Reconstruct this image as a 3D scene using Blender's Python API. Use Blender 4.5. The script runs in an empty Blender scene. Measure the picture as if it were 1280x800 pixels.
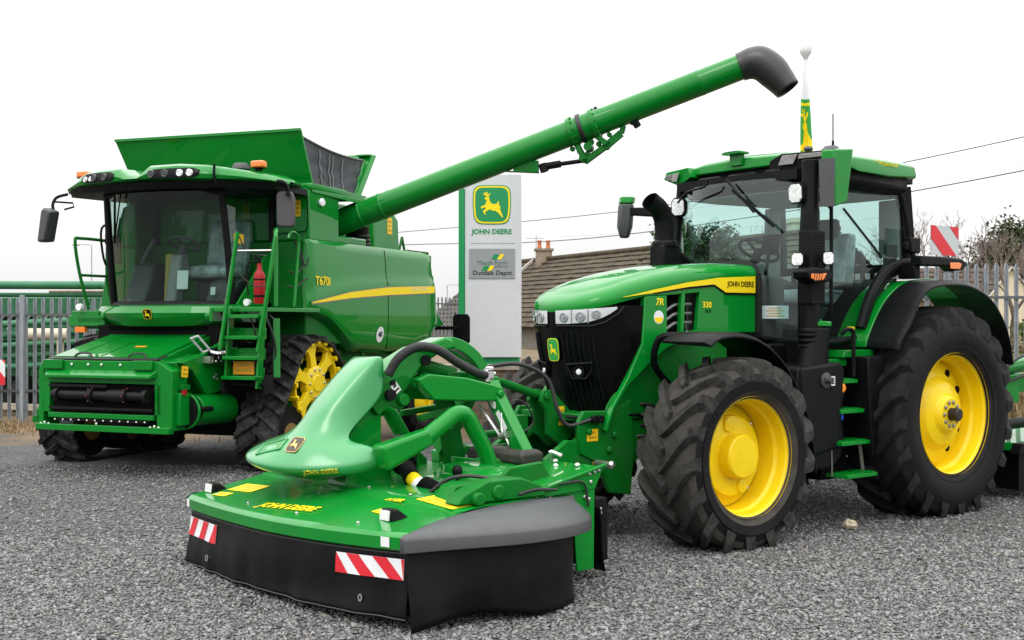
import bpy, bmesh, math, random
from math import sin, cos, pi, radians, sqrt, atan2, hypot
from mathutils import Vector as V, Matrix
random.seed(7)
S = bpy.context.scene
COL = S.collection
OFF = {}


def lerp(a, b, t):
    return a + (b - a) * t


def catmull(P, k, closed=False):
    P = [V(p) for p in P]
    n = len(P)
    out = []
    for i in range(n if closed else n - 1):
        if closed:
            p0, p1, p2, p3 = P[i - 1], P[i], P[(i + 1) % n], P[(i + 2) % n]
        else:
            p1, p2 = P[i], P[i + 1]
            p0 = P[i - 1] if i else p1 * 2 - p2
            p3 = P[i + 2] if i + 2 < n else p2 * 2 - p1
        for j in range(k):
            t = j / k
            out.append(0.5 * (2 * p1 + (p2 - p0) * t + (2 * p0 - 5 * p1 + 4 * p2 - p3) * t * t + (3 * p1 - p0 - 3 * p2 + p3) * t ** 3))
    if not closed:
        out.append(P[-1])
    return out


class G:
    """collects geometry for one mesh"""
    def __init__(self):
        self.v, self.f, self.m, self.mi = [], [], [], 0

    def add(self, vs, fs):
        o = len(self.v)
        self.v += [tuple(p) for p in vs]
        for f in fs:
            self.f.append([i + o for i in f])
            self.m.append(self.mi)
        return self

    def box(self, x0, x1, y0, y1, z0, z1):
        vs = [(x, y, z) for x in (x0, x1) for y in (y0, y1) for z in (z0, z1)]
        return self.add(vs, [(0, 1, 3, 2), (4, 6, 7, 5), (0, 4, 5, 1), (2, 3, 7, 6), (0, 2, 6, 4), (1, 5, 7, 3)])

    def beam(self, p, q, w, h, up=(0, 0, 1), w2=None, h2=None):
        p, q = V(p), V(q)
        d = (q - p).normalized()
        s = d.cross(V(up))
        if s.length < 1e-4:
            s = d.cross(V((1, 0, 0)))
        s.normalize()
        u = s.cross(d)
        w2 = w if w2 is None else w2
        h2 = h if h2 is None else h2
        r1 = [p + s * a * w / 2 + u * b * h / 2 for a, b in ((-1, -1), (1, -1), (1, 1), (-1, 1))]
        r2 = [q + s * a * w2 / 2 + u * b * h2 / 2 for a, b in ((-1, -1), (1, -1), (1, 1), (-1, 1))]
        return self.loft([r1, r2])

    def loft(self, rings, caps=True, closed=True):
        n = len(rings[0])
        vs = [p for r in rings for p in r]
        fs = []
        for i in range(len(rings) - 1):
            for j in range(n if closed else n - 1):
                a, b = i * n + j, i * n + (j + 1) % n
                fs.append((a, b, b + n, a + n))
        if caps and closed:
            fs.append(tuple(range(n))[::-1])
            fs.append(tuple(range((len(rings) - 1) * n, len(rings) * n)))
        return self.add(vs, fs)

    def prism(self, pts, axis, a, b):
        def P(p, c):
            return {'x': (c, p[0], p[1]), 'y': (p[0], c, p[1]), 'z': (p[0], p[1], c)}[axis]
        return self.loft([[P(p, a) for p in pts], [P(p, b) for p in pts]])

    def slab(self, pts, vec):
        vec = V(vec)
        return self.loft([[V(p) for p in pts], [V(p) + vec for p in pts]])

    def tube(self, P, r, n=10, sm=0, cap=True, closed=False):
        P = [V(p) for p in P]
        if sm:
            if isinstance(r, (list, tuple)):
                R = []
                for i in range(len(P) - 1):
                    R += [lerp(r[i], r[i + 1], j / sm) for j in range(sm)]
                r = R + [r[-1]]
            P = catmull(P, sm, closed)
        m = len(P)
        if not isinstance(r, (list, tuple)):
            r = [r] * m
        d0 = (P[1] - P[0]).normalized()
        u = d0.cross(V((0, 0, 1)))
        if u.length < 1e-3:
            u = d0.cross(V((1, 0, 0)))
        u.normalize()
        rings = []
        for i in range(m):
            if closed:
                d = P[(i + 1) % m] - P[i - 1]
            else:
                d = P[min(i + 1, m - 1)] - P[max(i - 1, 0)]
            d.normalize()
            u = u - d * u.dot(d)
            u.normalize()
            w = d.cross(u)
            rings.append([P[i] + (u * cos(2 * pi * j / n) + w * sin(2 * pi * j / n)) * r[i] for j in range(n)])
        if closed:
            rings.append(rings[0])
        return self.loft(rings, cap and not closed)

    def lathe(self, c, ax, prof, n=32, cap=True, ref=(0, 0, 1), a0=0.0, a1=2 * pi):
        c, ax = V(c), V(ax).normalized()
        u = V(ref) - ax * V(ref).dot(ax)
        if u.length < 1e-3:
            u = V((1, 0, 0)) - ax * ax.x
        u.normalize()
        w = ax.cross(u)
        rings = [[c + ax * t + (u * cos(2 * pi * j / n) + w * sin(2 * pi * j / n)) * max(r, 1e-4) for j in range(n)] for r, t in prof]
        return self.loft(rings, cap)

    def cyl(self, p, q, r, n=16, r2=None):
        p, q = V(p), V(q)
        return self.lathe(p, q - p, [(r, 0), (r if r2 is None else r2, (q - p).length)], n)

    def ball(self, c, rx, ry=None, rz=None, n=12, m=8):
        ry = rx if ry is None else ry
        rz = rx if rz is None else rz
        c = V(c)
        rings = []
        for i in range(m + 1):
            t = pi * i / m
            s = max(sin(t), 1e-3)
            rings.append([c + V((rx * s * cos(2 * pi * j / n), ry * s * sin(2 * pi * j / n), rz * cos(t))) for j in range(n)])
        return self.loft(rings)

    def sheet(self, grid, th=None):
        """grid[i][j] of points; th thickness vector makes it a closed slab"""
        a, b = len(grid), len(grid[0])
        vs = [V(p) for r in grid for p in r]
        fs = [(i * b + j, i * b + j + 1, (i + 1) * b + j + 1, (i + 1) * b + j) for i in range(a - 1) for j in range(b - 1)]
        if th is None:
            return self.add(vs, fs)
        th = V(th)
        n = a * b
        vs2 = vs + [p + th for p in vs]
        fs2 = fs + [tuple(k + n for k in f[::-1]) for f in fs]
        rim = [(0, j) for j in range(b)] + [(i, b - 1) for i in range(1, a)] + [(a - 1, j) for j in range(b - 2, -1, -1)] + [(i, 0) for i in range(a - 2, 0, -1)]
        rim = [i * b + j for i, j in rim]
        for k in range(len(rim)):
            p, q = rim[k], rim[(k + 1) % len(rim)]
            fs2.append((p, p + n, q + n, q))
        return self.add(vs2, fs2)


def root_of(o):
    while o is not None and o.parent is not None:
        o = o.parent
    return o


def islands(g):
    """split collected geometry into its loose pieces"""
    par = list(range(len(g.v)))

    def find(a):
        while par[a] != a:
            par[a] = par[par[a]]
            a = par[a]
        return a
    for f in g.f:
        r = find(f[0])
        for i in f[1:]:
            par[find(i)] = r
    out = {}
    for f, m in zip(g.f, g.m):
        out.setdefault(find(f[0]), []).append((f, m))
    res = []
    for fs in out.values():
        h, idx = G(), {}
        for f, m in fs:
            ff = []
            for i in f:
                if i not in idx:
                    idx[i] = len(h.v)
                    h.v.append(g.v[i])
                ff.append(idx[i])
            h.f.append(ff)
            h.m.append(m)
        res.append(h)
    return res


def build_each(name, g, mat, parent=None, **kw):
    """one object per loose piece, all of the same name"""
    return [build(name, h, mat, parent, **kw) for h in islands(g)]


def snap(ob, p, d):
    """where a ray from p along d meets the finished surface of ob"""
    off = V(OFF.get(root_of(ob).name, (0, 0, 0)))
    dg = bpy.context.evaluated_depsgraph_get()
    dg.update()
    ev = ob.evaluated_get(dg)
    hit, loc, n, _ = ev.ray_cast(V(p) - off, V(d).normalized())
    if not hit:
        print('snap missed', p)
        return V(p), -V(d).normalized()
    if n.dot(V(d)) > 0:
        n = -n
    return loc + off, n


def build(name, g, mat, parent=None, bevel=0.0, seg=2, sharp=35, sub=0, label=None, flat=False, fixn=True):
    me = bpy.data.meshes.new(name)
    off = V(OFF.get(root_of(parent).name, (0, 0, 0))) if parent else V((0, 0, 0))
    me.from_pydata([V(p) - off for p in g.v], [], g.f)
    mats = mat if isinstance(mat, (list, tuple)) else [mat]
    for m in mats:
        me.materials.append(m)
    if len(mats) > 1:
        me.polygons.foreach_set('material_index', g.m)
    if fixn:
        bm = bmesh.new()
        bm.from_mesh(me)
        bmesh.ops.recalc_face_normals(bm, faces=bm.faces)
        bm.to_mesh(me)
        bm.free()
    o = bpy.data.objects.new(name, me)
    COL.objects.link(o)
    if parent:
        o.parent = parent
    if not flat:
        me.polygons.foreach_set('use_smooth', [True] * len(me.polygons))
        me.set_sharp_from_angle(angle=radians(sharp))
    if bevel:
        b = o.modifiers.new('bevel', 'BEVEL')
        b.width, b.segments, b.limit_method, b.angle_limit = bevel, seg, 'ANGLE', radians(40)
        b.use_clamp_overlap = True
    if sub:
        s = o.modifiers.new('sub', 'SUBSURF')
        s.levels = s.render_levels = sub
    if label:
        o['label'] = label
    return o


def thing(name, label, cat, loc=(0, 0, 0), rz=0, group=None, off=None):
    o = bpy.data.objects.new(name, None)
    COL.objects.link(o)
    o.empty_display_size = .2
    o.location, o.rotation_euler = loc, (0, 0, rz)
    o['label'], o['category'] = label, cat
    if group:
        o['group'] = group
    if off:
        OFF[o.name] = off
    return o


def tag(o, label, cat, group=None):
    o['label'], o['category'] = label, cat
    if group:
        o['group'] = group
    return o


def struct(o, kind='structure'):
    o['kind'] = kind
    return o


# ---------------------------------------------------------------- materials
def mat(name, col, rough=.5, metal=0., coat=0., spec=.5, noise=0., nscale=8., bump=0., bscale=60., dirt=None, dscale=3., damt=.5, rnoise=0., emit=None, coat_rough=.05, coat_ior=1.38):
    m = bpy.data.materials.new(name)
    m.use_nodes = True
    N, L = m.node_tree.nodes, m.node_tree.links
    p = N['Principled BSDF']
    p.inputs['Base Color'].default_value = (*col, 1)
    p.inputs['Roughness'].default_value = rough
    p.inputs['Metallic'].default_value = metal
    p.inputs['Specular IOR Level'].default_value = spec
    p.inputs['Coat Weight'].default_value = coat
    p.inputs['Coat Roughness'].default_value = coat_rough
    p.inputs['Coat IOR'].default_value = coat_ior
    if emit:
        p.inputs['Emission Color'].default_value = (*emit[0], 1)
        p.inputs['Emission Strength'].default_value = emit[1]
    tc = None

    def coords():
        nonlocal tc
        if tc is None:
            tc = N.new('ShaderNodeTexCoord')
        return tc.outputs['Object']

    def tex(scale, detail=5., rough=.6):
        t = N.new('ShaderNodeTexNoise')
        t.inputs['Scale'].default_value = scale
        t.inputs['Detail'].default_value = detail
        t.inputs['Roughness'].default_value = rough
        L.new(coords(), t.inputs['Vector'])
        return t.outputs['Fac']
    cur = None
    if noise:
        r = N.new('ShaderNodeMapRange')
        r.inputs['From Min'].default_value, r.inputs['From Max'].default_value = .3, .7
        r.inputs['To Min'].default_value, r.inputs['To Max'].default_value = 1 - noise, 1 + noise
        L.new(tex(nscale), r.inputs['Value'])
        mx = N.new('ShaderNodeMix')
        mx.data_type, mx.blend_type = 'RGBA', 'MULTIPLY'
        mx.inputs['Factor'].default_value = 1
        mx.inputs['A'].default_value = (*col, 1)
        L.new(r.outputs['Result'], mx.inputs['B'])
        cur = mx.outputs['Result']
    if dirt:
        r = N.new('ShaderNodeMapRange')
        r.inputs['From Min'].default_value, r.inputs['From Max'].default_value = .42, .68
        r.inputs['To Min'].default_value, r.inputs['To Max'].default_value = 0, damt
        L.new(tex(dscale, 8, .7), r.inputs['Value'])
        mx = N.new('ShaderNodeMix')
        mx.data_type = 'RGBA'
        mx.inputs['A'].default_value = (*col, 1)
        mx.inputs['B'].default_value = (*dirt, 1)
        L.new(r.outputs['Result'], mx.inputs['Factor'])
        if cur:
            L.new(cur, mx.inputs['A'])
        cur = mx.outputs['Result']
    if cur:
        L.new(cur, p.inputs['Base Color'])
    if rnoise:
        r = N.new('ShaderNodeMapRange')
        r.inputs['From Min'].default_value, r.inputs['From Max'].default_value = .3, .7
        r.inputs['To Min'].default_value, r.inputs['To Max'].default_value = max(rough - rnoise, .02), rough + rnoise
        L.new(tex(5., 6), r.inputs['Value'])
        L.new(r.outputs['Result'], p.inputs['Roughness'])
    if bump:
        b = N.new('ShaderNodeBump')
        b.inputs['Strength'].default_value = bump
        b.inputs['Distance'].default_value = .01
        L.new(tex(bscale, 3), b.inputs['Height'])
        L.new(b.outputs['Normal'], p.inputs['Normal'])
    return m


def glass_mat(name, tint, refl=1.0):
    m = bpy.data.materials.new(name)
    m.use_nodes = True
    N, L = m.node_tree.nodes, m.node_tree.links
    N.remove(N['Principled BSDF'])
    tr = N.new('ShaderNodeBsdfTransparent')
    tr.inputs['Color'].default_value = (*tint, 1)
    gl = N.new('ShaderNodeBsdfGlossy')
    gl.inputs['Roughness'].default_value = .02
    gl.inputs['Color'].default_value = (refl, refl, refl, 1)
    ge = N.new('ShaderNodeNewGeometry')
    dt = N.new('ShaderNodeVectorMath')
    dt.operation = 'DOT_PRODUCT'
    L.new(ge.outputs['Normal'], dt.inputs[0])
    L.new(ge.outputs['Incoming'], dt.inputs[1])

    def mth(op, a, b=None):
        n = N.new('ShaderNodeMath')
        n.operation = op
        for i, x in enumerate((a, b)):
            if x is None:
                continue
            if isinstance(x, (int, float)):
                n.inputs[i].default_value = x
            else:
                L.new(x, n.inputs[i])
        return n.outputs['Value']
    c = mth('ABSOLUTE', dt.outputs['Value'])
    c = mth('POWER', mth('SUBTRACT', 1.0, c), 5.0)
    fr = mth('ADD', mth('MULTIPLY', c, .9), .035)
    mx = N.new('ShaderNodeMixShader')
    L.new(fr, mx.inputs['Fac'])
    L.new(tr.outputs['BSDF'], mx.inputs[1])
    L.new(gl.outputs['BSDF'], mx.inputs[2])
    L.new(mx.outputs['Shader'], N['Material Output'].inputs['Surface'])
    return m


GREEN = mat('green_paint', (.001, .205, .019), rough=.4, coat=.9, coat_rough=.025, noise=.05, nscale=2.5, rnoise=.06, spec=.05)
GREENM = mat('green_frame_paint', (.001, .150, .014), rough=.5, spec=.08, coat=.25, coat_rough=.15, noise=.12, nscale=5, rnoise=.1, dirt=(.05, .07, .04), damt=.25)
GREENL = mat('sky_sheen_green', (.014, .255, .062), rough=.34, spec=.65, coat=1., coat_rough=.11, noise=.04, nscale=2)  # bonnet green, the sky's reflection painted into its base colour
YEL = mat('yellow_rim_paint', (.88, .63, .004), rough=.4, spec=.25, coat=.35, noise=.06, nscale=4, dirt=(.5, .34, .03), damt=.25)
YDEC = mat('yellow_decal', (.88, .66, .008), rough=.45, spec=.3)
YSTK = mat('warning_yellow', (.85, .52, .01), rough=.45)
BLACKP = mat('black_plastic', (.0045, .0048, .0054), rough=.48, spec=.14, noise=.2, nscale=10, rnoise=.1, bump=.12, bscale=300)
BLACKG = mat('black_gloss', (.0022, .0022, .0027), rough=.25, spec=.14, noise=.2, nscale=4, rnoise=.08)
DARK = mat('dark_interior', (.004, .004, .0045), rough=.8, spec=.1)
GREYP = mat('grey_plastic', (.05, .053, .057), rough=.5, noise=.1, nscale=6, bump=.08, bscale=260, rnoise=.08)
CURT = mat('rubber_curtain', (.003, .003, .0032), rough=.45, spec=.13, noise=.3, nscale=4, rnoise=.1, bump=.1, bscale=25, dirt=(.02, .02, .019), damt=.2)
TYRE = mat('tyre_rubber', (.0045, .0048, .0054), rough=.6, spec=.16, noise=.3, nscale=6, dirt=(.02, .02, .02), dscale=2.2, damt=.4, bump=.25, bscale=120)
TYREF = mat('dusty_tyre_tread', (.055, .051, .045), rough=.85, spec=.15, noise=.35, nscale=7, dirt=(.035, .033, .030), dscale=5, damt=.6, bump=.35, bscale=120)
LUGF = mat('dusty_lug_rubber', (.028, .027, .0255), rough=.8, spec=.15, noise=.5, nscale=14, dirt=(.075, .071, .064), dscale=9, damt=.6, bump=.4, bscale=90)
TYRER = mat('tyre_tread_rubber', (.010, .0102, .0105), rough=.7, spec=.16, noise=.4, nscale=7, dirt=(.035, .034, .032), dscale=4, damt=.5, bump=.35, bscale=120)
STEEL = mat('galvanised_steel', (.26, .285, .31), rough=.5, metal=.3, noise=.15, nscale=7, rnoise=.1)
ZINC = mat('zinc_bolt', (.6, .6, .58), rough=.3, metal=.9)
CHROME = mat('lamp_reflector', (.86, .87, .88), rough=.30, metal=.45)
LENS = mat('lamp_lens', (.80, .81, .81), rough=.08, coat=1, noise=.25, nscale=40)
AMBER = mat('amber_lens', (.85, .20, .01), rough=.2, coat=1)
RED = mat('red_paint', (.38, .006, .010), rough=.4, spec=.3, coat=.2)
REFRED = mat('reflective_red', (.62, .012, .025), rough=.45)
WHITE = mat('white_vinyl', (.74, .75, .76), rough=.4, noise=.05)
SILV = mat('silver_vinyl', (.50, .53, .54), rough=.4, noise=.06)
CANVAS = mat('grey_canvas', (.055, .06, .068), rough=.8, noise=.25, nscale=5, bump=.3, bscale=40)
HOSE = mat('hose_rubber', (.012, .012, .013), rough=.5)
SEATM = mat('seat_fabric', (.03, .035, .035), rough=.8, noise=.3)
FILM = mat('plastic_film', (.30, .36, .36), rough=.15, spec=.6, bump=1., bscale=9, noise=.5, nscale=7)
TRIM = mat('cab_trim', (.16, .17, .155), rough=.6, noise=.1)
TRIMD = mat('cab_trim_dark', (.035, .04, .04), rough=.6, noise=.2)
GLASS = glass_mat('tractor_glass', (.83, .925, .91), .9)
GLASSC = glass_mat('combine_glass', (.80, .88, .86), .9)
SIGNG = mat('sign_green', (.0, .24, .07), rough=.4)
SIGNW = mat('sign_panel', (.55, .56, .58), rough=.45, noise=.03)
SIGNG2 = mat('sign_grey', (.26, .27, .28), rough=.5)
BLK = mat('black_print', (.004, .004, .004), rough=.6, spec=.1)
STKL = mat('sticker_print', (.42, .27, .01), rough=.5)
BLUE = mat('blue_cap', (.02, .12, .75), rough=.4)
PURP = mat('purple_cap', (.20, .06, .42), rough=.4)
ORANGE = mat('orange_print', (.75, .28, .01), rough=.5)


def text(s, size, o, u, v, m, parent, name='lettering', bold=.0, ex=.0015, align='CENTER', sx=1.0, shear=0):
    cu = bpy.data.curves.new('txt', 'FONT')
    cu.body, cu.size, cu.offset, cu.extrude, cu.shear = s, 1.0, bold, .0, shear
    cu.align_x, cu.align_y, cu.resolution_u = align, 'CENTER', 3
    t = bpy.data.objects.new('txt', cu)
    COL.objects.link(t)
    dg = bpy.context.evaluated_depsgraph_get()
    dg.update()
    me = bpy.data.meshes.new_from_object(t.evaluated_get(dg))
    bpy.data.objects.remove(t)
    g = G()
    o, u, v = V(o), V(u).normalized(), V(v)
    v = (v - u * v.dot(u)).normalized()
    n = u.cross(v)
    vs = [o + u * p.co.x * size * sx + v * p.co.y * size for p in me.vertices]
    k = len(vs)
    fs = [tuple(p.vertices) for p in me.polygons]
    ed = {}
    for f in fs:
        for a, b in zip(f, f[1:] + f[:1]):
            ed[(a, b)] = 1
    sides = [(b_, a_, a_ + k, b_ + k) for (a_, b_) in ed if (b_, a_) not in ed]
    g.add([p + n * ex for p in vs] + vs, fs + sides)
    bpy.data.meshes.remove(me)
    return build(name, g, m, parent, flat=True, fixn=False)


DEER = [(147, 112), (155, 104), (162, 103), (167, 108), (169, 122), (176, 134), (188, 138), (203, 136), (206, 125), (211, 126), (210, 138), (217, 150), (217, 165), (224, 182), (230, 197), (224, 195), (208, 177), (196, 168), (182, 166), (168, 161), (160, 167), (148, 173), (153, 185), (147, 184), (139, 170), (150, 160), (154, 153), (142, 153), (135, 159), (129, 150), (140, 145), (152, 139), (153, 131), (157, 119), (150, 118)]
HORN = [(156, 105), (150, 98), (140, 96), (141, 92), (149, 93), (145, 87), (149, 84), (155, 92), (157, 84), (162, 83), (160, 94), (164, 97), (169, 89), (174, 92), (164, 105)]


def emblem(o, u, v, w, h, parent, name='emblem', bg=None, fg=None, ex=.003, ring=True):
    """shield-shaped badge: ground, border line and leaping deer"""
    o, u, v = V(o), V(u).normalized(), V(v)
    v = (v - u * v.dot(u)).normalized()
    n = u.cross(v)

    def shield(s):
        P = []
        for k in range(40):
            a = 2 * pi * k / 40
            c, d = cos(a), sin(a)
            x = math.copysign(abs(c) ** .38, c)
            y = math.copysign(abs(d) ** .38, d)
            x *= 1 - .09 * (y < 0) * abs(y) ** 1.5
            P.append(o + u * x * (w / 2 - s) + v * y * (h / 2 - s))
        return P
    g = G()
    e = min(w, h)

    def pl(pts, z0, z1, mi):
        g.mi = mi
        g.slab([p + n * z0 for p in pts], n * (z1 - z0))
    if ring:
        pl(shield(0), 0, ex, 0)
        pl(shield(e * .025), ex * .5, ex * 1.5, 1)
        pl(shield(e * .065), ex, ex * 2, 0)
    else:
        pl(shield(0), 0, ex * 2, 0)
    sc = min(w / 170, h / 160)

    def T(P):
        return [o + u * (x - 179) * sc + v * (140 - y) * sc for x, y in P]
    pl(T(DEER), ex * 1.5, ex * 3, 1)
    pl(T(HORN), ex * 1.5, ex * 3, 1)
    return build(name, g, [bg or SIGNG, fg or YDEC], parent, flat=True)


def sticker(o, u, v, w, h, parent, m=YSTK, lines=0, name='warning_sticker', ex=.002):
    o, u, v = V(o), V(u).normalized(), V(v)
    v = (v - u * v.dot(u)).normalized()
    n = u.cross(v)
    g = G()

    def q(cx, cy, ww, hh, z0, z1):
        g.slab([o + u * (cx + a * ww / 2) + v * (cy + b * hh / 2) + n * z0 for a, b in ((-1, -1), (1, -1), (1, 1), (-1, 1))], n * (z1 - z0))
    q(0, 0, w, h, 0, ex)
    if lines:
        g.mi = 1
        for k in range(lines):
            q(0, h * ((k + .5) / lines - .5) * .8, w * (.7 - .2 * (k % 2)), h * .35 / lines, ex * .5, ex * 1.5)
    return build(name, g, [m, BLK if m is WHITE else STKL], parent, flat=True)


def bolts(pts, n, r, parent, m=None, name='bolt', h=None):
    name = name.rstrip('s')
    g = G()
    n = V(n).normalized()
    h = h or r * .8
    for p in pts:
        g.lathe(p, n, [(r, 0), (r, h * .6), (r * .6, h)], 8)
    return build_each(name, g, m or ZINC, parent)


def stripes(o, u, v, w, h, n_, parent, name='hazard_stripes', slope=1.0, flip=False, ex=.002, bg=None, fg=None, phase=0.):
    """board with slanting red stripes clipped to its rectangle"""
    o, u, v = V(o), V(u).normalized(), V(v)
    v = (v - u * v.dot(u)).normalized()
    nn = u.cross(v)
    g = G()

    def q(P, z0, z1):
        g.slab([o + u * x + v * y + nn * z0 for x, y in P], nn * (z1 - z0))
    q([(-w / 2, -h / 2), (w / 2, -h / 2), (w / 2, h / 2), (-w / 2, h / 2)], 0, ex)
    g.mi = 1
    step = w / n_
    s = -slope * h if flip else slope * h

    def clip(P, f):
        out = []
        for a, b in zip(P, P[1:] + P[:1]):
            fa, fb = f(a), f(b)
            if fa >= 0:
                out.append(a)
            if fa * fb < 0:
                t = fa / (fa - fb)
                out.append((lerp(a[0], b[0], t), lerp(a[1], b[1], t)))
        return out
    for k in range(-4, n_ + 5):
        x0 = -w / 2 + (k * 2 + phase) * step
        P = [(x0, -h / 2), (x0 + step, -h / 2), (x0 + step + s, h / 2), (x0 + s, h / 2)]
        P = clip(P, lambda p: p[0] + w / 2)
        if len(P) > 2:
            P = clip(P, lambda p: w / 2 - p[0])
        if len(P) > 2:
            q(P, ex * .5, ex * 1.6)
    return build(name, g, [bg or WHITE, fg or REFRED], parent, flat=True)


# ---------------------------------------------------------------- wheels
def interp(tab, x):
    for (a, b), (c, d) in zip(tab, tab[1:]):
        if x <= c:
            return lerp(b, d, (x - a) / (c - a)) if c > a else b
    return tab[-1][1]


def tyre(parent, cx, cy, cz, R, w, rr, N, m, lug=.05, rot=0., k=.5, wb=.085, wt=.05):  # wb, wt: lug width at foot and top
    Rc = R - lug
    half = [(0, Rc + .004), (.30, Rc), (.40, Rc - .02), (.455, Rc - .07), (.49, Rc - .15), (.50, lerp(rr, Rc, .5)), (.48, lerp(rr, Rc, .22)), (.43, rr + .03), (.40, rr - .005)]
    prof = [(r, f * w) for f, r in half]
    full = [(r, -t) for r, t in prof[::-1]] + prof[1:]
    g = G()
    tread, lugm = m if isinstance(m, tuple) else (m, m)
    g.lathe((cx, cy, cz), (0, 1, 0), full, 72, cap=False, ref=(1, 0, 0))
    nr = len(full) - 1
    for i in range(nr):
        if abs(full[i][1] + full[i + 1][1]) * .5 < .465 * w:
            g.m[i * 72:(i + 1) * 72] = [1] * 72
    # raised ring on the sidewall
    for s in (-1, 1):
        g.lathe((cx, cy, cz), (0, 1, 0), [(rr + .055, s * .44 * w), (rr + .06, s * .468 * w), (rr + .075, s * .472 * w), (rr + .08, s * .45 * w)], 72, cap=False, ref=(1, 0, 0))
    g.mi = 2
    rb = [(0, Rc), (.3, Rc), (.4, Rc - .02), (.455, Rc - .07), (.485, Rc - .11)]
    rt = [(0, R), (.3, R), (.40, R - .006), (.455, R - .022), (.475, R - .05), (.49, R - .10)]
    S_ = [.0, .12, .25, .4, .55, .7, .82, .92, 1.0]
    for side in (-1, 1):
        for i in range(N):
            th0 = rot + 2 * pi * (i + (.5 if side > 0 else 0)) / N
            rings = []
            for s in S_:
                f = lerp(-.03, .487, s)
                a = th0 + k * (s ** 1.15) * .9 + random.uniform(-.002, .002)
                base, top = interp(rb, max(f, 0)) - .012, interp(rt, max(f, 0))
                y = cy + side * f * w
                hb, ht = wb * .5 / R, wt * .5 / R
                if s == 0:
                    hb, ht = hb * .75, ht * .75
                grow = 1 + .25 * s
                ring = []
                for da, r in ((-hb * grow, base), (-ht * grow, top), (ht * grow, top), (hb * grow, base)):
                    ring.append((cx + r * cos(a + da), y, cz + r * sin(a + da)))
                rings.append(ring)
            g.loft(rings)
    return build('tyre', g, [TYRE, tread, lugm], parent, sharp=28)


def rim_mesh(parent, cx, cy, cz, side, r, prof, n=56, m=None, name='rim', step=None):
    g = G()
    g.lathe((cx, cy, cz), (0, side, 0), prof, n, cap=False)
    return build(name, g, m or YEL, parent, sharp=30)

# ================================================================ TRACTOR
TR = radians(217.93)
TO = V((3.43, 12.59, 0))
TF, TL = V((-.7887, -.6148, 0)), V((.6148, -.7887, 0))


def TW(x, y, z=0):
    return TO + TF * x + TL * y + V((0, 0, z))


tr = thing('tractor', 'large green tractor with yellow wheel rims and a big glazed cab', 'tractor', TO, TR)


def yv(side):
    return V((0, side, 0))


# wheels -----------------------------------------------------------
def tractor_wheel(front, side):
    if front:
        cx, cy, cz, R, w, rr, N, k = 2.885, 1.05 * side, .752, .82, .60, .488, 17, .50
    else:
        cx, cy, cz, R, w, rr, N, k = -.01, 1.045 * side, .97, 1.045, .70, .578, 20, .42
    yo = cy + side * w * .43          # plane of the rim flange
    g = G()
    if front:      # planetary hub: cover drum and bolted flange
        prof = [(rr - .06, -.30), (.34, -.27), (.33, -.21), (.30, -.20), (.185, -.20), (.18, -.10), (.168, -.085), (.05, -.08), (.001, -.08)]
    else:
        prof = [(rr - .04, -.27), (rr - .07, -.25), (.36, -.20), (.30, -.13), (.20, -.10), (.18, -.07), (.15, -.05), (.06, -.05), (.001, -.045)]
    g.lathe((cx, yo, cz), yv(side), prof, 48, cap=False)
    wh = build('wheel', g, YEL, tr, sharp=30)
    tyre(wh, cx, cy, cz, R, w, rr, N, (TYREF, LUGF) if front else (TYRER, TYRER), lug=.062 if front else .064, k=k, rot=.1 if front else .05, wb=.12 if front else .13, wt=.07)
    if front:
        prof = [(rr + .012, .0), (rr + .016, -.012), (rr - .002, -.03), (rr - .02, -.045), (rr - .028, -.12), (rr - .05, -.145), (rr - .055, -.30), (rr - .03, -.33), (rr - .03, -w * .86)]
    else:
        prof = [(rr + .012, .0), (rr + .018, -.015), (rr - .005, -.035), (rr - .02, -.05), (rr - .03, -.14), (rr - .055, -.17), (rr - .06, -.28), (rr - .03, -.31), (rr - .03, -w * .86)]
    rim_mesh(wh, cx, yo, cz, side, rr, prof)
    pts = []
    if front:
        for a in (52, 44, 36, 140, 205, 230, -36, -46, -56):
            pts.append((cx + .38 * cos(radians(a)), yo - side * .268, cz + .38 * sin(radians(a))))
        bolts(pts, yv(side), .018, wh, name='wheel_bolts')
        g = G()
        for a in (75, 250):
            g.lathe((cx + .27 * cos(radians(a)), yo - side * .20, cz + .27 * sin(radians(a))), yv(side), [(.06, 0), (.055, .02), (.02, .025), (.001, .025)], 20)
        build_each('hub_boss', g, YEL, wh)
    else:
        for k_ in range(10):
            a = 2 * pi * k_ / 10
            pts.append((cx + .118 * cos(a), yo - side * .05, cz + .118 * sin(a)))
        bolts(pts, yv(side), .021, wh, name='wheel_bolts', m=mat('stud_metal', (.32, .30, .26), .4, metal=.7))
        g = G()
        g.lathe((cx, yo - side * .05, cz), yv(side), [(.062, 0), (.062, .085), (.05, .095), (.001, .095)], 24)
        build('axle_end', g, mat('axle_steel', (.035, .03, .027), .45, metal=.5), wh)
        g = G()
        for a in (35, 62, 118, 150, 205, 240, 300, 330):
            rr_ = .43 if a % 4 else .40
            c = V((cx + rr_ * cos(radians(a)), yo - side * .218, cz + rr_ * sin(radians(a))))
            g.lathe(c, yv(side), [(.024 if a % 2 else .042, 0), (.022 if a % 2 else .04, .004)], 14)
        build('disc_holes', g, DARK, wh)


for fr_ in (True, False):
    for sd in (1, -1):
        tractor_wheel(fr_, sd)
# raised sidewall lettering (black on black)
SWL = mat('sidewall_lettering', (.011, .0115, .012), rough=.55, spec=.2)


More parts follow.
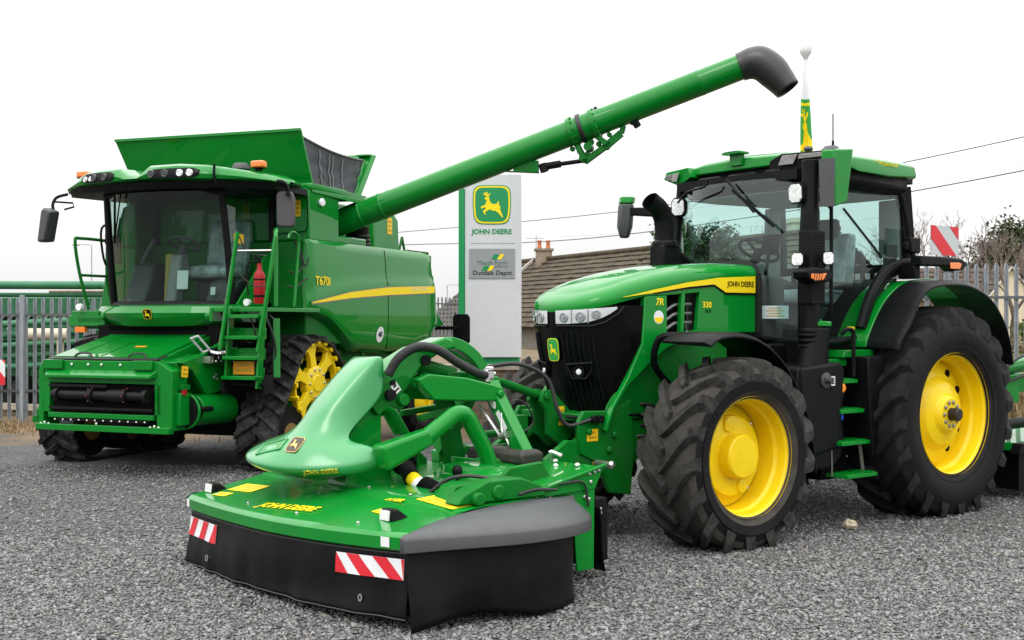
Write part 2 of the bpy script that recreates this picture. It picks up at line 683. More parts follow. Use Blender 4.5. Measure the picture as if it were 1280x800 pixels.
def arc_text(s, cx, cz, y, r, a_mid, size, parent):
    n = len(s)
    for i, ch in enumerate(s):
        if ch == ' ':
            continue
        a = a_mid - (i - (n - 1) / 2) * size * .82 / r
        rad = V((cos(a), 0, sin(a)))
        tan = V((sin(a), 0, -cos(a)))
        # seen from +y, forward is to the left
        yield ch, V((cx, y, cz)) + rad * r, tan, rad


def side_letters(s, cx, cz, y, r, a_deg, size, parent):
    objs = []
    for ch, o, u, v in arc_text(s, cx, cz, y, r, radians(180 - a_deg), size, parent):
        rad = V((-(o - V((cx, y, cz))).x, 0, (o - V((cx, y, cz))).z))
        o2 = V((cx, y, cz)) + rad
        rad = rad.normalized()
        tan = V((-rad.z, 0, rad.x)) * -1
        tan = V((rad.z * -1, 0, rad.x))
        if tan.cross(rad).y < 0:
            tan = -tan
        objs.append(text(ch, size, o2, tan, rad, SWL, parent, bold=.02, ex=.004))
    me = objs[0].data
    bm = bmesh.new()
    for o_ in objs:
        bm.from_mesh(o_.data)
    bm.to_mesh(me)
    bm.free()
    for o_ in objs[1:]:
        d = o_.data
        bpy.data.objects.remove(o_)
        bpy.data.meshes.remove(d)
    objs[0].name = 'sidewall_lettering'


side_letters('MICHELIN', 2.885, .752, 1.345, .60, 22, .075, tr)
side_letters('AXIOBIB 2', -.01, .97, 1.388, .755, 80, .085, tr)
side_letters('MICHELIN', -.01, .97, 1.388, .755, 205, .08, tr)

# chassis ----------------------------------------------------------
g = G()
g.box(-.5, 1.9, -.28, .28, .62, 1.30)
g.box(1.7, 3.6, -.25, .25, .70, 1.05)
g.lathe((0, -1.0, 1.005), (0, 1, 0), [(.19, 0), (.19, .6), (.24, .75), (.24, 1.25), (.19, 1.4), (.19, 2.0)], 24)
g.lathe((2.89, -.75, .785), (0, 1, 0), [(.2, 0), (.2, .12), (.12, .2), (.13, .65), (.13, .85), (.12, 1.3), (.2, 1.38), (.2, 1.5)], 24)
build('chassis', g, GREENM, tr, bevel=.015)
g = G()
for k_ in range(5):
    y_, z_ = .33 + .03 * (k_ % 2), .75 + .09 * k_
    g.tube([(3.5, .2, z_), (3.25, y_ + .1, z_ + .05), (2.9, y_ + .12, z_ - .05), (2.5, y_, z_ + .02)], .016, 8, sm=5)
build('hydraulic_hoses', g, HOSE, tr)

# front frame and linkage -------------------------------------------
g = G()
P = [(3.42, 1.20), (3.62, 1.12), (3.95, 1.13), (4.02, 1.02), (3.98, .78), (3.80, .70), (3.66, .44), (3.42, .40), (3.38, .8)]
for s in (-1, 1):
    g.prism(P, 'y', s * .40, s * .445)
g.box(3.42, 3.60, -.39, .39, .72, 1.09)
g.box(3.60, 3.95, -.39, .39, 1.04, 1.10)
build('front_frame', g, GREENM, tr, bevel=.008)
g = G()
for s in (-1, 1):
    g.prism([(3.66, 1.10), (3.80, 1.11), (3.92, 1.22), (3.99, 1.29), (4.09, 1.29), (4.12, 1.20), (4.06, 1.12), (4.05, .92), (3.88, .80), (3.74, .95)], 'y', s * .06, s * .10)
g.cyl((4.06, -.12, 1.24), (4.06, .12, 1.24), .03, 12)
build('top_link_bracket', g, GREENM, tr, bevel=.006)
g = G()
for s in (-1, 1):
    g.prism([(3.80, .86), (4.10, .90), (4.55, .62), (4.60, .54), (4.52, .50), (4.05, .70), (3.84, .66)], 'y', s * .36, s * .42)
    g.cyl((4.55, s * .33, .56), (4.55, s * .46, .56), .045, 14)
build_each('lift_arm', g, GREENM, tr, bevel=.006)
g = G()
for s in (-1, 1):
    g.cyl((3.72, s * .33, .98), (4.1, s * .36, .78), .045, 14)
    g.cyl((4.05, s * .355, .8), (4.3, s * .38, .70), .022, 12)
build_each('lift_cylinder', g, GREENM, tr)
g = G()
g.cyl((4.06, 0, 1.24), (4.50, .04, 1.37), .036, 14)
g.cyl((4.46, .04, 1.36), (4.74, .06, 1.43), .026, 12)
build('top_link', g, GREENM, tr)
g = G()
g.cyl((3.82, .45, .70), (3.82, .62, .70), .028, 12)
g.ball((3.82, .63, .70), .035)
bolt_pts = [(3.70, .45, 1.06), (3.62, .45, .92), (3.68, .45, .80), (3.90, .45, .96)]
build('hitch_pin', g, ZINC, tr)
bolts(bolt_pts, (0, 1, 0), .028, tr, m=GREENM, name='frame_bolts')
g = G()
for q in ((3.80, 1.06), (3.86, 1.06)):
    g.cyl((q[0], .44, q[1]), (q[0], .50, q[1]), .032, 12)
g.cyl((4.02, .30, 1.08), (3.80, .50, 1.05), .014, 8)
build('hydraulic_coupler', g, BLACKP, tr)
sticker((3.90, .102, 1.07), (-1, 0, 0), (0, 0, 1), .06, .16, tr, lines=3)
sticker((3.86, .448, .93), (-1, 0, 0), (0, 0, 1), .12, .10, tr, lines=2)
g = G()
for s_, y_ in ((0, -.16), (1, -.08)):
    g.cyl((4.28, y_, 1.02), (4.34, y_, 1.02), .035, 14)
build_each('hose_cap', g, PURP, tr)
g = G()
g.box(4.16, 4.28, -.22, -.02, .96, 1.08)
for z_ in (.92, .80):
    g.cyl((4.0, -.25, z_), (4.45, -.25, z_), .03, 10)
build('coupler_block', g, GREENM, tr, bevel=.006)
g = G()
g.tube([(4.75, .15, 1.50), (4.45, .22, 1.52), (4.22, .3, 1.40), (4.16, .36, 1.15), (4.08, .40, 1.02), (3.9, .47, 1.06)], .017, 8, sm=8)
g.tube([(4.55, .12, 1.2), (4.4, .2, 1.22), (4.3, .22, 1.05), (4.42, .2, .95)], .007, 6, sm=8)
build_each('hose', g, HOSE, tr)

# hood -------------------------------------------------------------
ZT = [(1.89, 2.405), (1.9, 2.405), (2.3, 2.40), (2.78, 2.37), (3.15, 2.31), (3.46, 2.235), (3.75, 2.14), (3.9, 2.075), (4.0, 2.01)]
ZS = [(1.89, 2.29), (1.9, 2.29), (2.3, 2.275), (2.78, 2.215), (3.15, 2.15), (3.46, 2.085), (3.75, 2.02), (3.9, 1.985), (4.0, 1.965)]
CONT = [(1.89, .5), (2.6, .505), (3.2, .503), (3.45, .498), (3.60, .485), (3.70, .455), (3.785, .40), (3.86, .30), (3.91, .17), (3.93, 0)]


def cont_pt(t):
    """plan contour of the nose, t 0 rear .. 1 centre front"""
    k_ = t * (len(CONT) - 1)
    i = min(int(k_), len(CONT) - 2)
    f = k_ - i
    return lerp(CONT[i][0], CONT[i + 1][0], f), lerp(CONT[i][1], CONT[i + 1][1], f)


g = G()
grid = []
cs = catmull([(a, b, 0) for a, b in CONT], 4)
full = [(p.x, p.y) for p in cs] + [(p.x, -p.y) for p in cs[:-1][::-1]]
for sc, lift in ((1.0, 0), (.985, .35), (.93, .62), (.82, .80), (.72, .83), (.69, .90), (.55, .955), (.25, 1.0), (0.0, 1.0)):
    row = []
    for x, y in full:
        xs = 1.89 + (x - 1.89) * (1 - (1 - sc) * .30 * max(0, (x - 2.2) / 1.7)) if x > 2.2 else x
        zs, zt = interp(ZS, x), interp(ZT, xs)
        fr = max(0, min(1, (x - 3.3) / .6))
        row.append((xs, y * sc, lerp(zs, max(zt, zs), lift)))
    grid.append(row)
grid.insert(0, [(x * 1.0 - .004, y * .985, interp(ZS, x) - .035) for x, y in full])
g.sheet(grid)
build('hood', g, GREEN, tr, sharp=38)
g = G()
SEALP = [(y, z) for y, z in ((.515, 1.77), (.515, 2.29), (.46, 2.385), (.3, 2.415), (0, 2.42))]
SEALP = SEALP + [(-y, z) for y, z in SEALP[:-1][::-1]]
for a, b in zip(SEALP, SEALP[1:]):
    g.beam((1.875, *a), (1.875, *b), .04, .035, up=(1, 0, 0))
build('hood_seal', g, HOSE, tr)
# side panel of the hood (both sides), with the louvre opening left clear
for s in (1, -1):
    g = G()
    yo, yi = s * .497, s * .45
    g.prism([(1.9, 2.285), (1.9, 1.765), (2.25, 1.765), (2.55, 1.755), (2.68, 1.75), (2.62, 2.235), (2.3, 2.27)], 'y', yi, yo)
    g.prism([(2.62, 2.235), (2.635, 2.12), (3.04, 2.09), (3.32, 2.08), (3.30, 2.12), (2.8, 2.21)], 'y', yi, yo)
    g.prism([(3.05, 2.09), (3.05, 1.755), (2.66, 1.79), (2.68, 1.71), (2.86, 1.69), (3.04, 1.64), (3.28, 1.49), (3.50, 1.33), (3.66, 1.14), (3.74, .95), (3.77, .97), (3.68, 1.16), (3.50, 1.40), (3.34, 1.68), (3.315, 2.075)], 'y', yi, s * .502)
    for xa, xb in ((2.855, 2.87), ):
        g.prism([(xa - .02, 1.77), (xb + .01, 1.77), (xb - .01, 2.12), (xa - .04, 2.12)], 'y', yi, yo)
    build('side_panel', g, GREEN, tr, bevel=.006)
    g = G()
    g.prism([(2.66, 1.76), (3.06, 1.72), (3.04, 2.11), (2.63, 2.13)], 'y', s * .32, s * .34)
    build('louvre', g, DARK, tr)
    g = G()
    for z_ in (1.82, 1.90, 1.98):
        g.tube([(3.02, s * .42, z_ - .04), (2.95, s * .43, z_), (2.88, s * .44, z_ + .03), (2.68, s * .43, z_ + .035)], .016, 8, sm=4)
    build('pipe', g, mat('grey_pipe', (.18, .18, .18), .35, metal=.6), tr)
    # green wheel-arch wall set deeper
    g = G()
    g.prism([(2.2, 1.78), (2.9, 1.72), (3.28, 1.52), (3.5, 1.36), (3.66, 1.16), (3.72, .98), (3.66, .70), (3.60, .42), (3.42, .40), (3.36, .66), (3.15, .80), (2.9, .92), (2.2, 1.0)], 'y', s * .39, s * .42)
    build('inner_arch', g, GREENM, tr, bevel=.006)
    g = G()
    g.beam((3.70, s * .4215, 1.0), (3.0, s * .4215, 1.06), .004, .012)
    build('arch_seam', g, DARK, tr)
    # stripe
    g = G()
    y1 = s * .507
    top = [(3.56, 2.066), (3.2, 2.137), (2.8, 2.205), (2.4, 2.255), (1.91, 2.278)]
    bot = [(1.91, 2.125), (2.31, 2.125), (2.46, 2.195), (2.8, 2.165), (3.2, 2.11)]
    g.prism(top + bot, 'y', s * .49, y1)
    build('stripe', g, YDEC, tr, flat=True)
    g = G()
    g.prism([(1.905, 2.122), (2.312, 2.122), (2.462, 2.192), (2.8, 2.162), (3.2, 2.107), (3.2, 2.098), (2.8, 2.148), (2.452, 2.176), (2.305, 2.106), (1.905, 2.106)], 'y', s * .49, s * .5065)
    build('stripe_edge', g, BLK, tr, flat=True)
text('JOHN DEERE', .068, (2.11, .5075, 2.20), (-1, 0, 0), (0, 0, 1), BLK, tr, bold=.022, sx=.92)
text('7R', .085, (3.14, .503, 2.03), (-1, 0, 0), (0, 0, 1), YDEC, tr, bold=.02, shear=.15)
text('330', .07, (2.545, .498, 2.01), (-1, 0, 0), (0, 0, 1), YDEC, tr, bold=.03, sx=1.1)
text('DLX', .04, (2.53, .498, 1.955), (-1, 0, 0), (0, 0, 1), BLK, tr, bold=.02)
g = G()
g.lathe((3.15, .502, 1.90), (0, 1, 0), [(.058, 0), (.058, .002), (.001, .002)], 28)
g.mi = 1
g.prism([(3.15 + .05 * cos(a), 1.90 + .05 * sin(a)) for a in [pi + pi * k_ / 12 for k_ in range(13)]], 'y', .503, .506)
build('round_sticker', g, [WHITE, YDEC], tr, flat=True)

# grille -----------------------------------------------------------
ct = catmull([(a, b, 0) for a, b in CONT[2:]], 6)
front = [(p.x, p.y) for p in ct] + [(p.x, -p.y) for p in ct[:-1][::-1]]


def gx(z):
    t = max(0, (1.98 - z) / .9)
    return -.21 * t * t


def gpt(i, z, out=0):
    """point on the grille surface at column i (float), height z, pushed out by out"""
    i = max(0, min(len(front) - 1.001, i))
    a = int(i)
    f = i - a
    p = V((lerp(front[a][0], front[a + 1][0], f), lerp(front[a][1], front[a + 1][1], f), 0))
    d = V((front[a + 1][0] - front[a][0], front[a + 1][1] - front[a][1], 0)).normalized()
    n = V((-d.y, d.x, 0))
    if n.dot(p - V((3.0, 0, 0))) < 0:
        n = -n
    k_ = 1 - .07 * max(0, (1.98 - z) / .9)
    return V((p.x + gx(z), p.y * k_, z)) + n * out


def col_of_y(y):
    for i in range(len(front) - 1):
        if front[i][1] >= y >= front[i + 1][1]:
            d = front[i][1] - front[i + 1][1]
            return i + ((front[i][1] - y) / d if d > 1e-6 else 0)
    return 0


g = G()
nf = len(front)
rows = [2.0, 1.9, 1.8, 1.7, 1.6, 1.5, 1.4, 1.3, 1.2, 1.12, 1.075]


def istart(z):
    """first column of the grille at height z: its rear edge sweeps forward to the foot"""
    xe = interp([(1.0, 3.70), (1.18, 3.64), (1.30, 3.54), (1.40, 3.45), (1.52, 3.35), (1.67, 3.28), (1.75, 3.2), (2.1, 3.2)], z)
    i = 0
    while i < nf // 2 - 1 and gpt(i, z).x < xe - .03:
        i += .25
    return i


gi = [[lerp(istart(z), nf - 1 - istart(z), k_ / 60) for k_ in range(61)] for z in rows]
g.sheet([[gpt(i, z, -.008) for i in r_] for z, r_ in zip(rows, gi)])
g.loft([[gpt(i, 1.075, -.008) for i in gi[-1]], [gpt(i, 1.08, -.2) for i in gi[-1]]], closed=False)
build('grille', g, BLACKG, tr, sharp=50)
g = G()     # vertical ribs and lower trim
for y_ in [-.43, -.40, -.36, -.31, -.27, -.23, .12, .17, .22, .27, .31, .35, .38]:
    c = col_of_y(y_)
    for za, zb in ((1.77, 1.62), (1.62, 1.42), (1.42, 1.22), (1.22, 1.10)):
        g.beam(gpt(c, za, -.004), gpt(c, zb, -.004), .010, .014, up=(1, 0, 0))
g.tube([gpt(i, 1.075, -.004) for i in range(9, nf - 9)], .014, 8)
for s in (1, -1):
    g.tube([gpt(c, 1.825 + .0 * c, .0) for c in [col_of_y(s * y_) for y_ in (.07, .15, .25, .33, .38)]] + [gpt(col_of_y(s * .45), 1.86, .0), gpt(col_of_y(s * .485), 1.93, .0), gpt(col_of_y(s * .492), 1.99, .0)], .012, 8)
build('grille_ribs', g, BLACKP, tr)
for s in (1, -1):
    ys = [.055, .12, .19, .26, .32, .37, .41, .44, .465, .482]
    lo = [1.845, 1.845, 1.845, 1.85, 1.855, 1.865, 1.88, 1.90, 1.93, 1.968]
    hi = [1.955, 1.957, 1.96, 1.963, 1.966, 1.970, 1.974, 1.978, 1.982, 1.986]
    g = G()
    g.sheet([[gpt(col_of_y(s * y_), lerp(l_, h_, t), .002) for y_, l_, h_ in zip(ys, lo, hi)] for t in (0, .25, .5, .75, 1)])
    hl = build('headlight', g, CHROME, tr, sharp=60)
    g = G()
    for y_, z_, r in ((.15, 1.90, .043), (.30, 1.905, .045), (.405, 1.925, .04)):
        c = col_of_y(s * y_)
        n = (gpt(c, z_, .1) - gpt(c, z_, 0)).normalized()
        g.lathe(gpt(c, z_, .003), n, [(r, 0), (r, .006), (r * .8, .009), (r * .75, .004), (r * .35, .004), (r * .3, .012), (.001, .012)], 20)
    for y_ in (.225, .355):
        c = col_of_y(s * y_)
        g.beam(gpt(c, 1.85, .003), gpt(c, 1.965, .003), .008, .008, up=(1, 0, 0))
    build('projector', g, mat('projector_lens', (.42, .44, .45), .15, metal=.7), hl)
    g = G()
    g.sheet([[gpt(col_of_y(s * y_), lerp(l_, h_, t), .014) for y_, l_, h_ in zip(ys, lo, hi)] for t in (0, .33, .66, 1)])
    build('lens', g, glass_mat('headlight_glass', (.93, .94, .95)), hl)
    # fog lamp pocket
    g = G()
    cy_ = [(s * .13, 1.50), (s * .36, 1.52), (s * .34, 1.44), (s * .29, 1.385), (s * .17, 1.385)]
    P = [gpt(col_of_y(a), b, .012) for a, b in cy_]
    g.tube(P + [P[0]], .013, 8)
    c = col_of_y(s * .235)
    n = (gpt(c, 1.44, .1) - gpt(c, 1.44, 0)).normalized()
    g.lathe(gpt(c, 1.44, -.004), n, [(.055, 0), (.055, .012), (.045, .012), (.04, .004)], 20)
    fl = build('fog_light', g, BLACKP, tr)
    g = G()
    g.lathe(gpt(c, 1.44, .002), n, [(.026, 0), (.02, .01), (.001, .013)], 16)
    build('lens', g, LENS, fl)
emblem(gpt(col_of_y(0), 1.625, .003), (0, 1, 0), (.12, 0, 1), .145, .20, tr, bg=mat('emblem_green', (.02, .32, .05), .4))

# engine stacks -----------------------------------------------------
g = G()
g.box(1.90, 2.15, -.64, -.44, 2.30, 2.62)
g.prism([(1.92, 2.30), (1.60, 2.30), (1.66, 2.44), (1.92, 2.60)], 'y', -.60, -.48)
st = build('exhaust_stack', g, BLACKP, tr, bevel=.03, seg=3)
g = G()
g.lathe((2.03, -.54, 2.60), (0, 0, 1), [(.125, 0), (.128, .03), (.118, .05), (.10, .06)], 24)
g.tube([(2.03, -.54, 2.62), (2.03, -.54, 2.76), (2.05, -.54, 2.88), (2.12, -.54, 2.97), (2.22, -.545, 3.035)], [.098, .098, .098, .097, .094], 20, sm=5, cap=False)
g.tube([(2.24, -.545, 3.04), (2.12, -.54, 2.96), (2.04, -.54, 2.85)], [.085, .086, .086], 16, cap=False)
build('exhaust_pipe', g, BLACKP, st)
g = G()
g.box(1.56, 1.76, .88, 1.02, 2.02, 2.68)
g.lathe((1.66, .93, 2.66), (0, 0, 1), [(.085, 0), (.085, .2), (.075, .25), (.075, .66)], 20)
g.lathe((1.66, .93, 1.45), (0, 0, 1), [(.085, 0), (.085, .3), (.095, .31), (.095, .34), (.085, .35), (.085, .60)], 20)
for k_ in range(3):
    g.lathe((1.66, .93, 1.62 + .05 * k_), (0, 0, 1), [(.086, 0), (.10, .01), (.10, .03), (.086, .04)], 20)
build('air_intake_stack', g, BLACKP, tr, bevel=.018)
g = G()
for i in range(9):
    for j in range(24):
        x_, z_ = 1.575 + i * .0205, 2.06 + j * .025
        g.box(x_, x_ + .010, 1.018, 1.0215, z_, z_ + .012)
build('stack_louvres', g, DARK, tr, flat=True)

# cab ---------------------------------------------------------------
# floor/lower body
g = G()
g.box(.35, 1.85, -.62, .62, 1.30, 1.66)
g.prism([(.2, 1.35), (1.6, 1.35), (1.62, 1.70), (.78, 1.72), (.4, 2.1), (.1, 2.3)], 'y', -.78, .78)
build('cab_base', g, BLACKP, tr, bevel=.02)
g = G()
g.prism([(1.15, 1.45), (1.62, 1.45), (1.62, 1.52), (1.15, 1.52)], 'y', .74, .95)
g.prism([(.80, 1.53), (1.28, 1.53), (1.24, 1.60), (.80, 1.60)], 'y', .80, 1.0)
build('cab_step_plate', g, GREEN, tr, bevel=.008)
# frame posts
fr = G()
post = [(1.60, .80, 1.66), (1.62, .82, 2.4), (1.52, .80, 3.22)]
for s in (1, -1):
    fr.tube([(x, y * s, z) for x, y, z in post], [.045, .045, .05], 8, sm=4)
    # rear post of the cab and roof rail
    fr.tube([(.74, .80 * s, 1.72), (.56, .81 * s, 2.02), (.34, .82 * s, 2.30), (.02, .82 * s, 2.40), (-.02, .82 * s, 2.62), (.02, .81 * s, 2.9), (.10, .79 * s, 3.12), (.30, .78 * s, 3.19), (1.0, .78 * s, 3.22), (1.52, .80 * s, 3.22)], .038, 8, sm=3)
    fr.tube([(.74, .80 * s, 1.72), (1.1, .81 * s, 1.67), (1.60, .80 * s, 1.66)], .03, 8)
    fr.beam((-.05, .80 * s, 2.36), (.02, .78 * s, 3.2), .09, .13)
fr.beam((1.60, -.76, 3.22), (1.60, .76, 3.22), .07, .09)
fr.beam((.0, -.78, 3.17), (.0, .78, 3.17), .08, .08)
fr.beam((-.05, -.78, 2.40), (-.05, .78, 2.40), .08, .08)
build('cab_frame', fr, BLACKP, tr, sharp=45)
# curved rear mudguard moulding at the glass foot
g = G()
g.tube([(.80, .85, 1.80), (.66, .86, 2.10), (.44, .86, 2.33), (.18, .86, 2.42), (-.06, .85, 2.45)], .055, 10, sm=5)
build('door_seal_moulding', g, BLACKP, tr)
# glazing
g = G()
n_ = 10
wind = []
for k_ in range(n_ + 1):
    a = -1 + 2 * k_ / n_
    y_ = a * .78
    bulge = .26 * (1 - a * a)
    wind.append([(1.62 + bulge * .85, y_, 1.72 if abs(a) > .62 else 2.30), (1.62 + bulge, y_, 2.5), (1.58 + bulge * .9, y_, 2.85), (1.52 + bulge * .8, y_, 3.2)])
g.sheet(wind, (-.006, 0, 0))
build('windscreen', g, GLASS, tr, sharp=60)
for s in (1, -1):
    g = G()
    g.prism([(1.56, 1.70), (1.08, 1.70), (.78, 1.74), (.60, 2.03), (.38, 2.31), (.04, 2.42), (.02, 2.62), (.05, 2.9), (.12, 3.10), (.3, 3.16), (1.48, 3.18), (1.57, 2.4)], 'y', s * .800, s * .806)
    dr = build('door_glass', g, GLASS, tr, flat=True)
g = G()
g.prism([(-.76, 2.44), (.76, 2.44), (.74, 3.14), (-.74, 3.14)], 'x', -.03, -.024)
build('rear_window', g, GLASS, tr, flat=True)
g = G()
g.tube([(1.44, .84, 3.02), (1.36, .90, 3.04), (1.33, .91, 2.97), (1.33, .91, 2.2), (1.33, .90, 1.86), (1.33, .83, 1.82)], .018, 8, sm=3)
build('grab_rail', g, BLACKP, tr)
g = G()
g.tube([(1.33, 1.02, 1.74), (1.30, 1.05, 1.79), (1.22, 1.06, 1.78), (1.20, 1.06, 1.70), (1.20, 1.06, 1.36)], .02, 8, sm=4)
build('step_rail', g, BLACKP, tr)
# wipers
g = G()
g.beam((1.80, .05, 3.22), (1.90, .48, 2.87), .018, .018)
g.beam((1.88, .20, 3.10), (1.86, .68, 2.73), .012, .028)
g.tube([(1.70, -.68, 3.06), (1.80, -.45, 3.14), (1.83, -.2, 3.17), (1.83, -.15, 3.24)], .012, 6, sm=4)
build('wiper', g, BLACKP, tr)
g = G()
g.beam((1.02, .815, 2.93), (.42, .815, 2.49), .012, .02)
build('side_wiper', g, BLACKP, tr)
# roof
SMOKE = mat('smoked_lens', (.22, .21, .205), rough=.2, coat=1, noise=.3, nscale=30)
g = G()
RP = [(1.47, -1.0), (1.51, -.55), (1.52, 0), (1.51, .55), (1.47, 1.02), (1.10, 1.05), (.55, 1.0), (.06, .96), (-.06, .86), (-.10, 0), (-.06, -.86), (.06, -.96), (.55, -1.0), (1.10, -1.05)]


def rz(x, y):
    return .075 * min(1, max(0, 1 - (y / 1.05) ** 2)) - .02 * abs(x - .8)


g.loft([[(x, y, 3.245 + (.095 if x > 1.2 else .0) + .03 * (x < .2)) for x, y in RP], [(x, y, 3.30 + (.06 if x > 1.2 else 0)) for x, y in RP], [(x * .99 + .01, y * .985, 3.385 + rz(x, y)) for x, y in RP], [(.1 + (x - .1) * .95, y * .93, 3.42 + rz(x, y)) for x, y in RP], [(.1 + (x - .1) * .6, y * .5, 3.445 + .03) for x, y in RP]])
build('roof', g, GREEN, tr, bevel=.012, sharp=30)
g = G()
RU = [(1.38, -.94), (1.43, -.5), (1.44, 0), (1.43, .5), (1.38, .95), (1.0, .97), (.5, .92), (.05, .86), (-.05, .7), (-.05, -.7), (.05, -.86), (.5, -.92), (1.0, -.97)]
g.loft([[(.2 + (x - .2) * .93, y * .90, 3.10) for x, y in RU], [(x, y, 3.17) for x, y in RU], [(x, y, 3.36) for x, y in RU]])
for y0_, y1_ in ((-.55, -.25), (-.15, .2), (.3, .5)):
    g.box(1.40, 1.56, y0_, y1_, 3.17, 3.30)
build('roof_lining', g, BLACKP, tr, bevel=.02)
g = G()
g.prism([(.05, -.72), (1.45, -.74), (1.52, 0), (1.45, .74), (.05, .72)], 'z', 3.085, 3.098)
g.prism([(.10, 1.75), (.34, 1.75), (.26, 3.08), (.08, 3.08)], 'y', -.775, -.70)
g.prism([(.02, .50), (.02, .76), (.06, .76), (.06, .56)], 'z', 2.5, 3.08)
build('headliner', g, mat('headliner_grey', (.30, .32, .31), .8), tr, bevel=.02)
text('SERVICEADVISOR', .05, (.62, 1.005, 3.36), (-1, 0, 0), (0, .2, 1), YDEC, tr, bold=.01)
# corner lamp pods of the roof
for s in (1, -1):
    g = G()
    if s > 0:
        g.slab([(1.54, .36, 3.38), (1.54, .50, 3.435), (1.50, 1.02, 3.42), (1.49, 1.03, 3.26), (1.53, .34, 3.24)], (-.06, 0, 0))
    else:
        g.slab([(1.58, -.66, 3.42), (1.52, -1.02, 3.41), (1.49, -1.09, 3.34), (1.54, -.82, 3.25), (1.58, -.62, 3.32)], (-.12, 0, 0))
    pod = build('lamp_pod', g, BLACKP if s > 0 else GREEN, tr, bevel=.006)
    g = G()
    if s > 0:
        P = [(1.545, .52, 3.415), (1.535, .69, 3.41), (1.535, .64, 3.325), (1.545, .47, 3.325)]
        Q = [(1.535, .71, 3.41), (1.51, 1.0, 3.405), (1.505, 1.0, 3.365), (1.535, .69, 3.365)]
        g.slab(P, (.012, .004, 0))
        g.slab(Q, (.012, .004, 0))
    else:
        g.slab([(1.575, -.78, 3.38), (1.555, -.89, 3.38), (1.55, -.91, 3.30), (1.565, -.82, 3.29)], (.012, 0, 0))
        g.slab([(1.55, -.91, 3.38), (1.52, -1.03, 3.37), (1.52, -1.0, 3.32), (1.545, -.91, 3.315)], (.012, 0, 0))
    build('roof_lamp', g, SMOKE, pod, bevel=.004)
g = G()
g.box(1.50, 1.55, -.13, .02, 3.38, 3.49)
g.box(1.48, 1.62, -.17, .06, 3.485, 3.51)
br = build('receiver_bracket', g, GREEN, tr, bevel=.005)
g = G()
g.box(1.56, 1.625, -.14, .03, 3.511, 3.53)
build('reflective_strip', g, CHROME, br)
g = G()
g.lathe((.95, .62, 3.47), (0, 0, 1), [(.10, 0), (.095, .04), (.06, .075), (.001, .085)], 20)
build('gps_dome', g, GREYP, tr)
g = G()
g.cyl((.92, .62, 3.54), (.92, .62, 3.86), .006, 8)
g.cyl((.92, .62, 3.53), (.92, .62, 3.60), .012, 8)
build('antenna', g, BLACKP, tr)
g = G()
g.ball((1.42, .72, 3.465), .045, .045, .03)
build('roof_knob', g, GREYP, tr)
g = G()
g.box(-.16, -.06, .60, .78, 3.24, 3.31)
build('rear_roof_lamp', g, BLACKP, tr, bevel=.01)
# left mirror with green back, right mirror with green cap
g = G()
g.loft([[(1.66, 1.06, 2.885), (1.60, 1.15, 2.885), (1.42, 1.16, 2.94), (1.47, 1.06, 2.94)], [(1.65, 1.04, 3.40), (1.60, 1.15, 3.40), (1.33, 1.16, 3.43), (1.38, 1.02, 3.44)]])
mr = build('mirror', g, GREEN, tr, bevel=.015)
g = G()
g.slab([(1.672, 1.05, 2.89), (1.662, 1.03, 3.32), (1.605, 1.16, 3.32), (1.61, 1.16, 2.89)], (.02, .012, 0))
build('mirror_face', g, GREYP, mr)
g = G()
g.tube([(1.55, .85, 3.2), (1.50, .93, 3.24), (1.38, 1.02, 3.25)], .035, 8, sm=4)
g.tube([(1.55, .85, 2.96), (1.45, .93, 2.98), (1.42, .97, 2.9)], .018, 8, sm=4)
build_each('mirror_arm', g, BLACKP, tr)
g = G()
mc = [(1.84, -1.40), (1.74, -1.33), (1.66, -1.37), (1.68, -1.47), (1.78, -1.50)]
g.loft([[(lerp(1.76, x, .6), lerp(-1.41, y, .6), 2.74) for x, y in mc], [(x, y, 2.86) for x, y in mc], [(x - .02, y, 3.10) for x, y in mc]])
mr = build('mirror', g, GREYP, tr, bevel=.02, label='grey mirror with green cap on the far side')
g = G()
g.loft([[(x - .02, y, 3.102) for x, y in mc], [(x - .04, y * 1.0, 3.175) for x, y in mc]])
build('mirror_cap', g, GREEN, mr, bevel=.012)
g = G()
g.beam((1.58, -.86, 2.98), (1.70, -1.40, 3.02), .10, .11, h2=.08)
build('mirror_arm', g, BLACKP, tr, bevel=.015)


def work_light(o, n, w, h, parent, dep=.09):
    o, n = V(o), V(n).normalized()
    u = n.cross(V((0, 0, 1))).normalized()
    v = u.cross(n)
    P = [(-.5, -.3), (-.3, -.5), (.3, -.5), (.5, -.3), (.5, .3), (.3, .5), (-.3, .5), (-.5, .3)]
    g = G()
    g.loft([[o + u * a * w * .7 + v * b * h * .7 - n * dep for a, b in P], [o + u * a * w + v * b * h - n * dep * .5 for a, b in P], [o + u * a * w + v * b * h for a, b in P]])
    ob = build('work_light', g, BLACKP, parent, bevel=.006)
    g = G()
    g.loft([[o + u * a * w * .86 + v * b * h * .86 for a, b in P], [o + u * a * w * .84 + v * b * h * .84 + n * .008 for a, b in P]])
    build('lens', g, LENS, ob)
    g = G()
    for a, b in ((0, .22), (-.2, -.2), (.2, -.2)):
        g.lathe(o + u * a * w + v * b * h + n * .008, n, [(w * .13, 0), (w * .13, .003), (w * .05, .003), (.001, .002)], 12)
    build('bulb', g, CHROME, ob)
    return ob


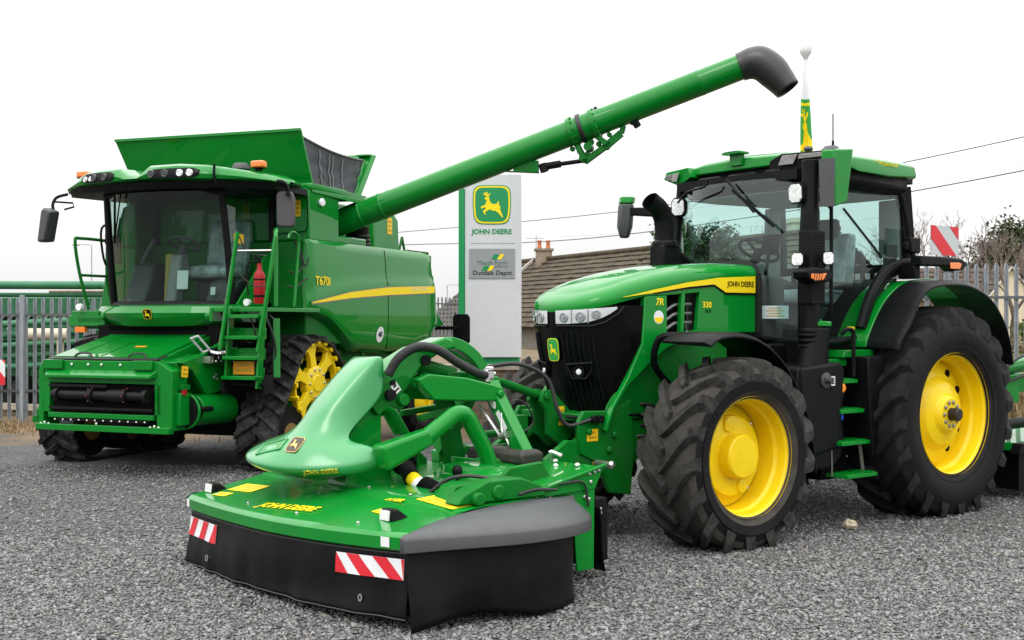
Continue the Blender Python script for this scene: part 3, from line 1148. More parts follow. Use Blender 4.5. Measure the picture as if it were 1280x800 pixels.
work_light((1.78, .86, 3.02), (.85, -.05, -.05), .17, .19, tr, .13)
work_light((1.66, -.72, 3.02), (.9, .35, -.05), .15, .19, tr, .13)
work_light((1.84, .93, 2.42), (.9, .35, 0), .115, .125, tr, .06)
work_light((1.62, 1.10, 2.43), (.6, .8, 0), .105, .125, tr, .06)
g = G()
g.beam((1.66, .86, 3.02), (1.52, .82, 3.06), .07, .09)
g.beam((1.66, .95, 2.36), (1.80, .95, 2.38), .06, .05)
g.beam((1.66, .95, 2.36), (1.60, 1.06, 2.38), .05, .05)
build('lamp_bracket', g, BLACKP, tr)
# front indicator pod on the stack
g = G()
g.prism([(1.90, 2.25), (1.92, 2.31), (1.84, 2.345), (1.60, 2.335), (1.55, 2.28), (1.60, 2.22), (1.80, 2.20)], 'y', .93, 1.10)
pod = build('indicator_pod', g, BLACKP, tr, bevel=.015)
g = G()
g.prism([(1.87, 2.245), (1.865, 2.285), (1.75, 2.285), (1.655, 2.295), (1.70, 2.235), (1.82, 2.225)], 'y', 1.101, 1.112)
build('indicator_lens', g, AMBER, pod, bevel=.004)
g = G()
for k_ in range(4):
    x_ = 1.84 - k_ * .035
    g.prism([(x_, 2.232), (x_ + .006, 2.232), (x_ - .012, 2.288), (x_ - .018, 2.288)], 'y', 1.112, 1.115)
build('lens_ribs', g, BLACKP, pod, flat=True)

# rear fenders -------------------------------------------------------
AIN = [(.86, 1.62), (.83, 1.70), (.70, 1.90), (.53, 2.08), (.28, 2.225), (0, 2.27), (-.33, 2.265), (-.66, 2.15), (-.92, 1.94), (-1.06, 1.69), (-1.10, 1.43)]
ARC = [(1.0, 1.61), (.965, 1.70), (.78, 1.90), (.66, 2.08), (.45, 2.215), (.1, 2.255), (-.25, 2.235), (-.61, 2.11), (-.86, 1.88), (-.98, 1.66), (-1.04, 1.43)]
arc = [(p.x, p.y) for p in catmull([(a, b, 0) for a, b in ARC], 4)]


ain = [(p.x, p.y) for p in catmull([(a, b, 0) for a, b in AIN], 4)]


def arc_band(y0, y1, off, th, P=arc, droop=0.0, Q=None):
    g = G()
    rings = []
    for i, (x, z) in enumerate(P):
        a, b = P[max(i - 1, 0)], P[min(i + 1, len(P) - 1)]
        d = V((b[0] - a[0], 0, b[1] - a[1])).normalized()
        n = V((d.z, 0, -d.x))
        if n.z < 0 and abs(n.z) > .3:
            n = -n
        if i and n.dot(last) < 0:
            n = -n
        last = n
        p = V((x, 0, z)) + n * off
        p2 = V((Q[i][0], 0, Q[i][1])) + n * off if Q else p
        rings.append([p + V((0, y0, 0)), p2.lerp(p, .12) + V((0, lerp(y1, y0, .12), 0)), p2 + V((0, y1, 0)) - n * droop, p2 + V((0, y1, 0)) - n * (th + droop), p + V((0, y0, 0)) - n * th])
    g.loft(rings)
    return g


for s in (1, -1):
    fe = build('rear_fender', arc_band(s * .60, s * .955, .012, .03, ain[:-5]), GREEN, tr, bevel=.008, sharp=40)
    build('fender_extension', arc_band(s * .95, s * 1.38, .0, .02, ain, .035, arc), BLACKP, fe, bevel=.006, sharp=40)
    g = G()
    P = [(x, z) for x, z in arc[3:20]]
    g.prism([(x, z) for x, z in ain[1:22]] + [(.2, 1.75), (.4, 1.5), (.8, 1.5)], 'y', s * .60, s * .62)
    build('fender_wall', g, BLACKP, fe)
# rear marker board and lamp arm
g = G()
g.prism([(.22, 2.40), (.22, 2.50), (-.30, 2.50), (-.50, 2.49), (-.60, 2.44), (-.52, 2.38), (-.34, 2.36), (-.25, 2.41)], 'y', 1.0, 1.12)
g.box(.12, .22, .86, 1.05, 2.28, 2.44)
la = build('rear_lamp_arm', g, BLACKP, tr, bevel=.015)
g = G()
g.prism([(-.27, 2.385), (-.27, 2.445), (-.42, 2.45), (-.47, 2.44), (-.44, 2.385)], 'y', 1.121, 1.13)
build('indicator_lens', g, AMBER, la, bevel=.004)
mb = stripes((-.27, 1.06, 2.665), (-1, 0, 0), (0, 0, 1), .48, .29, 2, tr, name='marker_board', slope=1.25, flip=True, bg=SILV, phase=.83, ex=.006)
g = G()
g.box(.10, .26, .95, 1.04, 2.53, 2.68)
g.cyl((.18, 1.0, 2.46), (.18, 1.0, 2.55), .02, 10)
g.box(.24, .30, .97, 1.02, 2.55, 2.64)
build('rear_work_light', g, BLACKP, tr, bevel=.015)

# front fenders ------------------------------------------------------
FA = [(3.36, 1.70), (3.22, 1.765), (2.95, 1.775), (2.66, 1.70), (2.38, 1.50), (2.13, 1.15), (2.02, .82), (1.98, .56)]
fa = [(p.x, p.y) for p in catmull([(a, b, 0) for a, b in FA], 4)]
for s in (1, -1):
    ff = build('front_fender', arc_band(s * .74, s * 1.28, .0, .018, fa if s > 0 else fa[8:], .03), BLACKP, tr, bevel=.006, sharp=40)
    g = G()
    g.tube([(3.2, s * .80, 1.75), (3.3, s * .66, 1.72), (3.26, s * .56, 1.5), (3.0, s * .5, 1.3)], .03, 8, sm=4)
    build('fender_stay', g, BLACKP, ff)

# fuel tank and steps ------------------------------------------------
g = G()
TP = [(1.97, 1.46), (1.44, 1.50), (1.33, 1.42), (1.31, 1.20), (1.37, 1.05), (1.33, .85), (1.36, .72), (1.50, .60), (1.92, .60), (2.02, 1.1)]
TP = [(x, z - (.07 if z < .9 else 0)) for x, z in TP]
g.prism(TP, 'y', .50, 1.06)
g.prism([(1.97, 1.46), (1.44, 1.50), (1.37, 1.44), (1.42, 1.05), (1.46, .72), (1.92, .66), (1.98, 1.1)], 'y', 1.04, 1.10)
g.loft([[(1.65 + .17 * cos(a), .93 + .14 * sin(a), 1.44) for a in [2 * pi * k_ / 16 for k_ in range(16)]], [(1.58 + .11 * cos(a), .95 + .11 * sin(a), 1.82) for a in [2 * pi * k_ / 16 for k_ in range(16)]]])
ft = build('fuel_tank', g, BLACKP, tr, bevel=.03, seg=3)
g = G()
g.lathe((1.565, .96, 1.82), (0, 0, 1), [(.10, 0), (.11, .005), (.11, .035), (.095, .045), (.02, .05), (.02, .065), (.001, .068)], 24)
build('tank_cap', g, GREEN, ft)
g = G()
g.lathe((1.385, 1.062, 1.26), (0, 1, 0), [(.042, 0), (.042, .02), (.03, .03), (.001, .032)], 20)
build('side_reflector', g, mat('orange_reflector', (.9, .28, .01), .25, coat=1), ft)
g = G()
g.lathe((1.66, 1.10, 1.34), (0, 1, 0), [(.07, 0), (.07, .012), (.03, .02), (.03, .07), (.001, .075)], 18)
g.box(1.70, 1.62, 1.09, 1.14, 1.33, 1.36)
build('battery_switch', g, GREYP, ft)
sticker((1.555, 1.101, 1.33), (-1, 0, 0), (0, 0, 1), .055, .085, ft, WHITE, 3, 'label_plate')
g = G()
g.ball((1.36, 1.04, 1.0), .035, .02, .045)
build('blue_cap', g, BLUE, ft)
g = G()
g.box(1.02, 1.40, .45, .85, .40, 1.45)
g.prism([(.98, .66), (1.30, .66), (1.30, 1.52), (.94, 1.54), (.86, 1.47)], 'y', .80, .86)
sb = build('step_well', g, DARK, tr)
g = G()
g.prism([(1.10, 1.25), (1.12, 1.54), (.90, 1.545), (.83, 1.49), (.86, 1.28), (.96, .90), (1.0, .62), (1.04, .62)], 'y', .85, 1.16)
build('step_side_guard', g, BLACKP, tr, bevel=.015)
for z_, x0_, x1_, y0_, y1_ in ((.455, 1.06, 1.50, .98, 1.22), (.745, 1.09, 1.50, .90, 1.16), (1.03, 1.12, 1.46, .88, 1.12), (1.30, 1.16, 1.42, .86, 1.08)):
    g = G()
    g.box(x0_, x1_, y0_, y1_, z_, z_ + .035)
    for k_ in range(6):
        x_ = lerp(x0_ + .03, x1_ - .03, k_ / 5)
        g.box(x_ - .012, x_ + .012, y0_ + .03, y1_ - .02, z_ + .035, z_ + .042)
    build('step', g, GREEN, tr, bevel=.008)
g = G()
for x_ in (1.07, 1.53):
    g.beam((x_, 1.07, .47), (x_ + (.03 if x_ < 1.3 else -.02), 1.05, .76), .012, .03)
build_each('step_hanger', g, mat('worn_steel', (.12, .115, .10), .5, metal=.6), tr)

# interior -----------------------------------------------------------
g = G()
g.box(.25, .72, -.26, .26, 1.66, 2.02)
g.prism([(.80, 2.02), (.78, 2.16), (.30, 2.16), (.20, 2.70), (.10, 2.72), (.16, 2.02)], 'y', -.26, .26)
g.box(.16, .26, -.15, .15, 2.70, 2.92)
for s in (1, -1):
    g.box(.25, .72, s * .30, s * .38, 2.18, 2.26)
build('driver_seat', g, SEATM, tr, bevel=.05, seg=3)
g = G()
g.prism([(.82, 2.04), (.80, 2.19), (.31, 2.18), (.24, 2.76), (.06, 2.78), (.13, 2.0)], 'y', -.29, .29)
build('seat_cover', g, FILM, tr, bevel=.06, seg=3)
g = G()
g.prism([(1.45, 1.66), (1.62, 1.66), (1.56, 2.36), (1.38, 2.44), (1.34, 2.40)], 'y', -.14, .14)
build('steering_column', g, TRIM, tr, bevel=.03)
g = G()
c, ax = V((1.27, 0, 2.56)), V((-.5, 0, .86)).normalized()
u_, w_ = V((0, 1, 0)), ax.cross(V((0, 1, 0)))
g.tube([c + (u_ * cos(a) + w_ * sin(a)) * .20 for a in [2 * pi * k_ / 28 for k_ in range(28)]], .017, 8, closed=True)
for a in (.5, 2.6, 4.7):
    g.beam(c - ax * .03, c + (u_ * cos(a) + w_ * sin(a)) * .19, .03, .012)
g.cyl(c - ax * .14, c, .045, 12)
build('steering_wheel', g, BLACKP, tr)
g = G()
g.prism([(.2, 1.66), (1.2, 1.66), (1.1, 2.0), (.9, 2.25), (.2, 2.3)], 'y', -.74, -.42)
g.prism([(1.78, 1.7), (1.5, 1.66), (1.46, 2.28), (1.80, 2.30)], 'y', -.5, .5)
build('side_console', g, TRIMD, tr, bevel=.04)
g = G()
g.slab([(.9, -.30, 2.55), (.9, -.08, 2.55), (.86, -.08, 2.75), (.86, -.30, 2.75)], (-.03, 0, 0))
g.beam((.88, -.25, 2.3), (.88, -.2, 2.56), .03, .03)
build('monitor', g, BLACKP, tr, bevel=.008)
g = G()
g.slab([(.30, .79, 2.62), (.12, .79, 2.62), (.12, .77, 2.30), (.30, .77, 2.30)], (0, -.03, 0))
build('side_post_trim', g, TRIMD, tr)
sticker((1.50, .81, 2.02), (-1, 0, 0), (0, 0, 1), .12, .20, tr, WHITE, 0, 'speed_sticker')
g = G()
g.lathe((1.50, .8125, 2.02), (0, 1, 0), [(.05, 0), (.05, .003), (.036, .003), (.036, 0)], 24)
build('sticker_ring', g, RED, tr)
sticker((1.72, .58, 1.95), (-.55, .85, 0), (0, 0, 1), .24, .12, tr, mat('pale_label', (.5, .62, .62), .4), 4, 'window_label')
sticker((.90, .81, 1.80), (-1, 0, 0), (0, 0, 1), .12, .03, tr, YDEC, 0, 'door_badge')

# ================================================================ FRONT MOWER
MO = (5.7, .25, 0)
mo = thing('disc_mower', 'green front mower with black rubber curtain and red and white warning flaps', 'mower', TW(MO[0], MO[1], -.03), TR, off=MO)
mo.rotation_euler = (.026, 0, TR)
Y0 = .12


def lipx(y):
    t = (y - .28) / 1.38
    return 6.80 - (.23 if t > 0 else .10) * t * t


# deck top, in one sheet with a pressed lip
g = G()
ys = [-1.06 + 2.84 * k_ / 24 for k_ in range(25)]


def ymax(x):
    return interp([(4.9, 1.46), (6.2, 1.62), (6.56, 1.78), (7, 1.8)], x)


def dtop(x, y):
    """height of the deck: slopes up from the lip, lower towards the outer ends"""
    d = lipx(y) - x
    t = max(0., min(1., (y - .6) / 1.1))
    e = 1 - .50 * t * t * (3 - 2 * t)
    h = .185 * min(d, .72) + .02 * max(0, d - .72)
    return .577 + h * e + (.008 if d > .64 else 0)


rows = []
for dx in (.012, .0, .0001):
    rows.append([(lipx(y) - dx, y, {.012: .475, .0: .485, .0001: .556}[dx]) for y in ys])
for dx in (.03, .06, .2, .35, .5, .62, .63, .65, .8, 1.0, 1.35, 1.85, 1.95):
    rows.append([(lipx(y) - dx, min(y, ymax(lipx(y) - dx)), dtop(lipx(y) - dx, min(y, ymax(lipx(y) - dx)))) for y in ys])
g.sheet(rows)
g.loft([rows[0], [(x - .04, y, z - .0) for x, y, z in rows[0]]], closed=False)
deck = build('deck', g, mat('deck_paint', (.001, .21, .02), rough=.4, spec=.05, coat=.9, coat_rough=.10, noise=.06, nscale=3, rnoise=.08, dirt=(.03, .12, .04), dscale=5, damt=.25), mo, sharp=32)
g = G()
g.prism([(lipx(-1.1), .48), (lipx(-1.1), .56), (lipx(-1.1) - .05, .59), (4.85, .66), (4.85, .40), (6.3, .40)], 'y', -1.106, -1.094)
build('deck_side', g, BLACKP, deck)
# cutter bed hidden under the deck, carries the weight on skids
g = G()
g.box(5.35, 6.05, -1.0, 1.6, .06, .16)
for k_ in range(6):
    y_ = -.85 + k_ * .46
    g.prism([(6.15, .10), (6.0, .03), (5.4, .0), (5.3, .05), (5.3, .12), (6.1, .14)], 'y', y_ - .12, y_ + .12)
build('cutter_bar', g, GREENM, mo)
# ridge fold of the deck and raised gearbox humps on the right
g = G()
g.prism([(5.95, .60), (5.90, .66), (5.70, .74), (5.42, .74), (5.25, .68), (5.2, .60)], 'y', 1.34, 1.50)
g.prism([(5.9, .60), (5.82, .70), (5.62, .72), (5.5, .60)], 'y', 1.12, 1.30)
g.cyl((5.62, 1.10, .66), (5.62, 1.52, .66), .05, 14)
g.cyl((5.45, 1.25, .60), (5.45, 1.25, .73), .08, 16)
g.cyl((5.80, 1.42, .63), (5.80, 1.55, .63), .045, 14)
g.prism([(5.5, .62), (5.3, .78), (5.0, .80), (4.9, .64)], 'y', 1.18, 1.22)
g.v = [(x, y, z + .07) for x, y, z in g.v]
build('gearbox', g, GREENM, mo, bevel=.012)
g = G()
g.lathe((5.0, .55, .715), (0, 0, 1), [(.42, 0), (.40, .05), (.30, .085), (.1, .10), (.001, .10)], 28)
g.lathe((5.15, .55, .715), (0, 0, 1), [(.25, 0), (.22, .10), (.1, .12), (.001, .12)], 24)
build('deck_dome', g, GREEN, mo)
# rear wedge and end plate
g = G()
g.loft([[(5.55, .35, .72), (5.55, 1.42, .67), (4.60, 1.42, .82), (4.55, .3, .82)], [(5.55, .35, .71), (5.55, 1.42, .66), (4.60, 1.42, .805), (4.55, .3, .805)]])
g.prism([(5.60, .52), (5.58, .625), (4.80, .785), (4.60, .83), (4.63, .78), (4.70, .66), (4.72, .10), (4.88, .10), (4.90, .45)], 'y', 1.415, 1.430)
g.box(4.70, 4.715, .3, 1.415, .45, .79)
g.beam((5.55, 1.44, .63), (4.60, 1.44, .835), .03, .02)
rw = build('rear_guard', g, GREEN, mo, bevel=.004)
bolts([(5.2, 1.432, .64), (5.12, 1.432, .645), (4.98, 1.432, .74), (4.80, 1.432, .62), (4.75, 1.432, .78), (4.74, 1.432, .72), (4.66, 1.432, .80), (4.76, 1.432, .60), (4.70, 1.432, .79)], (0, 1, 0), .014, rw)
g = G()
g.tube([(5.15, 1.44, .72), (5.0, 1.45, .735), (4.82, 1.45, .72), (4.78, 1.45, .55)], .009, 6, sm=5)
g.tube([(5.85, .95, .66), (5.72, 1.1, .80), (5.55, 1.3, .80), (5.40, 1.48, .68)], .013, 8, sm=6)
g.tube([(5.45, 1.5, .70), (5.3, 1.5, .72), (5.1, 1.48, .70)], .012, 6, sm=4)
build('hose', g, HOSE, mo)
g = G()
g.lathe((5.27, 1.43, .665), (0, 1, 0), [(.035, 0), (.03, .03), (.02, .05), (.001, .055)], 14)
build('rubber_knob', g, HOSE, mo)
# lid bolts on the deck
bolts([(lipx(y) - .14, y, dtop(lipx(y) - .14, y)) for y in (-.75, -.1, .62, 1.25)] + [(lipx(y) - .75, y, dtop(lipx(y) - .75, y)) for y in (-.9, -.4, .55, 1.0, 1.4)], (0, 0, 1), .013, deck, name='deck_bolts')
# printing on the deck
def deckz(x, y):
    d = lipx(y) - x
    return interp([(.06, .592), (.3, .600), (.62, .604), (1.0, .612), (1.35, .625), (1.85, .66)], d) + .012 * sin((y + 1.1) / 2.76 * pi) + .002


def dk(x, y):
    p, n = snap(deck, (x, y, 1.2), (0, 0, -1))
    return p + n * .004, n


tp0, tn0 = dk(6.60, .41)
tu0 = V((-.17, 1, 0))
tu0 = (tu0 - tn0 * tu0.dot(tn0)).normalized()
text('JOHN DEERE', .13, tp0 + tn0 * .003, tu0, tn0.cross(tu0), YDEC, deck, bold=.02, shear=.1, sx=.82)
text('F 310R', .085, dk(6.12, .98)[0], (-.08, 1, 0), (-1, 0, .17), YDEC, deck, bold=.015)
for x_, y_, w_, h_, n_ in ((6.40, -.62, .36, .17, 3), (6.585, -.68, .20, .08, 1), (6.30, 1.18, .17, .10, 1), (5.92, 1.30, .38, .17, 3), (5.0, 1.1, .25, .08, 1)):
    if x_ > 5.5:
        p_, nn_ = dk(x_, y_)
        u_ = V((-.06, 1, 0))
        u_ = (u_ - nn_ * u_.dot(nn_)).normalized()
        sticker(p_, u_, nn_.cross(u_), w_, h_, deck, YDEC, n_)
# marker lamps standing on the deck
for y_, x_ in ((-.93, 6.56), (1.35, 6.38)):
    g = G()
    z_ = dtop(x_ + .0, y_) - .012
    g.loft([[(x_ + .03, y_ - .07, z_), (x_ + .03, y_ + .07, z_), (x_ + .02, y_ + .065, z_ + .085), (x_ + .02, y_ - .065, z_ + .085)], [(x_ - .06, y_ - .07, z_), (x_ - .06, y_ + .07, z_), (x_ - .04, y_ + .055, z_ + .08), (x_ - .04, y_ - .055, z_ + .08)], [(x_ - .13, y_ - .05, z_), (x_ - .13, y_ + .05, z_), (x_ - .12, y_ + .04, z_ + .025), (x_ - .12, y_ - .04, z_ + .025)]])
    lm = build('marker_lamp', g, BLACKP, mo, bevel=.012)
    g = G()
    g.slab([(x_ + .031, y_ - .055, z_ + .012), (x_ + .031, y_ + .055, z_ + .012), (x_ + .023, y_ + .052, z_ + .075), (x_ + .023, y_ - .052, z_ + .075)], (.006, 0, 0))
    build('lens', g, LENS, lm)
for y_ in (-1.03, 1.63):
    sticker((lipx(y_) + .003, y_, .525), (-.12 if y_ < 0 else .10, 1, 0) if False else (0.14 if y_ < 0 else -.2, 1, 0), (0, 0, 1), .075, .06, deck, WHITE, 0, 'white_reflector')

# curtains ----------------------------------------------------------
def curtain(P, ztop, zbot, amp, freq, name, flare=.05, seed=0, nz=12, n=90):
    rnd = random.Random(seed)
    ph = [rnd.uniform(0, 6.28) for _ in range(6)]
    cs_ = catmull([(x, y, 0) for x, y in P], max(2, n // (len(P) - 1)))
    L_ = [0]
    for a, b in zip(cs_, cs_[1:]):
        L_.append(L_[-1] + (b - a).length)
    grid = []
    for j in range(nz + 1):
        t = j / nz
        row = []
        for i, p in enumerate(cs_):
            d = (cs_[min(i + 1, len(cs_) - 1)] - cs_[max(i - 1, 0)]).normalized()
            nrm = V((d.y, -d.x, 0))
            s = L_[i]
            wv = sin(s * freq + ph[0]) * .5 + sin(s * freq * 1.7 + ph[1]) * .35 + sin(s * freq * .43 + ph[2]) * .6
            o_ = nrm * (amp * wv * t ** 1.2 + flare * t + .012 * sin(5 * t + s * 2 + ph[3]) * t)
            zb = zbot(s / L_[-1]) if callable(zbot) else zbot
            row.append(p + o_ + V((0, 0, lerp(ztop, zb, t) - 0 * t)))
        grid.append(row)
    g = G()
    g.sheet(grid, (0.0, 0, 0.0)) if False else g.sheet(grid)
    o = build(name, g, CURT, mo, sharp=60)
    sl = o.modifiers.new('thick', 'SOLIDIFY')
    sl.thickness, sl.offset = .006, 0
    return o, grid


front_pts = [(lipx(y) - .035, y) for y in [1.77 - 2.81 * k_ / 10 for k_ in range(11)]]
front_pts = front_pts[::-1]
# outward (forward) normal when walking from y- to y+ : d=(0,1) -> n=(1,0)
cf, cgrid = curtain(front_pts, .478, lambda t: .06 + .012 * sin(t * pi), .014, 13, 'front_curtain', flare=.04, seed=3)
side_pts = [(6.54, 1.79), (6.44, 1.80), (6.28, 1.83), (6.08, 1.88), (5.80, 1.94), (5.55, 1.93), (5.32, 1.84), (5.14, 1.68), (5.02, 1.45)]
# walking backwards: d=(-1,0) -> n=(0,1)
curtain(side_pts, .49, lambda t: .0 + .06 * abs(sin(t * 6.2)) * (t < .5) + .01 * t, .030, 6, 'end_curtain', flare=.03, seed=8)
left_pts = [(4.95, -1.0), (5.3, -1.18), (5.9, -1.22), (6.3, -1.16), (6.58, -1.09)]
curtain(left_pts, .47, .06, .012, 8, 'end_curtain', flare=.10, seed=5)
curtain([(4.62, 1.4), (4.58, .6), (4.58, -.4), (4.62, -1.0)], .52, .06, .012, 8, 'rear_curtain', flare=.04, seed=6)
g = G()
g.box(4.48, 4.60, 1.10, 1.32, .12, .58)
build('rear_flap', g, BLACKP, mo, bevel=.01)
bolts([(4.55, 1.322, .50), (4.55, 1.322, .47), (4.55, 1.322, .25), (4.55, 1.322, .22)], (0, 1, 0), .012, mo, name='flap_rivets')


g = G()
g.tube([p + V((.004, 0, .012)) for p in cgrid[-1]], .0045, 5)
g.tube([p + V((.006, 0, -.02)) for p in cgrid[0]], .006, 5)
build_each('curtain_hem', g, mat('hem_grey', (.035, .036, .036), .6), cf)


def flap(y0, y1, z0, z1, n_, slope, name):
    """warning flap lying on the front curtain"""
    g = G()
    nu, nz_ = 24, 6

    def pt(y, z, out):
        t = (.478 - z) / (.478 - .07)
        # nearest curtain column
        best = min(range(len(cgrid[0])), key=lambda i: abs(cgrid[0][i].y - y))
        j = min(int(t * (len(cgrid) - 1)), len(cgrid) - 2)
        f = t * (len(cgrid) - 1) - j
        p = cgrid[j][best].lerp(cgrid[j + 1][best], f)
        i2 = best + 1 if best + 1 < len(cgrid[0]) else best
        i1 = i2 - 1
        q0, q1 = cgrid[j][i1].lerp(cgrid[j + 1][i1], f), cgrid[j][i2].lerp(cgrid[j + 1][i2], f)
        k = (y - q0.y) / (q1.y - q0.y) if abs(q1.y - q0.y) > 1e-6 else 0
        p = q0.lerp(q1, max(-1, min(2, k)))
        return V((p.x + out, y, z))

    def patch(c0, c1, c2, c3, out, mi):
        # quad in (y,z): bottom-left, bottom-right, top-right, top-left
        g.mi = mi
        rows_ = []
        for b in range(nz_ + 1):
            tb = b / nz_
            rows_.append([pt(lerp(lerp(c0[0], c1[0], a / nu), lerp(c3[0], c2[0], a / nu), tb), lerp(lerp(c0[1], c1[1], a / nu), lerp(c3[1], c2[1], a / nu), tb), out) for a in range(nu + 1)])
        g.sheet(rows_)
    patch((y0, z0), (y1, z0), (y1, z1), (y0, z1), .006, 0)
    w = (y1 - y0) / n_
    for k_ in range(-2, n_ + 3):
        if k_ % 2:
            continue
        xa, xb = y0 + k_ * w, y0 + (k_ + 1) * w
        sh = slope
        lo_ = (max(y0, min(y1, xa)), max(y0, min(y1, xb)))
        hi_ = (max(y0, min(y1, xa - sh)), max(y0, min(y1, xb - sh)))
        if lo_[1] - lo_[0] < 1e-4 and hi_[1] - hi_[0] < 1e-4:
            continue
        patch((lo_[0], z0), (lo_[1], z0), (hi_[1], z1), (hi_[0], z1), .009, 1)
    return build(name, g, [WHITE, REFRED], mo, sharp=60)


flap(-1.05, -.42, .285, .42, 5, -.08, 'warning_flap')
flap(1.20, 1.74, .30, .425, 5, .13, 'warning_flap')
g = G()
for y_, z_ in ((1.42, .17), (-.55, .17)):
    c = min(range(len(cgrid[0])), key=lambda i: abs(cgrid[0][i].y - y_))
    j = int((.478 - z_) / .41 * 12)
    g.lathe(cgrid[j][c] + V((.008, 0, 0)), (1, 0, .1), [(.024, 0), (.024, .004), (.013, .004), (.013, 0)], 18, cap=False)
build_each('eyelet', g, ZINC, mo)
# plastic end cover
g = G()
out = [(6.56, 1.76), (6.545, 1.81), (6.45, 1.84), (6.29, 1.88), (6.08, 1.95), (5.82, 2.02), (5.56, 2.03), (5.30, 1.97), (5.08, 1.82), (4.96, 1.52)]
out = [(p.x, p.y) for p in catmull([(a, b, 0) for a, b in out], 4)]
n_ = len(out)
ring = []


def cap_row(s, z):
    rr_ = []
    for i, (x, y) in enumerate(out):
        t = i / (n_ - 1)
        bx = lerp(6.52, 4.93, t)
        by = interp([(4.9, 1.46), (6.2, 1.63), (6.52, 1.755)], bx)
        rr_.append((lerp(bx, x, s), lerp(by, y, s), z(t, x) if callable(z) else z))
    return rr_


inz = lambda t, x: .575 + .085 * sin(min(1, t * 1.1) * pi * .68)
rows = [cap_row(.985, .470), cap_row(1.0, .473), cap_row(1.0, .540), cap_row(.990, .549), cap_row(.95, lambda t, x: lerp(.556, inz(t, x), .10)), cap_row(.80, lambda t, x: lerp(.556, inz(t, x), .40)), cap_row(.4, lambda t, x: lerp(.556, inz(t, x), .85)), cap_row(0, inz)]
g.sheet(rows)
g.sheet([rows[-1], [(x, y - .004, z - .06) for x, y, z in rows[-1]]])
build('end_cover', g, GREYP, mo, sharp=35)

# bonnet: one smooth moulded shell ------------------------------------
cont = [(5.97, -.54, .975), (6.30, -.60, .955), (6.53, -.45, .928), (6.635, -.17, .90), (6.615, .12, .875), (6.49, .34, .865), (6.31, .51, .868), (6.14, .59, .89), (5.98, .61, .925)]


def mast(zb, zf, xb, xf, yl, yr, e=.06):
    ym, xm = (yl + yr) / 2, (xb + xf) / 2
    zm = (zb + zf) / 2
    return [(xb, yl, zb), (xm, yl - .005, zm), (xf - e, yl + .008, zf), (xf - .008, yl + .07, zf), (xf, ym, zf), (xf - .008, yr - .07, zf), (xf - e, yr - .008, zf), (xm, yr + .005, zm), (xb, yr, zb)]


B5 = [(6.10, -.24, 1.09), (6.17, -.28, 1.085), (6.28, -.26, 1.07), (6.40, -.10, 1.055), (6.43, .10, 1.05), (6.38, .26, 1.05), (6.28, .355, 1.04), (6.20, .375, 1.045), (6.13, .365, 1.055)]
rows = []
cc = V((6.10, .06, 0))
for k_, zz in ((.30, .755), (.62, .785)):
    rows.append([(lerp(cc.x, x, k_), lerp(cc.y, y, k_), zz + (.03 if i in (0, 8) else .015 if i in (1, 7) else 0)) for i, (x, y, z) in enumerate(cont)])
rows.append([(lerp(cc.x, x, .93), lerp(cc.y, y, .95), z - (.095 if i in (0, 1, 7, 8) else .06 if i in (2, 6) else .045)) for i, (x, y, z) in enumerate(cont)])
rows.append([(x, y, z - .012) for x, y, z in cont])
rows.append([(lerp(cc.x, x, .985), lerp(cc.y, y, .985), z + .018) for x, y, z in cont])
rows.append([(lerp(x, b[0], .22), lerp(y, b[1], .22), z + (.085 if i in (0, 8) else .055)) for i, ((x, y, z), b) in enumerate(zip(cont, B5))])
rows.append([(lerp(x, b[0], .60), lerp(y, b[1], .60), lerp(z, b[2], .6) + .022) for (x, y, z), b in zip(cont, B5)])
rows.append(B5)
rows.append([(5.97, -.13, 1.19), (6.06, -.14, 1.185), (6.18, -.11, 1.15), (6.29, -.03, 1.15), (6.32, .11, 1.15), (6.28, .25, 1.15), (6.18, .325, 1.155), (6.07, .33, 1.17), (5.98, .32, 1.175)])
rows.append(mast(1.34, 1.28, 5.765, 6.215, -.09, .31))
rows.append(mast(1.44, 1.40, 5.755, 6.10, -.085, .305))
rows.append(mast(1.54, 1.52, 5.752, 5.985, -.08, .30))
rows.append(mast(1.60, 1.595, 5.75, 5.89, -.075, .295, .04))
rows.append(mast(1.632, 1.632, 5.755, 5.835, -.065, .285, .025))
rows.append(mast(1.637, 1.637, 5.775, 5.80, -.04, .26, .008))
g = G()
g.sheet(rows)
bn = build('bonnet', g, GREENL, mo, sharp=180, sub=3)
so_ = bn.modifiers.new('thick', 'SOLIDIFY')
so_.thickness, so_.offset = .02, -1
# recessed vent in the left shoulder
CT = V((10.445, 7.821, 1.87))


def ray(u, v):
    d = V(((u - 640) / 1500, 1, -(v - 401) / 1500))
    return V((d.dot(TF), d.dot(TL), d.z))


vp = [snap(bn, CT, ray(*p_)) for p_ in ((322, 562), (333, 550), (362, 543), (352, 556))]
vp = [(p_, n_) for p_, n_ in vp if 5.5 < p_.x < 7 and -1 < p_.y < 1]
print('vent corners', len(vp))
g = G()
g.slab([p_ + n_ * .006 for p_, n_ in vp], -vp[0][1] * .02)
build('bonnet_vent', g, GREEN, bn, bevel=.004)
g = G()
for i in range(len(vp)):
    a_, b_ = vp[i], vp[(i + 1) % len(vp)]
    g.tube([a_[0] + a_[1] * .006, b_[0] + b_[1] * .006], .007, 6)
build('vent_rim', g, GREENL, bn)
ep, en = snap(bn, (7.2, .52, 1.75), V((6.44, .20, 1.035)) - V((7.2, .52, 1.75)))
eu = V((-.30, 1, 0))
eu = (eu - en * eu.dot(en)).normalized()
emblem(ep - en * .004, eu, en.cross(eu), .125, .15, bn, bg=mat('emblem_dark', (.05, .035, .02), .4), fg=mat('emblem_gold', (.75, .52, .16), .4), ex=.004)
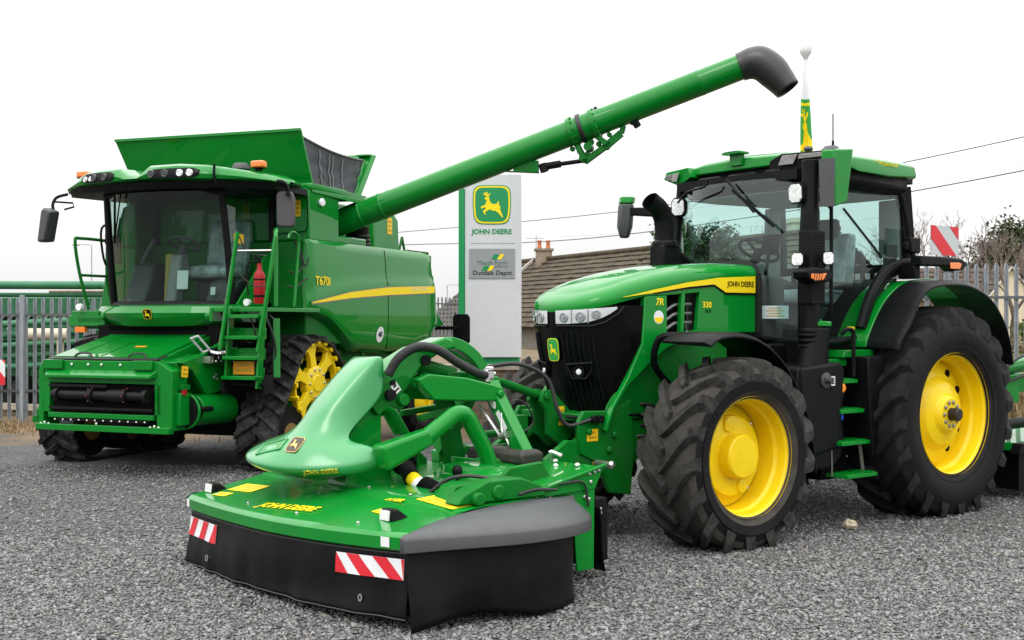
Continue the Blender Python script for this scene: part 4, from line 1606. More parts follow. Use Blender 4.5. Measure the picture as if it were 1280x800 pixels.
tp_, tn_ = snap(bn, (7.1, 1.0, .80), V((6.36, .44, .845)) - V((7.1, 1.0, .80)))
tu = V((-.65, .75, 0))
tu = (tu - tn_ * tu.dot(tn_)).normalized()
text('JOHN DEERE', .042, tp_ - tn_ * .006, tu, tn_.cross(tu), mat('dull_yellow_print', (.36, .36, .02), .5), bn, bold=.01, ex=.016)
g = G()
g.prism([(6.10, .60), (6.05, .86), (5.70, .90), (5.66, .60)], 'y', Y0 - .10, Y0 + .16)
g.prism([(6.06, .98), (5.78, 1.36), (5.72, 1.36), (5.74, .60), (6.06, .60)], 'y', Y0 - .05, Y0 + .10)
build('bonnet_support', g, GREEN, mo, bevel=.01)

# carrying frame ------------------------------------------------------
for s in (1, -1):
    yy = Y0 + s * .54
    g = G()
    g.beam((6.02, yy, .925), (5.60, yy - .0, 1.06), .17, .19, w2=.12, h2=.12)
    bx = build('frame_box', g, GREEN, mo, bevel=.03, seg=3)
    g = G()
    g.tube([(5.62, yy, 1.055), (5.46, yy, 1.15), (5.36, yy, 1.205), (5.27, yy, 1.19), (5.20, yy, 1.09), (5.10, yy, .92), (5.02, yy, .72)], .062, 16, sm=5)
    build('frame_tube', g, GREEN, mo)
g = G()
for s in (1, -1):
    g.prism([(5.10, .62), (5.10, .80), (5.0, .86), (4.92, .78), (4.92, .62)], 'y', Y0 + s * .50, Y0 + s * .58)
build_each('tube_foot', g, GREENM, mo, bevel=.01)

# headstock: A frame with coupling ------------------------------------
ax_ = 4.72
g = G()
for s in (1, -1):
    g.beam((ax_, Y0 + s * .10, 1.40), (ax_ + .02, Y0 + s * .58, .84), .13, .10, up=(1, 0, 0))
    g.beam((ax_ + .02, Y0 + s * .58, .84), (ax_, Y0 + s * .60, .60), .12, .10, up=(1, 0, 0))
    g.prism([(ax_ + .06, .74), (ax_ + .06, .5), (ax_ - .12, .46), (ax_ - .16, .6), (ax_ - .08, .78)], 'y', Y0 + s * .50, Y0 + s * .56)
g.box(ax_ - .05, ax_ + .05, Y0 - .16, Y0 + .16, 1.30, 1.46)
g.prism([(ax_ + .16, 1.34), (ax_ + .20, 1.50), (ax_ + .04, 1.58), (ax_ - .06, 1.46), (ax_ - .02, 1.30)], 'y', Y0 - .09, Y0 + .10)
g.beam((ax_, Y0 - .55, .86), (ax_, Y0 + .55, .86), .08, .08)
hs = build('headstock', g, GREEN, mo, bevel=.01)
g = G()
d_ = (V((ax_ + .02, Y0 + .58, .84)) - V((ax_, Y0 + .10, 1.40)))
u_ = d_.normalized()
nrm = V((1, 0, 0))
sd_ = u_.cross(nrm)


def on_leg(t, off, w):
    c_ = V((ax_ + .057, Y0 + .10, 1.40)) + d_ * t
    return [c_ - u_ * off + sd_ * w, c_ + u_ * off + sd_ * w, c_ + u_ * off - sd_ * w, c_ - u_ * off - sd_ * w]


g.slab(on_leg(.50, .09, .022), (.003, 0, 0))
P = [V((ax_ + .057, Y0 + .10, 1.40)) + d_ * .24 + u_ * (.07 * cos(a)) + sd_ * (.035 * sin(a)) for a in [pi * k_ / 10 - pi / 2 for k_ in range(11)]]
P = [V((ax_ + .058, Y0 + .10, 1.40)) + d_ * .22 + u_ * (.085 * cos(a)) + sd_ * (.032 * sin(a) + .0) for a in [2 * pi * k_ / 20 for k_ in range(20)]]
g.slab(P, (.003, 0, 0))
build('white_label', g, WHITE, hs, flat=True)
# lifting arms between bonnet and headstock
g = G()
up = [(5.86, 1.33), (5.80, 1.46), (5.62, 1.60), (5.42, 1.70), (5.16, 1.775), (5.08, 1.75), (5.06, 1.69), (5.20, 1.66), (5.38, 1.56), (5.48, 1.44), (5.54, 1.38), (5.66, 1.33)]
g.prism(up, 'y', Y0 - .10, Y0 + .14)
bo = build('boom', g, GREEN, mo, bevel=.02, seg=3)
g = G()
pth = catmull([(5.10, 1.735, 0), (4.98, 1.70, 0), (4.86, 1.62, 0), (4.78, 1.52, 0)], 5)
for yy in (Y0 - .14, Y0 + .02):
    rings = []
    for p, q in zip(pth, pth[1:] + [pth[-1] * 2 - pth[-2]]):
        d = (q - p).normalized()
        nn = V((-d.y, d.x, 0)) * .045
        rings.append([(p.x + nn.x, yy, p.y + nn.y), (p.x + nn.x, yy + .10, p.y + nn.y), (p.x - nn.x, yy + .10, p.y - nn.y), (p.x - nn.x, yy, p.y - nn.y)])
    g.loft(rings)
build_each('upper_link', g, GREEN, mo, bevel=.008)
g = G()
low = [(5.46, 1.40), (5.50, 1.46), (5.40, 1.50), (5.05, 1.46), (4.80, 1.40), (4.70, 1.37), (4.68, 1.31), (4.74, 1.27), (5.05, 1.28), (5.36, 1.30)]
g.prism(low, 'y', Y0 + .16, Y0 + .26)
g.prism(low, 'y', Y0 - .22, Y0 - .12)
g.cyl((4.74, Y0 - .25, 1.325), (4.74, Y0 + .29, 1.325), .03, 12)
build('lower_link', g, GREEN, mo, bevel=.012)
g = G()
g.prism([(5.84, 1.27), (5.80, 1.40), (5.66, 1.47), (5.54, 1.50), (5.48, 1.44), (5.56, 1.37), (5.52, 1.29), (5.58, 1.23), (5.68, 1.27), (5.78, 1.20)], 'y', Y0 + .10, Y0 + .15)
g.cyl((5.58, Y0, 1.31), (5.58, Y0 + .20, 1.31), .045, 14)
g.cyl((5.46, Y0, 1.42), (5.46, Y0 + .19, 1.42), .03, 14)
g.cyl((5.24, Y0 - .05, 1.545), (5.30, Y0 + .02, 1.46), .06, 14)
g.cyl((5.40, Y0 + .02, 1.58), (5.02, Y0 + .02, 1.48), .06, 14)
g.box(5.0, 5.12, Y0 - .05, Y0 + .10, 1.40, 1.50)
build('pivot_bracket', g, GREENM, mo, bevel=.006)
g = G()
g.cyl((5.69, Y0 + .13, 1.35), (5.69, Y0 + .19, 1.35), .042, 16)
g.cyl((5.36, Y0 + .13, 1.60), (5.36, Y0 + .165, 1.60), .04, 16)
g.cyl((5.66, Y0 + .13, 1.44), (5.66, Y0 + .17, 1.44), .02, 12)
build_each('pivot_pin', g, BLACKP, mo)
sticker((5.63, Y0 + .152, 1.40), (-.8, 0, .6), (.6, 0, .8), .06, .08, mo, WHITE, 2, 'label_plate')
# dark spring legs behind
g = G()
g.beam((5.02, Y0 - .10, 1.30), (4.84, Y0 - .18, .62), .13, .10, h2=.16)
g.beam((5.3, Y0 - .3, 1.18), (4.85, Y0 - .32, 1.22), .05, .05)
g.beam((5.02, Y0 + .1, 1.22), (5.4, Y0 + .1, 1.16), .05, .05)
build('spring_strut', g, GREENM, mo, bevel=.01)
g = G()
g.tube([(5.74, Y0 + .22, 1.50), (5.66, Y0 + .24, 1.62), (5.50, Y0 + .24, 1.70), (5.30, Y0 + .22, 1.68), (5.10, Y0 + .20, 1.58), (4.92, Y0 + .18, 1.50), (4.80, Y0 + .16, 1.47)], .034, 12, sm=7)
hz_ = build('hose_bundle', g, mat('ribbed_hose', (.014, .014, .015), .5, bump=.8, bscale=120), mo)
g = G()
P = catmull([(5.74, Y0 + .22, 1.50), (5.66, Y0 + .24, 1.62), (5.50, Y0 + .24, 1.70), (5.30, Y0 + .22, 1.68), (5.10, Y0 + .20, 1.58), (4.92, Y0 + .18, 1.50)], 12)
for a, b in zip(P[::1], P[1::1]):
    g.lathe(a, b - a, [(.034, 0), (.0375, .004), (.034, .008)], 12, cap=False)
build('spiral_wrap', g, HOSE, hz_)
g = G()
for dy, dz in ((0, 0), (.05, .02), (-.05, .03), (.02, .06)):
    g.cyl((4.84, Y0 + .06 + dy, 1.47 + dz), (4.70, Y0 + .10 + dy, 1.46 + dz), .017, 10)
    g.cyl((4.80, Y0 + .06 + dy, 1.47 + dz), (4.76, Y0 + .075 + dy, 1.467 + dz), .027, 6)
g.cyl((4.86, Y0 + .03, 1.56), (4.92, Y0 + .04, 1.66), .010, 8)
g.box(4.72, 4.80, Y0 - .02, Y0 + .16, 1.42, 1.50)
g.tube([(4.78, Y0 + .33, 1.18), (4.80, Y0 + .36, 1.05), (4.80, Y0 + .44, .94), (4.78, Y0 + .36, .86)], .008, 6, sm=6)
g.cyl((4.85, Y0 + .13, 1.24), (4.80, Y0 + .34, 1.0), .012, 8)
g.cyl((4.80, Y0 + .34, 1.0), (4.80, Y0 + .42, 1.02), .028, 10)
build_each('coupling', g, ZINC, mo)
# document box on the deck and the folding prop under it
g = G()
g.loft([[(4.66, .16, .74), (4.66, .78, .74), (4.84, .80, .74), (4.84, .14, .74)], [(4.65, .14, .79), (4.65, .80, .79), (4.88, .82, .79), (4.88, .12, .79)], [(4.65, .14, .85), (4.65, .80, .85), (4.88, .82, .85), (4.88, .12, .85)], [(4.68, .17, .875), (4.68, .77, .875), (4.85, .79, .875), (4.85, .15, .875)]])
g.v = [(x, y, z + .035) for x, y, z in g.v]
build('tool_box', g, mat('weathered_black_plastic', (.022, .020, .018), .65, dirt=(.09, .08, .065), damt=.5, dscale=6, bump=.2, bscale=150), mo, bevel=.012)
g = G()
g.beam((4.98, .30, .745), (4.88, .98, .70), .05, .035)
g.beam((4.97, .05, .76), (4.93, .5, .75), .04, .05)
g.cyl((4.96, .40, .72), (4.96, .40, .79), .035, 10)
g.v = [(x, y, z + .05) for x, y, z in g.v]
build('prop', g, GREEN, mo, bevel=.006)
bolts([(4.985, .40, .765), (4.70, 1.0, .80), (4.66, 1.2, .815), (4.66, .95, .83)], (.3, .2, 1), .022, mo, name='zinc_fasteners')
g = G()
g.cyl((4.62, .86, .80), (4.66, .90, .90), .018, 8)
g.cyl((4.66, .90, .90), (4.62, .98, .87), .014, 8)
build('clevis_pin', g, ZINC, mo)
# drive shaft with guard
g = G()
sp = [V((5.62, .36, .93)), V((5.70, .48, .86)), V((5.74, .62, .77)), V((5.72, .76, .69)), V((5.68, .86, .645))]
g.tube([(5.58, .26, .95), (5.66, .38, .90), (5.70, .50, .84)], [.11, .12, .085], 16, sm=3)
g.tube([(5.69, .46, .86), (5.74, .64, .765)], .062, 16)
g.tube([(5.735, .62, .775), (5.72, .78, .69)], .052, 16)
d = (V((5.70, .86, .645)) - V((5.72, .74, .71))).normalized()
p = V((5.72, .75, .735))
prof = []
for k_ in range(6):
    prof += [(.05 + .006 * k_, .028 * k_), (.065 + .006 * k_, .028 * k_ + .010), (.05 + .006 * k_, .028 * k_ + .022)]
g.lathe(p, d, prof, 18)
ps = build('drive_shaft', g, BLACKP, mo)
a_, b_ = V((5.735, .635, .768)), V((5.722, .76, .70))
d = (b_ - a_).normalized()
g = G()
g.lathe(a_, d, [(.0535, 0), (.0535, .07)], 16, cap=False, ref=(0, 0, 1))
build('yellow_band', g, YDEC, ps)
g = G()
g.lathe(a_ + d * .07, d, [(.0535, 0), (.0535, .045)], 16, cap=False)
build('white_band', g, WHITE, ps)
bolts([(5.755, .36, .985), (5.76, .43, .96), (5.74, .32, .90)], (1, .3, .4), .012, ps)
g = G()
g.cyl((5.42, .75, .70), (5.42, .75, .78), .014, 10)
g.ball((5.42, .75, .80), .04, .04, .045)
build('knob', g, BLACKP, mo)
g = G()
for (x_, y_, z_) in ((5.3, -.1, .74), (5.25, -.35, .74)):
    g.prism([(x_ + .12, z_), (x_ + .10, z_ + .14), (x_, z_ + .22), (x_ - .10, z_ + .14), (x_ - .10, z_)], 'y', y_ - .02, y_ + .02)
    g.cyl((x_, y_ - .06, z_ + .14), (x_, y_ + .06, z_ + .14), .03, 10)
build('lug_bracket', g, GREENM, mo, bevel=.006)

# ================================================================ COMBINE HARVESTER
CA = radians(248)
CO_ = V((-4.07, 16.43, 0))
CFv, CLv = V((cos(CA), sin(CA), 0)), V((-sin(CA), cos(CA), 0))


def CW(x, y, z=0):
    return CO_ + CFv * x + CLv * y + V((0, 0, z))


co = thing('combine_harvester', 'big green combine harvester on rubber tracks, long unloading pipe swung out', 'combine harvester', CO_, CA)
COMBG = mat('combine_paint', (.001, .185, .017), rough=.38, spec=.05, coat=1., coat_rough=.012, noise=.04, nscale=2, rnoise=.05)
TRKM = mat('track_rubber', (.009, .009, .0095), rough=.7, spec=.16, noise=.3, nscale=5, dirt=(.10, .097, .092), dscale=7, damt=.55, bump=.3, bscale=90)

# tracks --------------------------------------------------------------
def belt_path(circs, step):
    P = []
    for cx, cz, r in circs:
        for k_ in range(160):
            a = 2 * pi * k_ / 160
            P.append((cx + r * cos(a), cz + r * sin(a)))
    P = sorted(set(P))

    def cross(o, a, b):
        return (a[0] - o[0]) * (b[1] - o[1]) - (a[1] - o[1]) * (b[0] - o[0])
    lo, hi = [], []
    for p in P:
        while len(lo) > 1 and cross(lo[-2], lo[-1], p) <= 0:
            lo.pop()
        lo.append(p)
    for p in P[::-1]:
        while len(hi) > 1 and cross(hi[-2], hi[-1], p) <= 0:
            hi.pop()
        hi.append(p)
    H = lo[:-1] + hi[:-1]
    Ls = [0]
    for a, b in zip(H, H[1:] + H[:1]):
        Ls.append(Ls[-1] + hypot(b[0] - a[0], b[1] - a[1]))
    T = Ls[-1]
    n = int(round(T / step))

    def at(s):
        s %= T
        import bisect
        i = min(bisect.bisect_right(Ls, s) - 1, len(H) - 1)
        a, b = H[i], H[(i + 1) % len(H)]
        f = (s - Ls[i]) / max(Ls[i + 1] - Ls[i], 1e-9)
        d = V((b[0] - a[0], 0, b[1] - a[1])).normalized()
        return V((lerp(a[0], b[0], f), 0, lerp(a[1], b[1], f))), V((d.z, 0, -d.x))
    return at, T, n


SPX, SPZ = .28, 1.06
circs = [(SPX, SPZ, .555), (.90, .435, .385), (-.70, .40, .35), (.1, .34, .29)]
at, TT, _ = belt_path(circs, .1)
for s in (1, -1):
    yc, hw = s * 1.55, .30
    g = G()
    rings = []
    nn = 150
    for k_ in range(nn + 1):
        p, n = at(TT * k_ / nn)
        rings.append([p + V((0, yc - hw, 0)), p + n * .022 + V((0, yc - hw, 0)), p + n * .028 + V((0, yc - hw * .3, 0)), p + n * .028 + V((0, yc + hw * .3, 0)), p + n * .022 + V((0, yc + hw, 0)), p + V((0, yc + hw, 0))])
    g.loft(rings, caps=False)
    nl = 34
    for side in (1, -1):
        for k_ in range(nl):
            s0 = TT * (k_ + (.5 if side > 0 else 0)) / nl
            rr_ = []
            for t in (0, .25, .5, .75, 1.0):
                # chevrons: the middle leads
                sc_ = s0 - t * .17
                y_ = yc + side * lerp(-.02, hw, t)
                h_ = .06 if t < .9 else .045
                ring = []
                for ds, hh in ((-.046, .018), (-.028, .022 + h_), (.028, .022 + h_), (.046, .018)):
                    p, n = at(sc_ + ds)
                    ring.append(p + n * hh + V((0, y_, 0)))
                rr_.append(ring)
            g.loft(rr_)
    tk = build('track', g, TRKM, co, sharp=30)
    g = G()
    yo = yc + s * .22
    g.lathe((SPX, yo, SPZ), (0, s, 0), [(.235, -.10), (.235, .0), (.20, .02), (.12, .02), (.10, .035), (.001, .035)], 32)
    NS = 6
    for k_ in range(NS):
        a = 2 * pi * k_ / NS + .3
        for o_ in (0,):
            rd, tn = V((cos(a), 0, sin(a))), V((-sin(a), 0, cos(a)))
            c_ = V((SPX, yo, SPZ))
            Q = [c_ + rd * .20 - tn * .075, c_ + rd * .36 - tn * .062, c_ + rd * .50 - tn * .125, c_ + rd * .50 + tn * .125, c_ + rd * .36 + tn * .062, c_ + rd * .20 + tn * .075]
            g.slab([q + V((0, s * .005, 0)) for q in Q], (0, -s * .07, 0))
    g.lathe((SPX, yo, SPZ), (0, s, 0), [(.485, -.07), (.485, .015), (.525, .015), (.525, -.07), (.485, -.07)], 48, cap=False)
    for k_ in range(20):
        a = 2 * pi * k_ / 20
        rd, tn = V((cos(a), 0, sin(a))), V((-sin(a), 0, cos(a)))
        c_ = V((SPX, yo, SPZ)) + rd * .54
        g.loft([[c_ + rd * x_ + tn * z_ + V((0, y_ * s, 0)) for x_, z_ in ((-.03, -.032), (.015, -.028), (.015, .028), (-.03, .032))] for y_ in (.06, -.46)])
    dw = build('drive_wheel', g, YEL, tk, bevel=.008, sharp=35)
    bolts([(SPX + .185 * cos(2 * pi * k_ / 10), yo + s * .02, SPZ + .185 * sin(2 * pi * k_ / 10)) for k_ in range(10)], (0, s, 0), .019, tk)
    for cx_, cz_, r_ in circs[1:3] + [(.1, .31, .25), (-.35, .31, .25)]:
        g = G()
        for yy in (yc + .13, yc - .13):
            g.lathe((cx_, yy - .1, cz_), (0, 1, 0), [(r_ * .4, -.01), (r_ * .8, .02), (r_ - .015, .0), (r_ - .012, .20), (r_ * .8, .18), (r_ * .4, .21), (.001, .21)], 28)
        iw = build('idler_wheel', g, BLACKP, tk)  # yellow wheels turned black: shade under the feeder put into the colour
        g = G()
        for e_ in (1, -1):
            g.lathe((cx_, yc + e_ * .235, cz_), (0, e_, 0), [(r_ * .45, -.03), (r_ * .42, .012), (r_ * .2, .02), (.001, .02)], 20)
        build('idler_hub', g, mat('shaded_yellow', (.18, .12, .01), .6), iw)  # hub yellow dulled to paint in the shade
    g = G()
    g.prism([(-.7, .36), (.9, .38), (.75, .6), (.35, 1.0), (.2, 1.0), (-.5, .6)], 'y', yc - .2, yc + .05)
    build('track_frame', g, GREENM, tk)

# rear wheels -----------------------------------------------------------
for s in (1, -1):
    cx, cy, cz = -3.75, 1.15 * s, .60
    g = G()
    g.lathe((cx, cy + s * .12, cz), (0, s, 0), [(.31, -.08), (.28, -.03), (.2, -.03), (.15, .02), (.08, .05), (.001, .05)], 28)
    wh = build('wheel', g, YEL, co)
    tyre(wh, cx, cy, cz, .60, .44, .33, 16, TYRE, lug=.045, k=.5)
    rim_mesh(wh, cx, cy + s * .19, cz, s, .33, [(.345, 0), (.33, -.02), (.31, -.04), (.30, -.3), (.34, -.38)])
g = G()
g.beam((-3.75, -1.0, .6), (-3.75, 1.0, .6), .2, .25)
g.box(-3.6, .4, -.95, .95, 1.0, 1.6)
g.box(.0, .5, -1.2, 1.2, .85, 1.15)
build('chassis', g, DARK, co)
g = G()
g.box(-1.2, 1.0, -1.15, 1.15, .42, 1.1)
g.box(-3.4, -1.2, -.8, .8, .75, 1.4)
build('shade_filler', g, DARK, co)  # dark boxes added between the tracks to deepen the shade below

# feeder house -------------------------------------------------------------
g = G()
X = 2.23
# front frame around the mouth
g.box(2.02, X, -.90, .80, 1.12, 1.20)       # brow
g.box(2.0, X, -.90, -.80, .76, 1.12)
g.box(2.0, X, .77, .86, .76, 1.12)
g.loft([[(X, -.88, 1.20), (X, .82, 1.20), (X, .82, 1.39), (X, -.88, 1.39)], [(2.0, -.88, 1.20), (2.0, .82, 1.20), (2.0, .82, 1.42), (2.0, -.88, 1.42)]])
g.loft([[(X + .03, -.80, .76), (X + .03, .77, .76), (X + .03, .77, .70), (X + .03, -.80, .70)], [(2.0, -.80, .76), (2.0, .77, .76), (2.0, .77, .66), (2.0, -.80, .66)]])
# sloping brow plate standing proud
g.loft([[(X, -.84, 1.28), (X, .80, 1.28), (X + .09, .76, 1.22), (X + .09, -.80, 1.22)], [(X, -.84, 1.20), (X, .80, 1.20), (X + .09, .76, 1.185), (X + .09, -.80, 1.185)]])
# side cheeks flaring to the bottom
for s, y0_, y1_ in ((1, .80, 1.02), (-1, -.90, -.97)):
    g.loft([[(X, y0_, 1.39), (X, y1_, 1.28), (X, y1_, .58), (X, y0_, .58)], [(1.95, y0_, 1.42), (1.95, y1_, 1.30), (1.95, y1_, .58), (1.95, y0_, .58)]])
g.beam((X + .02, -.96, .585), (X + .02, 1.02, .585), .10, .075)
for y_ in (-.72, .62):
    g.box(X - .06, X + .04, y_ - .14, y_ + .14, 1.29, 1.40)
fh = build('feeder_house', g, COMBG, co, bevel=.006)
g = G()
g.loft([[(2.15, -.84, 1.425), (2.15, .80, 1.425), (2.15, .80, .72), (2.15, -.84, .72)], [(1.0, -.80, 1.72), (1.0, .80, 1.72), (.9, .80, 1.0), (.9, -.80, 1.0)]])
build('feeder_body', g, COMBG, fh, bevel=.01)
g = G()
g.box(2.14, 2.165, -.80, .77, .76, 1.20)
build('feeder_mouth', g, DARK, fh)
g = G()
g.cyl((2.28, -.70, .98), (2.28, .72, .98), .055, 20)
for y_ in (-.62, -.10, .40, .70):
    g.cyl((2.28, y_ - .025, .98), (2.28, y_ + .025, .98), .085, 20)
g.beam((2.26, -.78, .82), (2.26, .76, .82), .02, .03)
g.beam((2.26, -.78, 1.09), (2.26, .1, 1.09), .02, .03)
g.cyl((2.285, .16, .98), (2.285, .38, .98), .075, 20)
build('feed_drum', g, mat('drum_steel', (.006, .0055, .0055), .5, spec=.2), fh)
g = G()
for y_ in (-.12, .40):
    for k_ in range(7):
        a = k_ * .9
        g.ball((2.28 + .09 * cos(a), y_, .98 + .09 * sin(a)), .012)
build('drum_fingers', g, mat('red_bolts', (.10, .012, .006), .5), fh)
g = G()
g.box(X + .025, X + .04, -.72, .70, .665, .69)
build('knife_strip', g, BLACKP, fh)
bolts([(X + .042, -.68 + k_ * .122, .678) for k_ in range(12)], (1, 0, 0), .011, fh, m=mat('white_rivet', (.7, .72, .7), .4))
bolts([(X + .04, y_, z_) for y_, z_ in ((-.90, .62), (-.84, .635), (-.78, .62), (-.86, .60), (.74, .62), (.80, .635), (.86, .62), (.92, .60), (-.05, .64))] + [(X + .01, y_, 1.345) for y_ in (-.45, -.2, .0, .28, .5)], (1, 0, .1), .016, fh, m=mat('pale_bolt', (.6, .68, .6), .4))
g = G()
g.loft([[(2.16, -.80, 1.44), (2.16, .76, 1.44), (1.05, .74, 1.735), (1.05, -.74, 1.735)], [(2.16, -.80, 1.425), (2.16, .76, 1.425), (1.05, .74, 1.72), (1.05, -.74, 1.72)]])
build('feeder_top', g, COMBG, fh)
g = G()
g.slab([(2.22, -.84, 1.402), (2.22, .80, 1.402), (2.03, .80, 1.446), (2.03, -.84, 1.446)], (0, 0, .012))
for y_ in (-.35, .46):
    g.tube([(2.16, y_ - .14, 1.425), (2.14, y_ - .08, 1.475), (2.14, y_ + .08, 1.475), (2.16, y_ + .14, 1.425)], .013, 6, sm=4)
build('feeder_seal', g, HOSE, fh)
sticker((1.75, .18, 1.553), (0, 1, 0), (-1, 0, .26), .16, .05, fh, ORANGE)
# hinged shield and drive on the left of the feeder house
g = G()
g.prism([(2.12, 1.38), (1.72, 1.46), (1.30, 1.60), (1.15, 1.62), (1.22, 1.02), (1.62, .97), (1.90, 1.28)], 'y', .98, 1.06)
g.prism([(2.14, 1.38), (1.72, 1.47), (1.60, 1.44), (2.05, 1.22)], 'y', .84, 1.0)
dg_ = build('drive_shield', g, COMBG, co, bevel=.01)
g = G()
g.cyl((1.85, 1.0, .80), (1.15, 1.0, .78), .19, 28)
g.cyl((1.95, 1.0, .80), (1.98, 1.0, .80), .22, 28)
g.box(1.96, 2.16, .95, 1.08, .64, 1.02)
build('gearbox_housing', g, COMBG, dg_, bevel=.008)
g = G()
g.lathe((1.93, 1.0, .80), (1, 0, 0), [(.21, 0), (.215, .02), (.20, .05), (.1, .06)], 28)
g.cyl((1.93, 1.19, .82), (1.70, 1.19, .82), .03, 10)
g.ball((1.9, 1.12, .8), .08)
build('shaft_guard', g, BLACKP, dg_)
g = G()
g.box(2.06, 2.11, 1.06, 1.10, 1.0, 1.06)
build('red_clip', g, RED, dg_)
sticker((2.05, 1.062, 1.27), (-1, 0, -.1), (0, 0, 1), .12, .13, dg_, YSTK, 2)
g = G()
c_ = [(1.62, 1.09, 1.53), (1.62, 1.09, 1.66), (1.38, 1.09, 1.60), (1.38, 1.09, 1.50)]
c_ = [(1.80, .96, 1.66), (1.80, 1.06, 1.69), (1.62, 1.10, 1.52), (1.62, 1.0, 1.49)]
for a, b in zip(c_, c_[1:] + c_[:1]):
    g.beam(a, b, .022, .022)
build('plate_holder', g, SILV, dg_)
g = G()
for k_ in range(6):
    g.cyl((1.58 - .03 * k_, 1.08, 1.52 - .03 * (k_ % 3)), (1.50 - .03 * k_, 1.17, 1.46 - .02 * k_), .028, 10)
g.box(1.35, 1.6, 1.06, 1.16, 1.38, 1.54)
build('multicoupler', g, BLACKP, dg_)
bolts([(1.55, 1.175, 1.42), (1.50, 1.175, 1.38), (1.60, 1.175, 1.38), (1.48, 1.062, 1.18), (1.44, 1.062, 1.21), (1.42, 1.062, 1.16)], (0, 1, 0), .018, dg_)

g = G()
for k_ in range(4):
    g.tube([(1.52 - .05 * k_, 1.12, 1.46), (1.40 - .06 * k_, 1.22, 1.36 - .05 * k_), (1.20, 1.18, 1.42 - .06 * k_), (1.0, 1.05, 1.55 - .05 * k_)], .014, 6, sm=4)
build_each('hydraulic_hose', g, HOSE, dg_)
g = G()
for k_ in range(5):
    g.cyl((1.62 - .05 * k_, 1.12, 1.50), (1.60 - .05 * k_, 1.22, 1.47), .02, 8)
g.box(1.62, 1.70, 1.06, 1.16, 1.36, 1.44)
build_each('hose_coupling', g, ZINC, dg_)
g = G()
g.box(2.0, 2.2, -1.10, -.97, .62, .70)
g.prism([(2.2, .66), (2.2, .78), (2.05, .95), (1.9, .95), (1.9, .66)], 'y', -1.04, -.98)
g.box(2.0, 2.12, .93, 1.10, 1.06, 1.12)
g.prism([(2.05, 1.15), (2.05, 1.34), (1.75, 1.36), (1.80, 1.18)], 'y', .90, .93)
build_each('latch_plate', g, GREENM, fh)
g = G()
for y_ in (-.5, -.1, .3):
    g.beam((2.12, y_, 1.452), (1.10, y_ * .9, 1.722), .03, .012)
build_each('feeder_rib', g, COMBG, fh)

# cab -------------------------------------------------------------------
g = G()
fas = []
for k_ in range(17):
    a = -1 + k_ / 8
    y_ = .03 + a * 1.10
    bx = 1.42 - .38 * abs(a) ** 2.4
    fas.append([(bx - .10, y_, 2.075), (bx - .01, y_, 2.05), (bx + .045, y_, 1.97), (bx + .03, y_, 1.90 + .03 * abs(a)), (bx - .09, y_, 1.80 + .06 * abs(a) ** 3), (bx - .35, y_, 1.79 + .06 * abs(a) ** 3), (bx - .35, y_, 2.075)])
g.loft(fas)
fa_ = build('cab_fascia', g, COMBG, co, sharp=35)
emblem((1.465, .05, 1.955), (0, 1, 0), (.25, 0, 1), .135, .135, co, bg=BLACKP, fg=YDEC, ex=.004)
for y_, m_, r_ in ((.99, LENS, .042), (.83, COMBG, .055), (-.86, COMBG, .055)):
    g = G()
    bx = 1.42 - .38 * abs((y_ - .03) / 1.1) ** 2.4
    sg = 1 if y_ > 0 else -1
    g.lathe((bx + .02, y_, 1.93), (1, .55 * sg, .0), [(r_, 0), (r_, .015), (r_ * .7, .03), (.001, .035)], 20)
    build('fascia_lamp', g, m_, fa_)
g = G()
g.box(.1, 1.2, -.95, .95, 1.55, 1.82)
g.prism([(1.25, 1.80), (1.05, 1.60), (.9, 1.2), (.2, 1.2), (.2, 1.8)], 'y', -.75, .75)
build('cab_underside', g, DARK, co)
# frame
rs_ = [(-1.5, 1.18, 0, 3.54, 0), (-1.05, 1.46, 0, 3.55, 0), (-.5, 1.54, 0, 3.55, 0), (0, 1.58, 0, 3.55, 0), (.5, 1.55, 0, 3.55, 0), (1.0, 1.45, 0, 3.55, 0), (1.3, 1.28, 0, 3.55, 0), (1.6, 1.05, 0, 3.54, 0)]
fr = G()
for s in (1, -1):
    fr.tube([(.92, .93 * s, 2.08), (1.0, .93 * s, 2.7), (1.10, .90 * s, 3.52)], [.05, .045, .045], 8, sm=3)
    fr.tube([(.02, .94 * s, 2.08), (.02, .94 * s, 3.5)], .05, 8)
    fr.tube([(.02, .94 * s, 2.08), (.92, .93 * s, 2.08)], .04, 8)
fr.tube([(.92, -.93, 2.08), (1.12, -.5, 2.08), (1.18, 0, 2.08), (1.12, .5, 2.08), (.92, .93, 2.08)], .045, 8, sm=4)
fr.loft([[(xf - .10, y_, zb_ - .03) for y_, xf, zt_, zb_, xr in rs_][::1] + [(.05, 1.5, 3.52), (.05, -1.4, 3.52)], [(xf - .06, y_, zb_ + .06) for y_, xf, zt_, zb_, xr in rs_] + [(.05, 1.5, 3.60), (.05, -1.4, 3.60)]])
fr.box(-.10, -.04, -.9, .9, 2.0, 2.45)
fr.tube([(1.10, -.9, 3.5), (1.3, 0, 3.5), (1.10, .9, 3.5)], .05, 8, sm=5)
build('cab_frame', fr, BLACKP, co)
g = G()
grid = []
for k_ in range(15):
    a = -1 + k_ / 7
    grid.append([(lerp(.93, 1.10, t) + .26 * (1 - a * a), a * .91, lerp(2.09, 3.5, t)) for t in (0, .25, .5, .75, 1)])
g.sheet(grid, (-.006, 0, 0))
build('windscreen', g, GLASSC, co, sharp=60)
for s in (1, -1):
    g = G()
    g.prism([(.06, 2.12), (.90, 2.12), (.98, 2.7), (1.06, 3.46), (.06, 3.46)], 'y', s * .935, s * .941)
    build('side_window', g, GLASSC, co, flat=True)
g = G()
